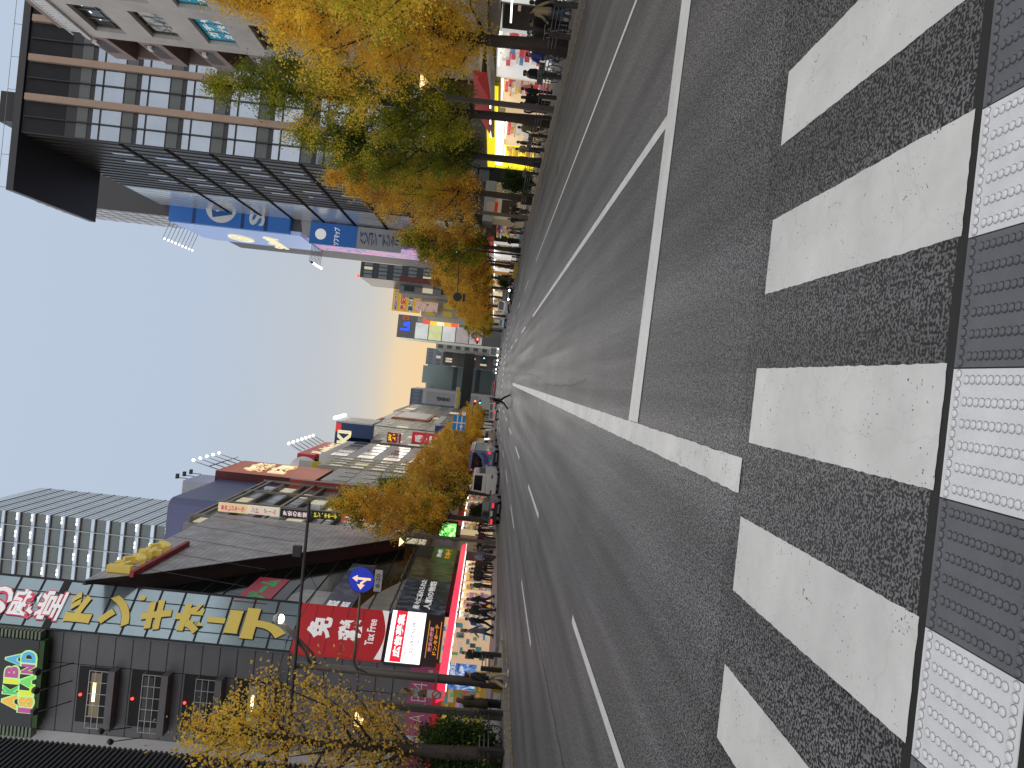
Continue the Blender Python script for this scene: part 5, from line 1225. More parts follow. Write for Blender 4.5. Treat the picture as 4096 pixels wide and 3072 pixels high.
MB().box((xt - 40, YB2 + 2.95, zb + .7), (xt, YB2 + 2.99, zb + 1.7)).build('yellow_stripe', mat('train_yellow', (.62, .42, .03), .4, var=0), TR)
for k in range(9): 
    MB().box((xt - 2.5 - k * 4.2, YB2 + 2.93, zb + 2.0), (xt - .7 - k * 4.2, YB2 + 2.98, zt_ - .5)).build('window', M_wgl, TR)
# ------------------------------------------------------------------ trees and shrubs
def leafmat(name, c):
    mt = bpy.data.materials.new(name); mt.use_nodes = True; t = mt.node_tree; t.nodes.clear(); n = t.nodes.new; l = t.links.new
    o = n('ShaderNodeOutputMaterial'); d = n('ShaderNodeBsdfDiffuse'); tr = n('ShaderNodeBsdfTranslucent'); mx = n('ShaderNodeMixShader'); mx.inputs[0].default_value = .5
    g = n('ShaderNodeNewGeometry'); no = n('ShaderNodeTexNoise'); no.inputs['Scale'].default_value = 1.6; no.inputs['Detail'].default_value = 4; l(g.outputs['Position'], no.inputs['Vector'])
    r = n('ShaderNodeMapRange'); r.inputs[1].default_value = .3; r.inputs[2].default_value = .7; r.inputs[3].default_value = .62; r.inputs[4].default_value = 1.32; l(no.outputs['Fac'], r.inputs[0])
    v = n('ShaderNodeVectorMath'); v.operation = 'SCALE'; v.inputs[0].default_value = c; l(r.outputs[0], v.inputs['Scale'])
    l(v.outputs[0], d.inputs[0]); v2 = n('ShaderNodeVectorMath'); v2.operation = 'SCALE'; v2.inputs['Scale'].default_value = 1.15; l(v.outputs[0], v2.inputs[0]); l(v2.outputs[0], tr.inputs[0]); l(d.outputs[0], mx.inputs[1]); l(tr.outputs[0], mx.inputs[2]); l(mx.outputs[0], o.inputs[0])
    return mt
LM = {'y': leafmat('leaf_yellow', (.96, .72, .11)), 'o': leafmat('leaf_ochre', (.84, .56, .10)), 'b': leafmat('leaf_bronze', (.62, .38, .08)), 'g': leafmat('leaf_green', (.24, .28, .04)),
      'l': leafmat('leaf_lime', (.55, .50, .05)), 'd': leafmat('leaf_dark', (.07, .11, .03)), 'e': leafmat('leaf_evergreen', (.035, .065, .03))}
M_bark = mat('bark', (.055, .042, .036), .9, var=.35, scale=6, bump=.6, bscale=14, stretch=(1, 1, .25))
def leaves_mesh(name, centers, sizes, mi, mats_, parent, seed, flat=.5):
    rg = np.random.default_rng(seed); n = len(centers)
    d1 = rg.normal(size=(n, 3)); d1 /= np.linalg.norm(d1, axis=1)[:, None]
    d2 = rg.normal(size=(n, 3)); d2 -= (d2 * d1).sum(1)[:, None] * d1; d2 /= np.linalg.norm(d2, axis=1)[:, None]
    a = d1 * sizes[:, None]; b = d2 * (sizes * .62)[:, None]
    # fan shaped leaf: narrow stem end, wide outer edge
    vs = np.stack([centers - a * .5 - b * .10, centers - a * .5 + b * .10, centers + a * .42 + b * .62, centers + a * .5, centers + a * .42 - b * .62], 1).reshape(-1, 3)
    me = bpy.data.meshes.new(name); me.vertices.add(n * 5); me.vertices.foreach_set('co', vs.astype('f').ravel())
    me.loops.add(n * 5); me.loops.foreach_set('vertex_index', np.arange(n * 5, dtype='i'))
    me.polygons.add(n); me.polygons.foreach_set('loop_start', np.arange(0, n * 5, 5, dtype='i'))
    for m_ in mats_: me.materials.append(m_)
    me.polygons.foreach_set('material_index', mi.astype('i')); me.update(calc_edges=True)
    o = bpy.data.objects.new(name, me); C.objects.link(o); o.parent = parent
    return o
def make_tree(name, label, base, H, R, cb, pal, nleaf, seed, group=None, trunk_r=.22, lean=(0, 0), lsize=.11, nb=34, sparse=1.0, cat='tree', fork=False, topbare=0.0):
    t = thing(name, label, cat, base, 0, group); rg = np.random.default_rng(seed); r = random.Random(seed)
    mb = MB(); path = []; nseg = 9
    for i in range(nseg + 1):
        s = i / nseg; path.append(V((lean[0] * s * s * H + r.uniform(-.06, .06) * (i > 0), lean[1] * s * s * H + r.uniform(-.06, .06) * (i > 0), H * .97 * s)))
    rad = [trunk_r * (1.25 if i == 0 else 1) * (1 - .93 * i / nseg) + .012 for i in range(nseg + 1)]
    mb.tube(path, rad, 9)
    def on(s):
        f = s * nseg; i = min(int(f), nseg - 1); return path[i].lerp(path[i + 1], f - i)
    prof = lambda s: R * (min(1, .55 + 1.5 * s) if s < .3 else max(.06, (1 - ((s - .3) / .7) ** 1.5)))
    pts = []; wts = []
    for k in range(nb):
        s = (k + r.random()) / nb; hs = cb + (H - cb) * s * .93
        p0 = on(max(.02, (hs - .9 * prof(s) * .6) / (H * .97)) if hs - .5 > 0 else .1)
        az = k * 2.4 + r.uniform(-.5, .5); rad_ = prof(s) * r.uniform(.62, 1.1)
        c0 = on(min(1, hs / (H * .97)))
        tip = V((c0.x + math.cos(az) * rad_, c0.y + math.sin(az) * rad_, hs + rad_ * r.uniform(.0, .45)))
        mid = p0.lerp(tip, .5) + V((r.uniform(-.2, .2), r.uniform(-.2, .2), -.12 * rad_ + r.uniform(-.1, .2)))
        br = [p0, p0.lerp(mid, .6) + V((r.uniform(-.08, .08), r.uniform(-.08, .08), 0)), mid, mid.lerp(tip, .55) + V((0, 0, r.uniform(-.1, .12))), tip]
        b0 = max(.015, trunk_r * .34 * (1 - s * .7)); mb.tube(br, [b0, b0 * .8, b0 * .55, b0 * .35, .008], 5, cap=False)
        for q in range(7):
            u = .34 + .66 * q / 6; f = u * 4; i = min(int(f), 3); a = br[i].lerp(br[i + 1], f - i)
            pts.append(a); wts.append(.5 + u * .6)
            if q % 2 == 0 and rad_ > .8:
                d = V((r.uniform(-1, 1), r.uniform(-1, 1), r.uniform(-.3, .8))); d *= rad_ * .38 / max(d.length, .2); e = a + d
                mb.tube([a, a + d * .5 + V((0, 0, .05)), e], [.016, .011, .005], 3, cap=False)
                for u2 in (.45, .8, 1.05): pts.append(a + d * u2); wts.append(.9)
    for q in range(6): pts.append(on(.80 + .2 * q / 5)); wts.append(.55)
    mb.build('trunk', M_bark, t).matrix_parent_inverse = Matrix.Identity(4)
    P = np.array([list(p) for p in pts]); wts = np.array(wts); keep = rg.random(len(P)) < sparse; P = P[keep]; wts = wts[keep]
    wts = wts / wts.sum(); idx = rg.choice(len(P), nleaf, p=wts)
    spread = .13 + .045 * R
    cen = P[idx] + rg.normal(size=(nleaf, 3)) * [spread, spread, spread * .82]
    # hanging clumps rather than an even cloud
    ck = rg.normal(size=(len(P), 3)) * .2; cen += ck[idx]
    clump = rg.random(len(P)); keys = list(pal); w = np.array([pal[k] for k in keys], float); cum = np.cumsum(w / w.sum())
    ph = np.sin(P[:, 0] * 1.1 + seed) + np.sin(P[:, 1] * 1.3 + seed * 2) + np.sin(P[:, 2] * .9 + seed * 3)
    val = np.clip(.5 + ph / 5 + (clump - .5) * .35, 0, .999)
    v = np.clip(val[idx] + rg.normal(size=nleaf) * .10, 0, .999); mi = np.searchsorted(cum, v)
    sz = lsize * rg.uniform(.65, 1.35, nleaf)
    leaves_mesh('crown', cen, sz, np.minimum(mi, len(keys) - 1), [LM[k] for k in keys], t, seed + 1)
    return t
GR = 'ginkgo street trees along the pavement'
def base_at(px, py, z=.15, Y=None):
    p = PZ(px, py, z); return (p.x, p.y, z)
make_tree('ginkgo_tree', 'golden yellow ginkgo overhanging the upper edge, nearest on the shop side', (13.6, 22.6, .15), 11.2, 3.6, 3.9, {'b': 1, 'o': 3, 'y': 5, 'l': 1.5}, 64000, 11, GR, .26, nb=44, lsize=.088)
make_tree('ginkgo_tree', 'yellow ginkgo with thick bare trunk beside the parked bicycles and stone building', (13.15, 29.8, .15), 14.6, 2.75, 4.0, {'o': 2.5, 'y': 4.5, 'l': 1.5}, 56000, 12, GR, .27, lean=(.045, -.01), nb=46, lsize=.084)
make_tree('ginkgo_tree', 'tall yellow green ginkgo whose tip reaches across the black tower windows', (13.45, 39.2, .15), 18.6, 2.75, 4.6, {'o': .5, 'y': 1.0, 'l': 3, 'g': 3.6}, 46000, 13, GR, .25, nb=48, lsize=.092)
make_tree('ginkgo_tree', 'dull green ginkgo in front of the yellow shop', (13.3, 46.2, .15), 15.6, 2.7, 4.4, {'b': .7, 'l': 2, 'g': 4, 'd': .9}, 38000, 14, GR, .24, nb=42, lsize=.10)
make_tree('ginkgo_tree', 'broad bronze orange ginkgo before the fins of the black tower', (13.35, 56.0, .15), 16.0, 3.0, 4.6, {'b': 3, 'o': 5, 'l': 1}, 38000, 15, GR, .26, nb=46, lsize=.112)
make_tree('ginkgo_tree', 'olive ginkgo standing past the side street by the blue store', (13.4, 79.0, .15), 13.0, 3.1, 4.2, {'b': 2, 'o': 2, 'g': 3, 'l': 1.5}, 17000, 16, GR, .25, lsize=.17)
far_r = [(13.3, 90.5, 12.0, 2.9), (13.2, 101.5, 11.5, 2.8), (13.2, 113, 12.3, 3), (13.2, 126, 11, 3), (13.0, 141, 11.5, 3.2), (12.9, 160, 10.5, 3.2), (12.9, 186, 10.0, 3.4), (12.9, 214, 11, 3.6)]
far_lab = ['bronze ginkgo with a round road sign hanging before it', 'ochre ginkgo lit by a glowing lamp', 'bronze ginkgo in front of the concrete building', 'ochre ginkgo by the pink board', 'ochre ginkgo above the dark oncoming car', 'brown ginkgo before the glass store', 'olive ginkgo by the red traffic signal, far right pavement', 'farthest ginkgo on the right pavement by the bridge']
for i, (x, y, h, r_) in enumerate(far_r):
    make_tree('ginkgo_tree', far_lab[i], (x, y, .15), h, r_, 3.6, [{'b': 3, 'o': 4}, {'o': 4, 'y': 2, 'b': 1}, {'b': 2, 'o': 3}, {'o': 4, 'b': 1}, {'o': 3, 'b': 2}, {'b': 2, 'o': 2, 'l': 1}, {'g': 2, 'o': 2, 'l': 2}, {'g': 3, 'o': 2}][i], 9000, 40 + i, GR, .23, lsize=.21, nb=26)
make_tree('ginkgo_tree', 'thin half bare ginkgo with sparse yellow leaves before the grey parking wall', (-12.1, 23.9, .15), 10.6, 2.7, 3.4, {'b': 1.5, 'o': 4, 'y': 2.2}, 7600, 21, GR, .25, nb=34, lsize=.10, sparse=.72, fork=True)
make_tree('ginkgo_tree', 'full ginkgo, half green half ochre, before the lit green screen', (-12.0, 62.5, .15), 14.4, 2.85, 4.5, {'b': 1.2, 'o': 4, 'y': 1.2, 'l': 1.2, 'g': 2.6, 'd': .8}, 32000, 22, GR, .25, nb=42, lsize=.118)
far_l = [(-12.3, 78, 12.6, 3.0), (-12.2, 93, 11.5, 3.0), (-12.2, 108, 11.0, 3.0), (-12.0, 126, 11.0, 3.2), (-12.0, 146, 10.8, 3.2), (-12.0, 168, 10.2, 3.4), (-12.0, 196, 10.2, 3.6), (-12.0, 228, 10, 3.8)]
far_labl = ['green and ochre ginkgo above the black sedan', 'ochre ginkgo over the white van', 'ochre ginkgo over the blue bus', 'golden ginkgo left of the blue road sign posts', 'golden ginkgo by the blue road sign', 'golden ginkgo just past the blue road sign', 'small golden ginkgo beside the red traffic light', 'farthest golden ginkgo on the left pavement']
for i, (x, y, h, r_) in enumerate(far_l):
    make_tree('ginkgo_tree', far_labl[i], (x, y, .15), h, r_, 3.3, [{'b': 1.5, 'o': 2, 'g': 3}, {'o': 4, 'b': 1.5}, {'o': 4, 'b': 1}, {'o': 3, 'y': 1, 'b': 1}, {'o': 4, 'y': 1.5}, {'o': 4, 'y': 1}, {'o': 4, 'y': 1.5}, {'o': 4, 'b': 1}][i], 10000, 60 + i, GR, .23, lsize=.20, nb=26)
def shrub(name, label, base, H, R, pal, nleaf, seed, group='evergreen shrubs in the planting strip', lsize=.09):
    t = thing(name, label, 'shrub', base, 0, group); rg = np.random.default_rng(seed); r = random.Random(seed); mb = MB(); pts = []
    for k in range(40):
        az = r.uniform(0, 6.28); e = V((math.cos(az) * R * r.uniform(.3, 1), math.sin(az) * R * r.uniform(.3, 1), H * r.uniform(.25, .97)))
        e.x *= 1 - .35 * (e.z / H); e.y *= 1 - .35 * (e.z / H)
        mb.tube([(0, 0, 0), (e.x * .35, e.y * .35, e.z * .6), tuple(e)], [.03, .018, .006], 4, cap=False)
        for u in (.5, .7, .85, 1.0): pts.append(list(V((e.x * u, e.y * u, e.z * (.35 + .65 * u)))))
    mb.build('stems', M_bark, t).matrix_parent_inverse = Matrix.Identity(4)
    P = np.array(pts); idx = rg.integers(0, len(P), nleaf); cen = P[idx] + rg.normal(size=(nleaf, 3)) * .13 * (R + .3)
    cen[:, 2] = np.abs(cen[:, 2])
    keys = list(pal); w = np.array([pal[k] for k in keys], float); cum = np.cumsum(w / w.sum()); v = np.clip(rg.random(len(P))[idx] * .7 + rg.random(nleaf) * .3, 0, .999)
    leaves_mesh('foliage', cen, lsize * rg.uniform(.6, 1.4, nleaf), np.searchsorted(cum, v), [LM[k] for k in keys], t, seed)
    return t
shrub('shrub', 'large dark green shrub behind the railing, nearest on the far pavement', (-12.5, 24.7, .15), 2.55, 1.35, {'d': 4, 'e': 3, 'g': 1.2}, 18000, 81)
shrub('shrub', 'dark feathery shrub right beside the twin poles', (-13.4, 27.2, .15), 2.9, .75, {'e': 4, 'd': 1.2, 'b': .3}, 9000, 82, lsize=.07)
shrub('shrub', 'low ragged shrub at the lower corner under the half bare ginkgo', (-12.2, 22.2, .15), 1.2, .9, {'d': 2, 'e': 3, 'b': 1}, 5000, 83)
shrub('shrub', 'round dark shrub in front of the yellow shop', (13.6, 52.5, .15), 2.3, 1.0, {'e': 4, 'd': 3}, 7000, 84)
shrub('shrub', 'dark shrub behind the black sedan on the far pavement', (-12.8, 70, .15), 2.4, 1.1, {'e': 4, 'd': 2}, 5000, 85, lsize=.12)
shrub('shrub', 'dark shrub between the far ginkgo trunks near the oncoming dark car', (13.6, 107, .15), 2.2, 1.2, {'e': 4, 'd': 2}, 4000, 86, lsize=.14)
# fallen leaves along both kerbs
rg = np.random.default_rng(5)
for nm, xk, ya, yb, n in (('fallen_leaves', KR, 18, 62, 2600), ('fallen_leaves', KL, 16, 33, 1100)):
    y = rg.uniform(ya, yb, n); x = xk + (np.abs(rg.normal(size=n)) * .30 - .32) * (1 if xk > 0 else -1)
    z = np.where((x - xk) * (1 if xk > 0 else -1) > .02, .165, .014) 
    cen = np.stack([x, y, z], 1); o = leaves_mesh(nm, cen, rg.uniform(.05, .09, n), rg.integers(0, 3, n), [LM['y'], LM['o'], LM['b']], None, 9)
    n5 = np.empty(n * 15, 'f'); o.data.vertices.foreach_get('co', n5); n5 = n5.reshape(-1, 3); zc = np.repeat(z, 5); n5[:, 2] = zc + (n5[:, 2] - zc) * .12; o.data.vertices.foreach_set('co', n5.ravel()); tag(o, kind='stuff')
# ------------------------------------------------------------------ street furniture
M_pole = mat('pole_brown', (.10, .088, .08), .5, var=.12, scale=2); M_poled = mat('pole_dark', (.028, .024, .024), .5, var=.12, scale=2)
M_post = mat('post_dark', (.028, .026, .026), .6, var=.2, scale=3); M_rail = mat('fence_rail', (.12, .11, .11), .45, metal=.4, var=.15)
G_lamp = glow('lantern_glow', (1, .72, .34), 1.9, .8)
def fence(label, x, ys, name='pavement_railing'):
    t = thing(name, label, 'railing', (x, ys[0], .15), 0)
    for y in ys: MB().box((x - .075, y - .075, .10), (x + .075, y + .075, 1.0)).build('post', M_post, t)
    for a, b in zip(ys, ys[1:]):
        for z in (.66, .80, .94): MB().tube([(x, a + .076, z), (x, b - .076, z)], .02, 6).build('rail', M_rail, t)
    return t
fence('long dark three rail railing along the shop side kerb from corner to side street', 13.0, [20.2, 23.1, 26.0, 28.4, 32.2, 34.6, 37.4, 40.2, 42.6, 44.8, 47.6, 50.4, 53.2, 56, 58.8, 61.6])
fence('dark railing beyond the side street by a yellow kerb block', 12.9, [77.5, 80.5, 83.5, 86.5, 89.5, 92.5, 95.5, 98.5, 101.5, 104.5])
fence('dark railing before the shrubs on the far pavement', -11.6, [17.6, 20.4, 23.2, 25.9])
fence('short dark railing next to the walking person at the pavement corner', -11.55, [28.0, 29.6, 31.2])
fence('dark railing in front of the red canopy shops', -12.6, [52.5, 55.5, 58.5, 61.5, 64.5, 67.5])
def lantern_post(label, base, top_z, lz, side, glowm=None, h=None):
    t = thing('lantern_post', label, 'street lamp', base, 0, 'lantern posts on both pavements'); x, y, z = base
    mb = MB(); mb.prism([(x - .13, y - .13, z), (x + .13, y - .13, z), (x + .13, y + .13, z), (x - .13, y + .13, z)], (0, 0, 1.4)); mb.prism([(x - .105, y - .105, z + 1.4), (x + .105, y - .105, z + 1.4), (x + .105, y + .105, z + 1.4), (x - .105, y + .105, z + 1.4)], (0, 0, top_z - z - 1.4)); mb.build('pole', M_pole, t)
    mb = MB(); s = side
    mb.tube([(x, y, top_z - .25), (x + s * .62, y, lz + .02)], .06, 6); mb.tube([(x + s * .62, y, lz), (x + s * 1.02, y, lz + .42)], .035, 5); mb.tube([(x + s * .62, y, lz), (x + s * .25, y, lz + .42)], .035, 5)
    mb.tube([(x + s * .23, y, lz + .44), (x + s * 1.04, y, lz + .44)], .04, 5); mb.build('lantern_frame', M_pole, t)
    mb = MB(); c = V((x + s * .63, y, lz + .06))
    mb.add([c, c + V((-.3, -.3, .34)), c + V((.3, -.3, .34)), c + V((.3, .3, .34)), c + V((-.3, .3, .34))], [(0, 2, 1), (0, 3, 2), (0, 4, 3), (0, 1, 4), (1, 2, 3, 4)]); mb.build('lantern_glass', glowm or G_lamp, t)
    return t
lantern_post('brown lantern post rising through the ginkgos beside the red awning', (12.95, 36.0, .15), 5.35, 6.2, 1)
p = PX(1728, 2148, -12.6)
lantern_post('brown lantern post at the far end of the red canopy, glowing warm', (-12.6, 57.0, .15), 6.4, 7.0, -1)
lantern_post('dark lantern post nearest, its glow behind the half bare ginkgo', (-12.0, 26.6, .15), 4.6, 4.9, -1)
lantern_post('lantern post with a green tinted lamp past the side street', (13.0, 86, .15), 6.3, 6.9, 1, glow('lamp_green', (.35, 1, .62), 9))
for i, (x, y, lb) in enumerate(((12.95, 112, 'far lantern lighting up a yellow ginkgo crown'), (12.9, 138, 'far lantern below the pink board'), (12.9, 170, 'far lantern by the glass store'), (12.9, 205, 'farthest lantern on the right pavement'), (-12.2, 118, 'far lantern over the blue bus'), (-12.2, 150, 'far lantern near the round speed sign'), (-12.2, 185, 'far lantern above the golden ginkgos'), (-12.2, 220, 'farthest lantern on the left pavement'))):
    t = lantern_post(lb, (x, y, .15), 6.2, 6.8, 1 if x > 0 else -1)
# the big signal pole with twin arm lamp, mast arm, and turn sign
XP, YP = -11.45, 28.0
T = thing('signal_pole', 'tall brown pole carrying a lamp, a long dark mast arm over the road', 'pole', (XP, YP, .15))
zt_ = PX(1195, 2655, XP).z
MB().tube([(XP, YP, .15), (XP, YP, 3.4), (XP, YP, zt_ + .2)], [.17, .165, .13], 12).build('pole', M_pole, T)
l0 = PY(1117, 2486, YP); mb = MB()
for d in (0, .22): mb.tube([(XP, YP, zt_ - .5 - d), (XP + .5, YP, zt_ - .25 - d), (l0.x - .05, YP, l0.z - .1 - d * .3)], .055, 6)
mb.build('lamp_arm', M_pole, T)
mb = MB(); mb.loft([[(l0.x + .1 + r * math.cos(2 * PI * k / 12), YP + r * math.sin(2 * PI * k / 12), l0.z + h) for k in range(12)] for r, h in ((.10, .22), (.22, .1), (.2, 0))]); mb.build('lamp_head', M_lpan, T)
MB().sph((l0.x + .1, YP, l0.z - .05), .18, .18, .12).build('lamp_bulb', glow('bulb', (1, .9, .65), 7), T)
a, b = PY(1141, 3076, YP - .2), PY(1238, 2003, YP - .2); d = (b - a).normalized()
MB().tube([a - d * 2, a, b], [.075, .07, .055], 8).build('mast_arm', M_poled, T)
c = PY(1203, 2205, YP - .2); MB().box((c.x - .2, YP - .3, c.z - .02), (c.x + .2, YP - .1, c.z + .28)).build('junction_box', M_poled, T)
mb = MB(); mb.tube([c + V((0, 0, .1)), c.lerp(l0, .5) + V((0, 0, -1.0)), l0 + V((-.8, 0, -.3))], .012, 4, cap=False); mb.tube([(l0.x - .5, YP, l0.z - .4), (-16, YP + 2, 9.6), (-22, YP + 3, 12)], .012, 4, cap=False); mb.build('cable', M_black, T)
MB().box((XP - .06, YP - .24, 2.6), (XP + .35, YP - .18, 2.66)).build('clamp', M_steel, T)
# turn sign
SG = thing('turn_sign', 'round blue sign with straight and left arrows above a small white plate reading 8-20', 'road sign', (XP, YP, 4))
s0 = PY(1447, 2318, YP - .1); R_ = .48
e0 = PX(1428, 2650, XP); mb = MB(); mb.tube([(XP, YP - .1, e0.z - .6), (XP + .1, YP - .1, e0.z - .15), (XP + .35, YP - .1, e0.z), (s0.x, YP - .06, s0.z)], .05, 8); mb.build('arm', mat('arm_olive', (.12, .11, .085), .4, metal=.4, var=.1), SG)
MB().disc((s0.x, YP - .12, s0.z), (0, 1, 0), R_, .08, 36).build('rim', M_poled, SG)
MB().disc((s0.x, YP - .165, s0.z), (0, 1, 0), R_ * .96, .01, 36).build('blue_face', glow('sign_face', (.012, .03, .42), .55, .9), SG)
M_arrow = glow('arrow', (.95, .62, .40), .85, .8)
def up2(x, z): return (s0.x + x * R_, YP - .18, s0.z + z * R_)
mb = MB(); 
mb.prism([up2(.02, -.72), up2(.2, -.72), up2(.2, .3), up2(.38, .3), up2(.11, .72), up2(-.16, .3), up2(.02, .3)], (0, -.006, 0))
mb.prism([up2(.02, -.44), up2(.02, -.2), up2(-.18, .06), up2(-.34, .08), up2(-.34, .3), up2(-.74, .0), up2(-.34, -.3), up2(-.34, -.1), up2(-.24, -.13)], (0, -.0065, 0)); mb.build('arrows', M_arrow, SG)
p = PY(1513, 2322, YP - .1); MB().box((p.x - .40, YP - .14, p.z - .14), (p.x + .40, YP - .11, p.z + .14)).build('plate', mat('plate_white', (.45, .42, .42), .5, var=.06), SG)
text('8-20', 'plate_letters', G_ink, SG, (p.x, YP - .141, p.z), (1, 0, 0), UP, .15, .52, .015, .004)
# hook lamp on the same pole, banner on the lantern post
BN = thing('pole_banner', 'hanging photo banner above a white no smoking notice on the dark pole', 'banner', (-12.0, 26.4, 3))
q0, q1 = PY(1600, 2750, 26.3), PY(1705, 2790, 26.3); q2 = PY(1770, 2785, 26.3)
MB().box((q1.x, 26.3, q1.z), (q0.x, 26.33, q0.z)).build('photo_panel', artmat('art_photo', (.05, .03, .02), (.22, .14, .06), (.30, .42, .55), 3, .1), BN)
MB().box((q1.x, 26.3, q2.z), (q0.x, 26.33, q1.z - .01)).build('notice_panel', mat('notice', (.5, .5, .49), .5, var=.05), BN)
cx, cz_ = (q0.x + q1.x) / 2, q2.z + .22
mb = MB(); mb.loft([[(cx + r * math.cos(2 * PI * k / 20), 26.3 - d_, cz_ + r * math.sin(2 * PI * k / 20)) for k in range(20)] for r, d_ in ((.16, .002), (.16, .01), (.125, .01), (.125, .002))], 0, False, False); mb.obox((cx - .11, 26.289, cz_ + .09), (.2, 0, -.2), (.02, 0, .02), (0, -.003, 0)); mb.build('ban_symbol', mat('ban_red', (.5, .02, .02), .5, var=0), BN)
# sign seen from behind on the right
RS = thing('sign_back_pole', 'dark pole bending over the road with the backs of a round sign and plate', 'road sign', (12.75, 77, .15))
YR = 77.0; bx = PY(2086, 1022, YR).x; tz = PY(1857, 1020, YR).z; e = PY(1828, 1192, YR)
MB().tube([(bx, YR, .15), (bx, YR, tz - .5), (bx - .45, YR, tz + .15), (bx - 1.3, YR, tz + .45), (e.x, YR, e.z)], [.10, .09, .075, .06, .05], 8).build('pole', M_poled, RS)
MB().disc((e.x + .1, YR - .05, e.z - .05), (0, 1, 0), .46, .05, 28).build('round_back', M_poled, RS)
MB().box((e.x - .3, YR - .08, e.z - .82), (e.x + .5, YR - .04, e.z - .56)).build('plate_back', M_poled, RS)
NP = thing('no_parking_pole', 'plain dark pole with a red and white notice near the side street', 'pole', (13.05, 61.0, .15))
MB().box((12.93, 60.88, .15), (13.17, 61.12, 6.2)).build('pole', M_pole, NP)
p = PX(1966, 832, 13.05); MB().box((13.2, 60.9, p.z - .45), (14.0, 60.95, p.z + .45)).build('notice', mat('notice2', (.48, .44, .42), .5, var=.1), NP); MB().box((13.2, 60.88, p.z - .45), (14.0, 60.899, p.z - .2)).build('red_strip', M_red, NP)
# yellow kerb block
for x, y, lb in ((12.75, 92, 'yellow kerb block at the corner beyond the side street'),):
    YB_ = thing('kerb_block', lb, 'barrier', (x, y, 0)); mb = MB(); mb.box((x - .25, y - 7, 0), (x + .25, y + 3, .55)); mb.build('block', mat('barrier_yellow', (.55, .38, .02), .6, var=.12), YB_, bevel=.06)
for i, y in enumerate((28.5, 30.2)):
    o = thing('foot_barrier', ['yellow barrier panel at the feet of the railing, nearer one', 'yellow barrier panel at the feet of the railing, farther one'][i], 'barrier', (-11.8, y, .15)); MB().box((-11.83, y - .4, .16), (-11.78, y + .4, .55)).build('panel', mat('barrier_yellow', (.55, .38, .02), .6, var=.12), o); MB().box((-11.9, y - .03, .15), (-11.7, y + .03, .2)).build('foot', M_black, o)
# blue direction sign over the left pavement
BD = thing('direction_sign', 'big blue direction sign with white crossing bars on two grey arms', 'road sign', (-11, 120, 0))
YD = 120.0; c0, c1, c2, c3 = [PY(x, y, YD) for x, y in ((1813, 1659), (1862, 1662), (1859, 1724), (1809, 1719))]
xl, xr, z0_, z1_ = (c2.x + c3.x) / 2, (c0.x + c1.x) / 2, (c1.z + c2.z) / 2, (c0.z + c3.z) / 2
MB().box((xl, YD, z0_), (xr, YD + .08, z1_)).build('panel', mat('sign_blue2', (.012, .17, .42), .5, var=.04, emit=(.012, .17, .42), estr=.25), BD)
mb = MB(); w = xr - xl; h = z1_ - z0_
mb.box((xl + w * .46, YD - .012, z0_), (xl + w * .54, YD - .002, z1_)); mb.box((xl, YD - .016, z0_ + h * .60), (xr, YD - .0125, z0_ + h * .69)); mb.box((xl, YD - .016, z0_ + h * .25), (xr, YD - .0125, z0_ + h * .34)); mb.build('white_bars', mat('bars', (.62, .56, .5), .5, var=0, emit=(.62, .56, .5), estr=.2), BD)
xp = PY(1840, 1786, YD).x
mb = MB(); 
for zz in (z0_ + h * .28, z0_ + h * .82): mb.tube([(xl + .3, YD + .12, zz), (xp, YD + .15, zz - .1)], .07, 6)
mb.build('arm', M_steel, BD); MB().tube([(xp, YD + .15, .15), (xp, YD + .15, z1_ + .2)], .12, 8).build('pole', M_steel, BD)
def roundsign(parent, c, r, txt):
    MB().disc((c[0], c[1], c[2]), (0, 1, 0), r, .05, 24).build('red_ring', mat('ring_red', (.5, .02, .03), .5, var=0, emit=(.5, .02, .03), estr=.25), parent)
    MB().disc((c[0], c[1] - .03, c[2]), (0, 1, 0), r * .74, .012, 24).build('white_disc', M_wlet, parent)
    text(txt, 'number', mat('num_blue', (.03, .05, .25), .5, var=0), parent, (c[0], c[1] - .038, c[2]), (1, 0, 0), UP, r * .8, r * 1.05, .02, .004)
p = PY(1845, 1706, YD); roundsign(BD, (p.x, YD - .06, p.z), .28, '40'); p = PY(1856, 1654, YD); roundsign(BD, (p.x, YD - .06, p.z), .42, '40')
# traffic signals
def signal(label, Y, px, py, side, red=True, arm=None):
    t = thing('traffic_signal', label, 'traffic light', (0, Y, 0), 0, 'traffic signals at the far junction'); p = PY(px, py, Y); xk = 12.9 if side > 0 else -11.6
    MB().tube([(xk, Y + .2, .15), (xk, Y + .2, p.z + .5)], .11, 6).build('pole', M_poled, t); MB().tube([(xk, Y + .2, p.z + .4), (p.x, Y + .2, p.z + .35)], .06, 5).build('arm', M_poled, t)
    MB().box((p.x - .65, Y - .12, p.z - .22), (p.x + .65, Y + .12, p.z + .22)).build('housing', M_poled, t)
    for k, (c_, nm) in enumerate(((glow('sig_green', (.1, .9, .8), 5), 'green_lens'), (glow('sig_amber', (1, .6, .1), 2), 'amber_lens'), (glow('sig_red', (1, .07, .03), 14), 'red_lens'))):
        on_ = (k == 2 and red) or (k == 0 and not red)
        MB().sph((p.x - .43 + k * .43, Y - .14, p.z), .19 if on_ else .15, .08, .19 if on_ else .15).build(nm, c_ if on_ else M_black, t)
signal('red traffic light over the right lanes at the far junction', 190, 1909, 1365, 1)
signal('red traffic light beside the far golden ginkgo on the left', 190, 1900, 1611, -1)
signal('green traffic light farther off on the left under the lettered building', 250, 1920, 1606, -1, False)
signal('green traffic light farther off below the bridge on the right', 250, 1937, 1428, 1, False)
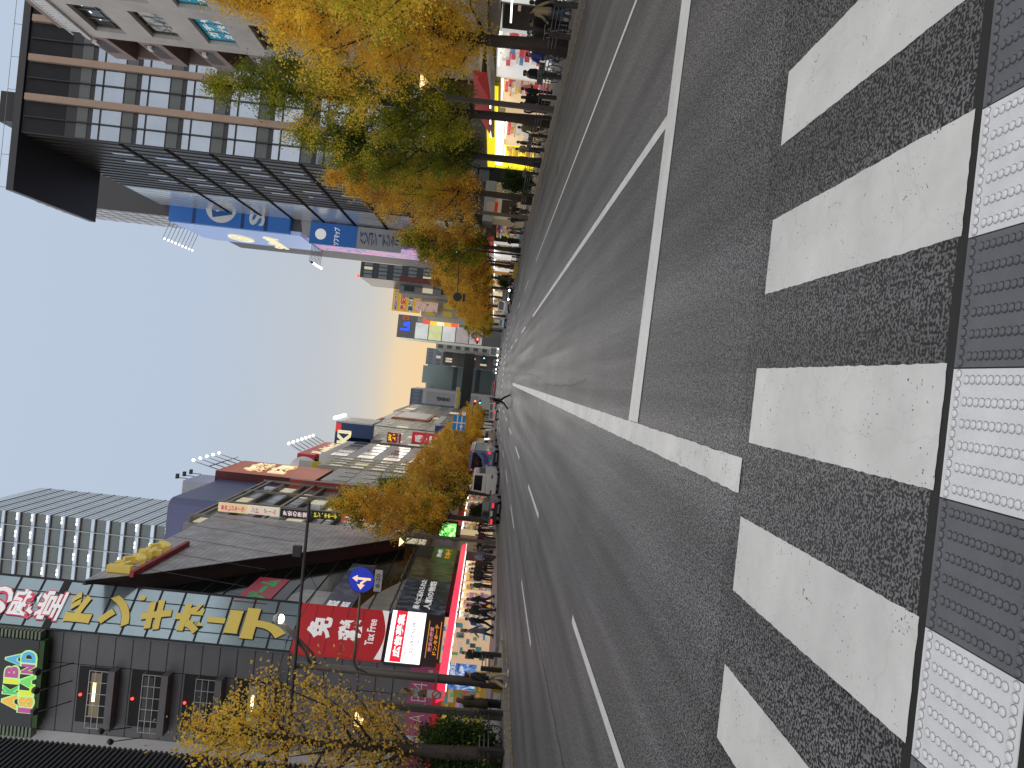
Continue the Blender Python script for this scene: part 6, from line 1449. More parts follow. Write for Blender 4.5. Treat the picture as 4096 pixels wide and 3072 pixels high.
# lit screen beyond the canopy
GS = thing('video_screen', 'bright green video screen on a dark frame past the red canopy', 'screen', (-15.5, 66, 4))
q0, q1 = PY(*z2(1185, 165), 69.0), PY(*z2(1300, 78), 69.0)
MB().box((q0.x - .15, 69.05, q1.z - .15), (q1.x + .15, 69.5, q0.z + .15)).build('frame', M_black, GS)
MB().box((q0.x, 69.0, q1.z), (q1.x, 69.04, q0.z)).build('screen', artmat('art_green', (.02, .25, .04), (.15, .85, .12), (.75, 1, .5), 2.2, 1.3), GS)
# warm lit shops of the left pavement beyond
for i, (ya, yb, wl) in enumerate(((70, 74.5, G_cream), (75, 80, GOODS[7]), (80.5, 86, G_cream), (87, 96, GOODS[6]), (98, 110, G_cream), (113, 123, G_cool), (127, 140, G_cream), (145, 160, GOODS[4]))):
    o = thing('lit_shopfront', ['brown framed lit shopfront beside the green screen', 'orange lit arcade front with glowing decorations', 'cream lit shopfront behind the black sedan', 'brown lit shopfront behind the van', 'cream lit shop behind the blue bus', 'cool white lit shop behind the far ginkgos', 'cream shop below the white store', 'pink lit shop below the navy board'][i], 'shop', (BL, ya, 0))
    MB().box((BL + .2, ya, 3.2), (BL + .8, yb, 3.9)).build('fascia', [M_dark, GOODS[1], M_redp, GOODS[0]][i % 4], o)
    shop(o, BL + 1.4, 1, ya, yb, .16, 3.15, 200 + i, wall=wl, depth=.5, dens=1.0, ceil=i < 4)
for i, (ya, yb) in enumerate(((82, 92), (94, 104), (106, 118), (121, 133), (138, 152), (158, 180), (190, 215))):
    o = thing('lit_shopfront', ['dark shopfront under the black tower fins', 'red and white lit shop under the blue store', 'cool lit shop past the blue store', 'orange lantern lit shop behind the oncoming cars', 'warm shop under the yellow signboard', 'bright shop under the glass store', 'farthest bright shop on the right pavement'][i], 'shop', (BR - 2, ya, 0))
    MB().box((XWG - .9, ya, 3.3), (XWG - .05, yb, 4.3)).build('fascia', [M_dark, GOODS[1], GOODS[2], GOODS[7], GOODS[0], GOODS[2], GOODS[1]][i], o)
    shop(o, XWG - .2 - 1.2, -1, ya, yb, .16, 3.25, 300 + i, wall=[M_dark, G_cool, G_cool, GOODS[7], G_cream, G_cool, G_cream][i], depth=1.1, dens=.8, ceil=i > 0)
# ------------------------------------------------------------------ vehicles and bicycles
M_tyre = mat('tyre', (.015, .015, .015), .8, var=.1); M_rim = mat('rim', (.35, .35, .36), .35, metal=.8, var=.05)
M_carglass = mat('car_glass', (.012, .015, .018), .06, var=.2, scale=1, spec=.8); M_trim = mat('trim_black', (.012, .012, .012), .5, var=.1)
G_tail = glow('tail_light', (1, .03, .05), 1.1); M_tailoff = mat('tail_off', (.22, .01, .015), .3, var=0, spec=.8); G_head = glow('head_light', (1, .95, .82), 22.0); M_headoff = mat('head_off', (.45, .45, .45), .2, var=0, spec=.8)
def cpaint(n, c): return mat('car_' + n, c, .28, metal=.0, var=.03, coat=.8)
def vehicle(name, label, cat, L_, W, H, hood, belt, paint, loc, rz, group=None, roofin=.16, tail_slope=.5, front_slope=.7, rear_lit=False, head_lit=False, wr=.31, trunk=0.0, box=False, plate=(.55, .62, .50)):
    """built in its own space, nose towards +Y, ground at z=0"""
    t = thing(name, label, cat, (0, 0, 0), 0, group)
    y0, y1 = -L_ / 2, L_ / 2; gz = .2
    def side(y, z): return (y, z)
    P = [(y0 + .04, gz + .06), (y0, gz + .3), (y0 + .03, belt - .12), (y0 + .10, belt), (y1 - hood, belt + .02), (y1 - .35, belt - .12), (y1 - .06, belt - .28), (y1, gz + .32), (y1 - .05, gz + .05)]
    mb = MB(); mb.prism([(-W / 2, y, z) for y, z in P], (W, 0, 0)); local(mb.build('body', paint, t, bevel=.07))
    G = [(y0 + .06 + trunk, belt - .02), (y0 + .06 + trunk + tail_slope, H), (y1 - hood - front_slope, H), (y1 - hood, belt + .0)]
    w0, w1 = W / 2 - .03, W / 2 - roofin
    rings = []
    vs = [(-w0, G[0][0], G[0][1]), (w0, G[0][0], G[0][1]), (w0, G[3][0], G[3][1]), (-w0, G[3][0], G[3][1]), (-w1, G[1][0], G[1][1]), (w1, G[1][0], G[1][1]), (w1, G[2][0], G[2][1]), (-w1, G[2][0], G[2][1])]
    mb = MB(); mb.add(vs, [(0, 3, 2, 1), (4, 5, 6, 7), (0, 1, 5, 4), (1, 2, 6, 5), (2, 3, 7, 6), (3, 0, 4, 7)]); local(mb.build('cabin', paint, t, bevel=.06))
    vv = [V(p) for p in vs]
    def pane(nm, a, b, c, d, u0, u1, v0, v1, off=.012):
        n = (b - a).cross(d - a).normalized()
        def at(u, v): return a.lerp(b, u).lerp(d.lerp(c, u), v)
        q = [at(u0, v0), at(u1, v0), at(u1, v1), at(u0, v1)]
        mb = MB(); mb.prism([p + n * off for p in q], n * -.03); local(mb.build(nm, M_carglass, t))
    pane('rear_window', vv[0], vv[1], vv[5], vv[4], .09, .91, .12 if trunk or box is False else .3, .88); pane('windscreen', vv[2], vv[3], vv[7], vv[6], .08, .92, .08, .9)
    nw = 2 if L_ < 5 else (4 if L_ < 8 else 6)
    for (a, b, c, d) in ((vv[1], vv[2], vv[6], vv[5]), (vv[3], vv[0], vv[4], vv[7])):
        for k in range(nw): pane('side_window', a, b, c, d, .06 + .88 * k / nw + .01, .06 + .88 * (k + 1) / nw - .01, .12, .86)
    for sx_ in (-1, 1):
        for yy_ in (y0 + L_ * .19, y1 - L_ * .19):
            mb = MB(); mb.disc((sx_ * (W / 2 - .10), yy_, wr), (1, 0, 0), wr, .2, 20); w = mb.build('wheel', M_tyre, t); local(w)
            r = MB().disc((sx_ * (W / 2 + .003), yy_, wr), (1, 0, 0), wr * .62, .012, 16).build('rim', M_rim, w); local(r)
        zt_ = belt - .2 if not box else gz + .55
        local(MB().box((sx_ * (W / 2 - .42), y0 - .012, zt_ - .10), (sx_ * (W / 2 - .05), y0 + .06, zt_ + .06)).build('tail_light', G_tail if rear_lit else M_tailoff, t))
        local(MB().sph((sx_ * (W / 2 - .26), y1 - .08, belt - .26), .15, .07, .09).build('head_light', G_head if head_lit else M_headoff, t))
        local(MB().box((sx_ * (W / 2 - .02), y1 - hood - .35, belt + .02), (sx_ * (W / 2 + .17), y1 - hood - .22, belt + .16)).build('wing_mirror', paint, t))
    local(MB().box((-W / 2 + .05, y0 - .05, gz + .08), (W / 2 - .05, y0 + .05, gz + .28)).build('bumper', M_trim if not box else paint, t)); local(MB().box((-W / 2 + .05, y1 - .05, gz + .06), (W / 2 - .05, y1 + .04, gz + .24)).build('bumper', M_trim, t))
    local(MB().box((-.2, y0 - .03, gz + .42), (.2, y0 - .008, gz + .57)).build('number_plate', mat('plate%s' % str(plate), plate, .5, var=0), t))
    t.location = loc; t.rotation_euler = (0, 0, rz)
    return t
ED = glow
vehicle('sedan', 'black sedan with lit red tail lights, waiting behind the white minibus', 'car', 4.6, 1.72, 1.46, 1.2, .86, cpaint('black', (.012, .013, .014)), (-10.55, 60.0, 0), 0, rear_lit=True, trunk=.75, tail_slope=.55)
mbus = vehicle('minibus', 'white high roofed minibus with two small square rear windows', 'minibus', 6.3, 1.95, 2.55, .75, 1.25, cpaint('white', (.62, .62, .62)), (-10.35, 75.0, 0), 0, roofin=.14, tail_slope=.16, front_slope=.6, box=True, wr=.33)
BU = thing('coach_bus', 'blue coach with black wrapped rear window and purple swoosh', 'bus', (0, 0, 0))
M_bus = cpaint('bus_blue', (.14, .19, .36)); Lb, Wb, Hb = 11.0, 2.5, 3.35
mb = MB(); mb.box((-Wb / 2, -Lb / 2, .35), (Wb / 2, Lb / 2, Hb)); local(mb.build('body', M_bus, BU, bevel=.16))
mb = MB(); mb.prism([(-.95, -Lb / 2 - .012, 2.1), (-.6, -Lb / 2 - .012, 1.75), (.25, -Lb / 2 - .012, 1.95), (.95, -Lb / 2 - .012, 2.6), (1.05, -Lb / 2 - .012, 3.0), (-1.05, -Lb / 2 - .012, 3.1)], (0, .05, 0)); local(mb.build('rear_window', M_carglass, BU))
mb = MB(); mb.prism([(-.2, -Lb / 2 - .011, 1.1), (.55, -Lb / 2 - .011, 1.15), (1.05, -Lb / 2 - .011, 1.7), (1.0, -Lb / 2 - .011, 2.2), (.5, -Lb / 2 - .011, 1.75), (-.3, -Lb / 2 - .011, 1.6)], (0, .05, 0)); local(mb.build('purple_swoosh', cpaint('purple', (.07, .06, .25)), BU))
local(text('FUJI' if False else 'EXPRESS', 'rear_letters', M_white, BU, (-.2, -Lb / 2 - .02, 1.42), (1, 0, 0), UP, .16, .9, .02, .004)) if False else None
for s in (-1, 1):
    for k in range(6): local(MB().box((s * (Wb / 2 - .02), -Lb / 2 + .6 + k * 1.7, 1.75), (s * (Wb / 2 + .012), -Lb / 2 + 2.15 + k * 1.7, 2.9)).build('side_window', M_carglass, BU))
    for yy_ in (-Lb / 2 + 2.6, Lb / 2 - 2.2): w = MB().disc((s * (Wb / 2 - .14), yy_, .5), (1, 0, 0), .5, .28, 20).build('wheel', M_tyre, BU); local(w); local(MB().disc((s * (Wb / 2 + .005), yy_, .5), (1, 0, 0), .3, .012, 16).build('rim', M_rim, w))
    local(MB().box((s * .95, -Lb / 2 - .02, .95), (s * 1.2, -Lb / 2 + .05, 1.3)).build('tail_light', G_tail, BU)); local(MB().box((s * .95, -Lb / 2 - .02, 2.95), (s * 1.15, -Lb / 2 + .05, 3.07)).build('upper_light', G_tail, BU))
local(MB().box((-1.2, -Lb / 2 - .06, .35), (1.2, -Lb / 2 + .02, .6)).build('bumper', M_trim, BU)); local(MB().box((-.25, -Lb / 2 - .03, .75), (.25, -Lb / 2 - .008, .93)).build('number_plate', mat('plate_green', (.35, .5, .35), .5, var=0), BU))
BU.location = (-10.0, 92.5, 0)
W_ = cpaint('white', (.62, .62, .62)); SV = cpaint('silver', (.36, .38, .40)); BK = cpaint('black', (.012, .013, .014)); CM = cpaint('cream', (.55, .50, .42)); BL_ = cpaint('sky', (.30, .42, .55))
vehicle('parked_van', 'grey van just ahead of the blue coach', 'van', 4.6, 1.8, 1.95, .7, 1.05, SV, (-10.3, 113, 0), 0, tail_slope=.2, box=True)
vehicle('parked_van', 'cream van with amber lamps, second ahead of the coach', 'van', 4.7, 1.85, 1.95, .7, 1.05, CM, (-10.1, 130, 0), 0, tail_slope=.2, box=True)
vehicle('hatchback', 'white hatchback with red tail lights just beyond the crossing pedestrian', 'car', 4.0, 1.68, 1.55, .9, .92, W_, (-6.6, 128, 0), 0, rear_lit=True, tail_slope=.35)
vehicle('hatchback', 'white small car partly hidden behind the crossing pedestrian', 'car', 3.9, 1.66, 1.6, .9, .95, W_, (-6.0, 147, 0), 0, rear_lit=True, tail_slope=.3)
vehicle('oncoming_sedan', 'black oncoming car with bright headlights shining on the road', 'car', 4.6, 1.75, 1.5, 1.2, .88, BK, (11.35, 106, 0), PI, head_lit=True, trunk=.6)
vehicle('parked_van', 'white van behind the dark oncoming car', 'van', 4.6, 1.8, 1.95, .6, 1.05, W_, (11.1, 119, 0), PI, tail_slope=.2, box=True)
vehicle('light_sedan', 'pale blue sedan in the kerb lane beyond the white van', 'car', 4.5, 1.72, 1.45, 1.2, .86, BL_, (10.6, 150, 0), PI, head_lit=False, trunk=.6)
vehicle('box_truck', 'white box truck with dark windscreen far down the oncoming lane', 'truck', 6.5, 2.1, 2.9, .35, 1.2, W_, (6.0, 190, 0), PI, head_lit=True, tail_slope=.05, front_slope=.25, roofin=.05, box=True)
vehicle('small_car', 'small pale car beside the far box truck', 'car', 3.6, 1.55, 1.7, .6, 1.0, BL_, (3.6, 196, 0), PI, head_lit=True)
far = [(1.6, 245, PI, 1), (1.8, 275, PI, 1), (-3.2, 240, 0, 2), (-5.6, 246, 0, 2), (-2.6, 262, 0, 2), (-8.6, 238, 0, 2), (-5.6, 285, 0, 2), (4.6, 270, PI, 1), (-8.8, 268, 0, 2)]
labs = ['far oncoming car with two bright headlights at the centre line', 'second far oncoming car with bright headlights', 'far car with red tail lights next to the centre line', 'far car with red lights in the middle lane', 'tiny far car, red tail lights, closest to the bridge centre', 'far car with red lights in the kerb lane on the left', 'tiny far car with red lights, middle lane beyond', 'far oncoming car in the second lane with headlights', 'tiny far car with red lights, kerb lane beyond']
for (x, y, rz, k), lb in zip(far, labs):
    vehicle('far_car', lb, 'car', 4.4, 1.7, 1.5, 1.0, .9, BK if k == 2 else SV, (x, y, 0), rz, 'far cars queuing at the junction', rear_lit=k == 2, head_lit=k == 1)
# bicycles
def bike_proto(label, loc, rz, col, basket=False):
    t = thing('bicycle', label, 'bicycle', (0, 0, 0), 0, 'bicycles parked along the railing'); m_ = cpaint('bike' + str(col), col); R = .33
    for s in (-.53, .53):
        mb = MB(); mb.tube([(0, s + R * math.cos(2 * PI * k / 24), R + R * math.sin(2 * PI * k / 24)) for k in range(25)], .017, 6, cap=False); w = mb.build('wheel', M_tyre, t); local(w)
        mb = MB()
        for k in range(9): mb.tube([(0, s, R), (0, s + R * math.cos(2 * PI * k / 9), R + R * math.sin(2 * PI * k / 9))], .003, 3, cap=False)
        mb.tube([(-.05, s, R), (.05, s, R)], .025, 6); local(mb.build('spokes', M_rim, w))
    mb = MB(); bb = (0, -.06, .28); st = (0, -.2, .72); hd = (0, .38, .78); hb = (0, .42, .60)
    for a, b in ((bb, st), (st, hd), (bb, hb), (hd, hb), (bb, (0, -.53, R)), (st, (0, -.53, R)), (hb, (0, .53, R))): mb.tube([a, b], .017, 6)
    local(mb.build('frame', m_, t))
    local(MB().tube([(-.28, .22, .98), (-.2, .32, 1.0), (0, .36, .98), (.2, .32, 1.0), (.28, .22, .98)], .013, 5).tube([(0, .36, .98), (0, .38, .78)], .015, 5).build('handlebar', M_rim, t))
    mb = MB(); mb.prism([(-.02, -.08, .86), (-.09, -.33, .87), (.09, -.33, .87), (.02, -.08, .86)], (0, 0, .05)); mb.tube([(0, -.2, .72), (0, -.22, .86)], .014, 5); local(mb.build('saddle', M_trim, t))
    if basket: local(MB().box((-.2, .45, .72), (.2, .75, .98)).build('basket', mat('basket', (.10, .10, .11), .5, var=.1), t))
    local(MB().tube([(-.02, -.06, .28), (.10, -.02, .16), (.18, -.02, .16)], .012, 4).build('pedal', M_trim, t))
    t.location = loc; t.rotation_euler = (0, 0, rz); return t
bk = bike_proto('dark city bicycle with a box basket, nearest behind the railing', (13.45, 25.6, .15), .15, (.02, .02, .022), True)
bike_proto('grey bicycle leaning by the bare ginkgo trunk', (13.35, 28.9, .15), -.25, (.14, .13, .12))
for x, y, rz, lb in ((13.5, 32.0, .1, 'black bicycle just past the bare ginkgo trunk'), (13.55, 33.6, -.1, 'black bicycle before the group in black coats'), (13.5, 41.5, .12, 'bicycle beside the yellow shop pedestrians'), (13.6, 43.4, 0, 'bicycle behind the railing near the yellow shop'), (13.5, 49.0, .1, 'bicycle by the round dark shrub'), (-13.1, 54.5, .1, 'bicycle parked before the red canopy shops, nearer one'), (-13.1, 57.8, -.1, 'bicycle parked before the red canopy shops, by the lantern post'), (-12.6, 26.2, .9, 'bicycle half hidden behind the large shrub')):
    c = copy_tree(bk); place(c, (x, y, .15), rz, lb)
# ------------------------------------------------------------------ people
M_skin = mat('skin', (.42, .26, .19), .55, var=.06, scale=8); M_hair = mat('hair', (.012, .010, .009), .5, var=.1)
def ring(c, ax, a, b, n=12, up=None):
    c = V(c); ax = V(ax).normalized(); u = V((1, 0, 0)) if up is None else V(up)
    u = (u - ax * u.dot(ax)).normalized(); w = ax.cross(u)
    return [tuple(c + u * (a * math.cos(2 * PI * k / n)) + w * (b * math.sin(2 * PI * k / n))) for k in range(n)]
def make_pose(name, legL, legR, armL, armR, lean=0.0, headturn=0.0, headpitch=0.0):
    """joints in metres for a 1.70 m figure facing -Y. legX: (knee, ankle) ; armX: (elbow, wrist)"""
    Z = {}; hip = .90; neck = V((0, -lean * .5, 1.43)); hd = V((0, -lean * .5 - .02 - headpitch * .06, 1.575))
    mb = MB()
    # torso and neck
    mb.loft([ring((0, 0, .84), UP, .155, .11), ring((0, 0, .93), UP, .168, .115), ring((0, -lean * .15, 1.05), UP, .145, .10), ring((0, -lean * .3, 1.20), UP, .165, .115), ring((0, -lean * .42, 1.32), UP, .185, .11), ring((0, -lean * .48, 1.40), UP, .12, .08), ring(neck, UP, .058, .06), ring(neck + V((0, -.01, .07)), UP, .052, .056)])
    # head with jaw, nose, ears
    mb.loft([ring(hd + V((0, -.035, -.115)), UP, .032, .036), ring(hd + V((0, -.022, -.085)), UP, .058, .068), ring(hd + V((0, -.008, -.03)), UP, .071, .088), ring(hd + V((0, 0, .03)), UP, .075, .095), ring(hd + V((0, .004, .08)), UP, .064, .082), ring(hd + V((0, .006, .112)), UP, .032, .042)])
    mb.loft([ring(hd + V((0, -.088, .012)), UP, .008, .008, 6), ring(hd + V((0, -.104, -.022)), UP, .016, .014, 6), ring(hd + V((0, -.09, -.036)), UP, .012, .01, 6)])
    for s in (-1, 1): mb.sph(hd + V((s * .076, .008, -.01)), .012, .02, .03, 6, 5)
    sh = {-1: V((-.185, -lean * .42, 1.355)), 1: V((.185, -lean * .42, 1.355))}
    for s, (el, wr) in ((-1, armL), (1, armR)):
        el, wr = V(el), V(wr); mb.tube([sh[s] + V((-s * .05, 0, .01)), sh[s], sh[s].lerp(el, .5), el, el.lerp(wr, .4), wr], [.05, .056, .046, .038, .036, .024], 10)
        d = (wr - el).normalized(); p = d.cross(V((s, 0, 0))).normalized() if abs(d.x) < .9 else V((0, -1, 0)); q = d.cross(p).normalized()
        pal_ = wr + d * .075; mb.loft([ring(wr - d * .01, d, .026, .02, 8, p), ring(wr + d * .04, d, .040, .017, 8, p), ring(pal_, d, .042, .014, 8, p)])
        for k, ln in enumerate((.062, .074, .07, .055)):
            b0 = pal_ + p * (-.03 + k * .02); b1 = b0 + d * ln * .55 - q * .006 * s; b2 = b0 + d * ln * .9 - q * .026 * s; mb.tube([b0 - d * .012, b1, b2], [.0095, .009, .0075], 6)
        tb = wr + d * .03 - p * .034; mb.tube([tb, tb - p * .022 + d * .024, tb - p * .024 + d * .052 - q * .01 * s], [.012, .0105, .008], 6)
    for s, (kn, an) in ((-1, legL), (1, legR)):
        kn, an = V(kn), V(an); h = V((s * .09, 0, .88)); mb.tube([h + V((0, 0, .04)), h, h.lerp(kn, .55), kn, kn.lerp(an, .35), an, an - V((0, 0, .035))], [.085, .09, .072, .054, .054, .036, .038], 10)
        mb.loft([ring(an + V((0, .05, -.03)), (0, -1, 0), .03, .035, 8), ring(an + V((0, -.05, -.035)), (0, -1, 0), .036, .03, 8), ring(an + V((0, -.15, -.045)), (0, -1, 0), .03, .02, 8)])
    o = mb.build('body', M_skin)
    md = o.modifiers.new('r', 'REMESH'); md.mode = 'VOXEL'; md.voxel_size = .0135; md.use_smooth_shade = True
    dg = bpy.context.evaluated_depsgraph_get(); me = bpy.data.meshes.new_from_object(o.evaluated_get(dg)); me.name = 'body_' + name; bpy.data.objects.remove(o); me.materials.clear(); me.materials.append(M_skin)
    Z['body'] = me
    def keep(b, nm):
        o = b.build(nm, M_trim); m_ = o.data; m_.name = nm + '_' + name; bpy.data.objects.remove(o); return m_
    for nm, hem, wide in (('jacket', .78, 1.0), ('long_coat', .48, 1.06)):
        b = MB(); rr = [ring((0, 0, hem), UP, .215 * wide, .16 * wide), ring((0, 0, hem + (.93 - hem) * .6), UP, .20, .15)] if hem < .7 else [ring((0, 0, hem), UP, .192, .14)]
        b.loft(rr + [ring((0, 0, .95), UP, .19, .138), ring((0, -lean * .15, 1.07), UP, .18, .128), ring((0, -lean * .3, 1.22), UP, .198, .14), ring((0, -lean * .42, 1.345), UP, .208, .125), ring((0, -lean * .47, 1.415), UP, .13, .095), ring((0, -lean * .5, 1.455), UP, .085, .085), ring((0, -lean * .5, 1.475), UP, .080, .082)])
        for s, (el, wr) in ((-1, armL), (1, armR)):
            el, wr = V(el), V(wr); b.tube([sh[s] + V((-s * .06, 0, .005)), sh[s] + V((0, 0, .005)), sh[s].lerp(el, .5), el, el.lerp(wr, .5), el.lerp(wr, .97)], [.066, .076, .066, .059, .055, .044], 10)
        Z[nm] = keep(b, nm)
    b = MB(); b.loft([ring((0, 0, .80), UP, .165, .118), ring((0, 0, .9), UP, .178, .124), ring((0, 0, .97), UP, .168, .118)])
    for s, (kn, an) in ((-1, legL), (1, legR)):
        kn, an = V(kn), V(an); h = V((s * .09, 0, .88)); b.tube([h, h.lerp(kn, .5), kn, kn.lerp(an, .5), an + V((0, 0, .0)), an - V((0, 0, .02))], [.10, .09, .074, .068, .06, .058], 10)
    Z['trousers'] = keep(b, 'trousers')
    b = MB()
    for s, (kn, an) in ((-1, legL), (1, legR)):
        an = V(an); fl = an.z - .08; b.loft([ring(an + V((0, .075, -.02 - .025)), (0, -1, 0), .036, .045, 8), ring(an + V((0, .03, -.035)), (0, -1, 0), .044, .05, 8), ring(an + V((0, -.08, -.045)), (0, -1, 0), .048, .036, 8), ring(an + V((0, -.175, -.056)), (0, -1, 0), .034, .022, 8)])
    Z['shoes'] = keep(b, 'shoes')
    b = MB(); b.loft([ring(hd + V((0, .035, -.055)), UP, .062, .055), ring(hd + V((0, .025, 0)), UP, .081, .085), ring(hd + V((0, .012, .045)), UP, .085, .10), ring(hd + V((0, .008, .095)), UP, .074, .092), ring(hd + V((0, .008, .128)), UP, .04, .05)])
    Z['short_hair'] = keep(b, 'short_hair')
    b = MB(); b.loft([ring(hd + V((0, .07, -.22)), UP, .085, .045), ring(hd + V((0, .055, -.10)), UP, .086, .065), ring(hd + V((0, .028, 0)), UP, .086, .09), ring(hd + V((0, .012, .045)), UP, .088, .103), ring(hd + V((0, .008, .1)), UP, .076, .095), ring(hd + V((0, .008, .132)), UP, .04, .05)])
    Z['long_hair'] = keep(b, 'long_hair')
    b = MB()
    for s in (-1, 1): b.sph(hd + V((s * .03, -.086, .006)), .011, .006, .006, 6, 4)
    b.box(hd + V((-.022, -.092, -.066)), hd + V((.022, -.078, -.060))); Z['face_marks'] = keep(b, 'face_marks')
    b = MB(); b.loft([ring((0, .17, 1.0), UP, .13, .06), ring((0, .19, 1.06), UP, .15, .085), ring((0, .19, 1.25), UP, .15, .085), ring((0, .17, 1.36), UP, .12, .05)])
    for s in (-1, 1): b.tube([(s * .1, .12, 1.36), (s * .11, .0, 1.44), (s * .12, -.13, 1.3), (s * .12, -.10, 1.1), (s * .12, .1, 1.04)], .017, 5)
    Z['backpack'] = keep(b, 'backpack')
    return Z
POSES = {
    'stand': make_pose('stand', ((-.10, -.01, .49), (-.10, .01, .085)), ((.10, -.02, .49), (.11, 0, .085)), ((-.25, .02, 1.08), (-.25, -.06, .84)), ((.25, .02, 1.08), (.25, -.06, .84))),
    'phone': make_pose('phone', ((-.09, -.01, .49), (-.10, .01, .085)), ((.09, -.03, .49), (.11, -.05, .085)), ((-.25, .0, 1.08), (-.09, -.27, 1.13)), ((.25, .0, 1.08), (.06, -.28, 1.17)), lean=.06, headpitch=.6),
    'walk': make_pose('walk', ((-.09, -.12, .50), (-.09, -.20, .085)), ((.09, .04, .50), (.09, .25, .13)), ((-.24, .12, 1.10), (-.25, .22, .88)), ((.24, -.10, 1.10), (.23, -.28, .93)), lean=.10),
    'stride': make_pose('stride', ((-.09, -.30, .55), (-.08, -.52, .16)), ((.09, .16, .52), (.09, .56, .20)), ((-.24, .16, 1.10), (-.23, .20, .86)), ((.24, -.06, 1.08), (.20, -.22, .88)), lean=.22, headpitch=.3),
}
CM_ = {}
def cl(c): return mat('cloth' + str(c), c, .85, var=.15, scale=10)
GP = 'people on the pavements'
def person(label, x, y, z, rz, pose='stand', h=1.7, coat='jacket', top=(.012, .012, .013), legs=(.02, .02, .024), hair='short_hair', hairc=None, bag=None, shoes=(.02, .02, .02), mask=False):
    t = thing('person', label, 'person', (x, y, z), rz, GP); t.scale = (h / 1.7,) * 3; Z = POSES[pose]
    for part, m_ in (('body', M_skin), ('trousers', cl(legs)), (coat, cl(top)), ('shoes', cl(shoes)), (hair, M_hair if hairc is None else cl(hairc)), ('face_marks', M_trim)) + ((('backpack', cl(bag)),) if bag else ()):
        o = bpy.data.objects.new(part, Z[part]); C.objects.link(o); o.parent = t
        if part != 'body': o.material_slots[0].link = 'OBJECT'; o.material_slots[0].material = m_
    if mask:
        b = MB(); hd = V((0, -.02, 1.575)); b.loft([ring(hd + V((0, -.06, -.085)), UP, .045, .045), ring(hd + V((0, -.05, -.03)), UP, .07, .058), ring(hd + V((0, -.05, -.01)), UP, .066, .052)]); local(b.build('face_mask', mat('mask_white', (.6, .6, .6), .7, var=0), t))
    return t
K1 = (.010, .010, .011); K2 = (.018, .018, .022); GY = (.10, .10, .11); KH = (.20, .19, .12); BG = (.34, .27, .16); WH = (.55, .53, .50); NV = (.02, .025, .05); DN = (.05, .07, .12); BR_ = (.05, .04, .03)
def hx(px, py, X): return PX(px, py, X).y
PE = []
def R_(lb, py, X, rz, **k):
    y = hx(2105 - py * .105, py, X); return person(lb, X, y, .15, rz, **k)
TOW, AWAY = 0.0, PI
# right pavement
R_('person in a black coat at the very edge, half hidden by a beige jacket', 6, 15.0, AWAY, pose='stand', coat='jacket')
R_('person in a beige fleece jacket and jeans seen from behind', 34, 14.5, AWAY + .5, pose='walk', top=BG, legs=DN, shoes=GY, h=1.74)
R_('person in a long black coat right next to the beige jacket', 82, 14.6, AWAY + .2, pose='stand', coat='long_coat', h=1.68)
R_('person in a dark green cap and dark coat behind the masked one', 98, 15.6, .5, pose='stand', top=(.02, .05, .03), hairc=(.02, .06, .035), h=1.66)
R_('person with a white face mask and charcoal jacket', 128, 14.8, .35, pose='stand', top=(.045, .045, .05), mask=True, h=1.67)
R_('person in a black coat facing the road, hands low, beside the shop posters', 178, 15.4, -.2, pose='phone', coat='jacket', legs=BR_, h=1.72)
R_('person with grey shoulder bag and bright blue sleeve', 218, 15.0, .4, pose='walk', top=(.05, .08, .35), legs=(.10, .14, .2), bag=(.22, .20, .18), hair='long_hair', hairc=(.05, .025, .018), h=1.62)
R_('person in a black coat just past the bare trunk', 284, 15.2, AWAY + .6, pose='stand', coat='long_coat', h=1.66)
R_('person in a black puffer, first of four in a row', 357, 15.4, 1.3, pose='phone', h=1.68)
R_('person in a black coat, second of four in a row', 386, 15.3, AWAY, pose='stand', coat='long_coat', hair='long_hair', h=1.64)
R_('person in a black coat, third of four in a row', 410, 15.3, AWAY + .2, pose='stand', h=1.66)
R_('person in a black jacket with pale shopping bag, last of four', 428, 15.3, AWAY - .5, pose='walk', h=1.68, bag=WH)
R_('person in dark clothes facing the yellow shop', 566, 15.6, 1.4, pose='stand', top=BR_, h=1.62)
R_('person in a khaki hooded jacket before the yellow shop', 590, 15.0, AWAY + .4, pose='phone', top=KH, legs=K1, hairc=(.04, .02, .015), h=1.66)
R_('person in a black hooded coat looking at the shop window', 628, 15.1, AWAY + .9, pose='stand', h=1.64)
R_('person in black near the pole with notice, nearer one', 832, 15.0, .4, pose='walk', h=1.7)
R_('person in black near the pole with notice, farther one', 850, 15.4, .2, pose='phone', h=1.68)
R_('person in black at the side street corner', 873, 15.0, AWAY, pose='walk', h=1.7)
R_('person in a grey jacket crossing the side street', 911, 14.2, 1.2, pose='walk', top=GY, legs=(.09, .09, .10), h=1.72)
R_('person with a yellow cap behind the grey jacket', 925, 14.9, 1.0, pose='stand', hairc=(.5, .35, .02), top=BR_, h=1.6)
R_('person in black by the cream corner house', 962, 15.0, -.2, pose='phone', h=1.68)
R_('person with a pale hood waiting near the yellow kerb block', 992, 14.6, .8, pose='stand', top=WH, h=1.6)
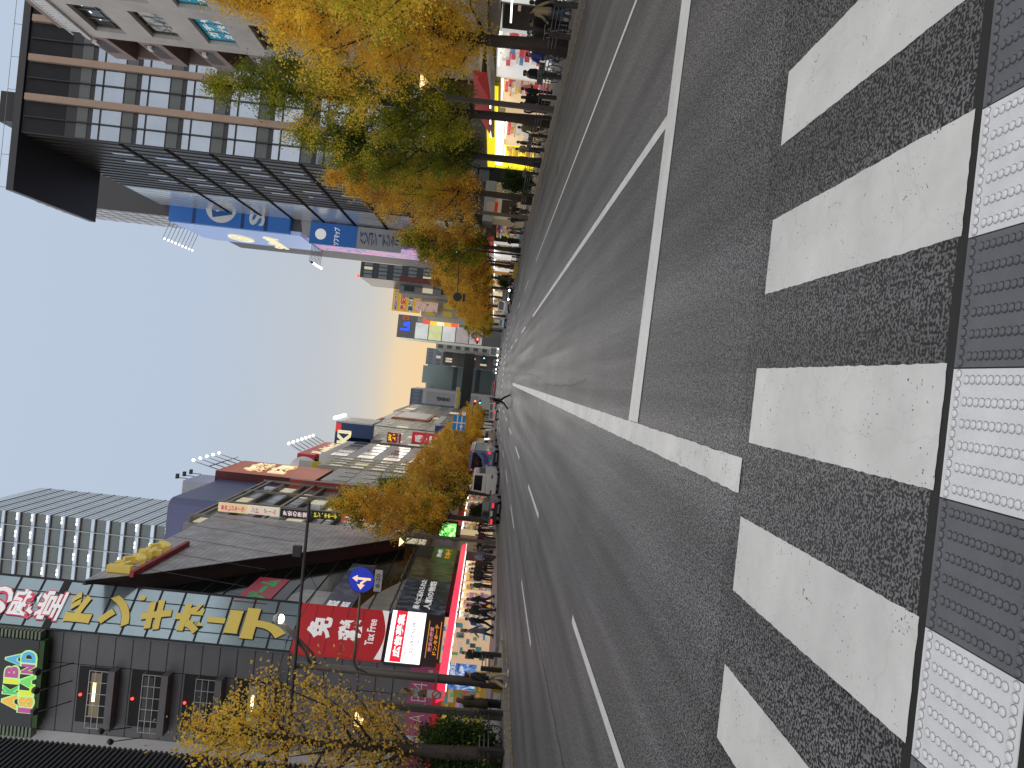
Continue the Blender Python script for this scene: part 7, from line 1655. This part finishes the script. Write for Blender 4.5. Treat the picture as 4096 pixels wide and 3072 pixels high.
# left pavement
def L_(lb, py, X, rz, px=None, **k):
    y = PX(px or 1905, py, X).y; return person(lb, X, y, .15, rz, **k)
person('person in black jacket and beige trousers stepping off the kerb with a white bag', -10.95, 27.2, .0, PI * .75, 'walk', 1.62, 'jacket', (.012, .012, .016), BG, 'short_hair', (.03, .012, .012), None, WH)
person('person in an olive brown coat leaning at the railing', -12.2, 27.9, .15, PI * .9, 'phone', 1.68, 'long_coat', (.05, .045, .025), K1, 'long_hair', (.14, .06, .025))
person('person with dark hair looking down in front of the lit film poster', -12.9, 29.6, .15, .6, 'phone', 1.60, 'jacket', (.30, .28, .27), K2, 'long_hair')
L_('person in a black coat by the shop shelf under the canopy', 2619, -14.4, 1.0, pose='phone', h=1.66)
L_('person in a grey knee length coat walking', 2522, -14.2, -1.3, pose='walk', coat='long_coat', top=GY, h=1.66)
L_('person in black carrying a small blue bag', 2483, -14.0, PI * .7, pose='walk', h=1.7, bag=(.03, .08, .3))
L_('tall person in a long black coat at the pavement edge', 2450, -13.3, PI * .75, pose='walk', coat='long_coat', h=1.76)
L_('person in a black padded jacket walking alone', 2396, -13.6, -1.2, pose='walk', h=1.74)
L_('person in dark green standing by the shop boxes', 2341, -15.2, 1.2, pose='stand', top=(.03, .045, .035), h=1.62)
L_('person in dark jacket and blue jeans with pale shoes', 2293, -13.8, PI, pose='walk', legs=DN, shoes=WH, h=1.72)
L_('person in black beside the jeans wearer', 2276, -14.2, PI, pose='walk', coat='long_coat', h=1.68)
L_('person in a brown patterned coat near the yellow posters', 2256, -14.0, .3, pose='walk', top=BR_, coat='long_coat', h=1.66)
L_('person with a light blue jacket by the bicycles', 2228, -13.9, 1.1, pose='stand', top=(.16, .22, .32), h=1.62)
L_('person in a dark grey coat behind the bicycles', 2203, -14.4, 1.4, pose='phone', top=GY, h=1.64)
L_('person in black under the lantern post', 2184, -14.6, .4, pose='stand', h=1.66)
L_('person in maroon with long hair past the lantern post', 2140, -13.9, .2, pose='walk', top=(.09, .02, .04), hair='long_hair', h=1.62)
L_('person in black beyond the lantern post', 2118, -14.2, .5, pose='walk', h=1.7)
L_('person in dark clothes beside the black sedan', 2100, -14.6, .1, pose='stand', coat='long_coat', h=1.66)
L_('person in dark clothes pausing under the middle of the canopy', 2310, -15.0, .9, pose='stand', h=1.67)
L_('person in charcoal jacket passing the gold lettered shop', 2420, -15.1, -1.4, pose='walk', top=GY, h=1.7)
L_('person in black with pale trousers behind the tall long coat', 2440, -15.0, .3, pose='stand', legs=(.2, .19, .17), h=1.65)
L_('short person in wine red jacket by the yellow posters', 2243, -15.0, .6, pose='stand', top=(.12, .02, .03), h=1.58)
L_('person in black hood near the green screen', 2160, -15.0, .2, pose='walk', h=1.69)
L_('person in navy parka between lantern post and sedan', 2128, -15.2, -.3, pose='walk', top=NV, h=1.7)
R_('person in navy coat between the bicycle and the masked person', 146, 16.2, .8, pose='stand', top=NV, h=1.66)
R_('person in grey hoodie at the poster shop door', 300, 16.4, 1.2, pose='phone', top=GY, h=1.66)
R_('person in black at the red awning shop entrance', 468, 16.0, .7, pose='stand', h=1.67)
R_('person in olive coat under the red awning', 505, 15.6, PI, pose='walk', top=KH, coat='long_coat', h=1.66)
R_('person in black coat behind the round dark shrub', 735, 15.5, .3, pose='walk', h=1.68)
R_('person in brown coat past the round dark shrub', 790, 15.2, PI, pose='walk', top=BR_, h=1.67)
person('person in a pale beige coat half hidden behind the large shrub', -13.6, 25.2, .15, .5, 'stand', 1.62, 'jacket', (.42, .38, .34), (.30, .33, .42), 'long_hair', (.06, .03, .02))
# the pedestrian crossing far off
person('lone person in black striding across the road in the distance', -2.0, 62.3, .0, -PI / 2 + PI, 'stride', 1.78, 'jacket', (.008, .008, .009), (.012, .012, .014), 'short_hair', None, None, (.16, .035, .03))
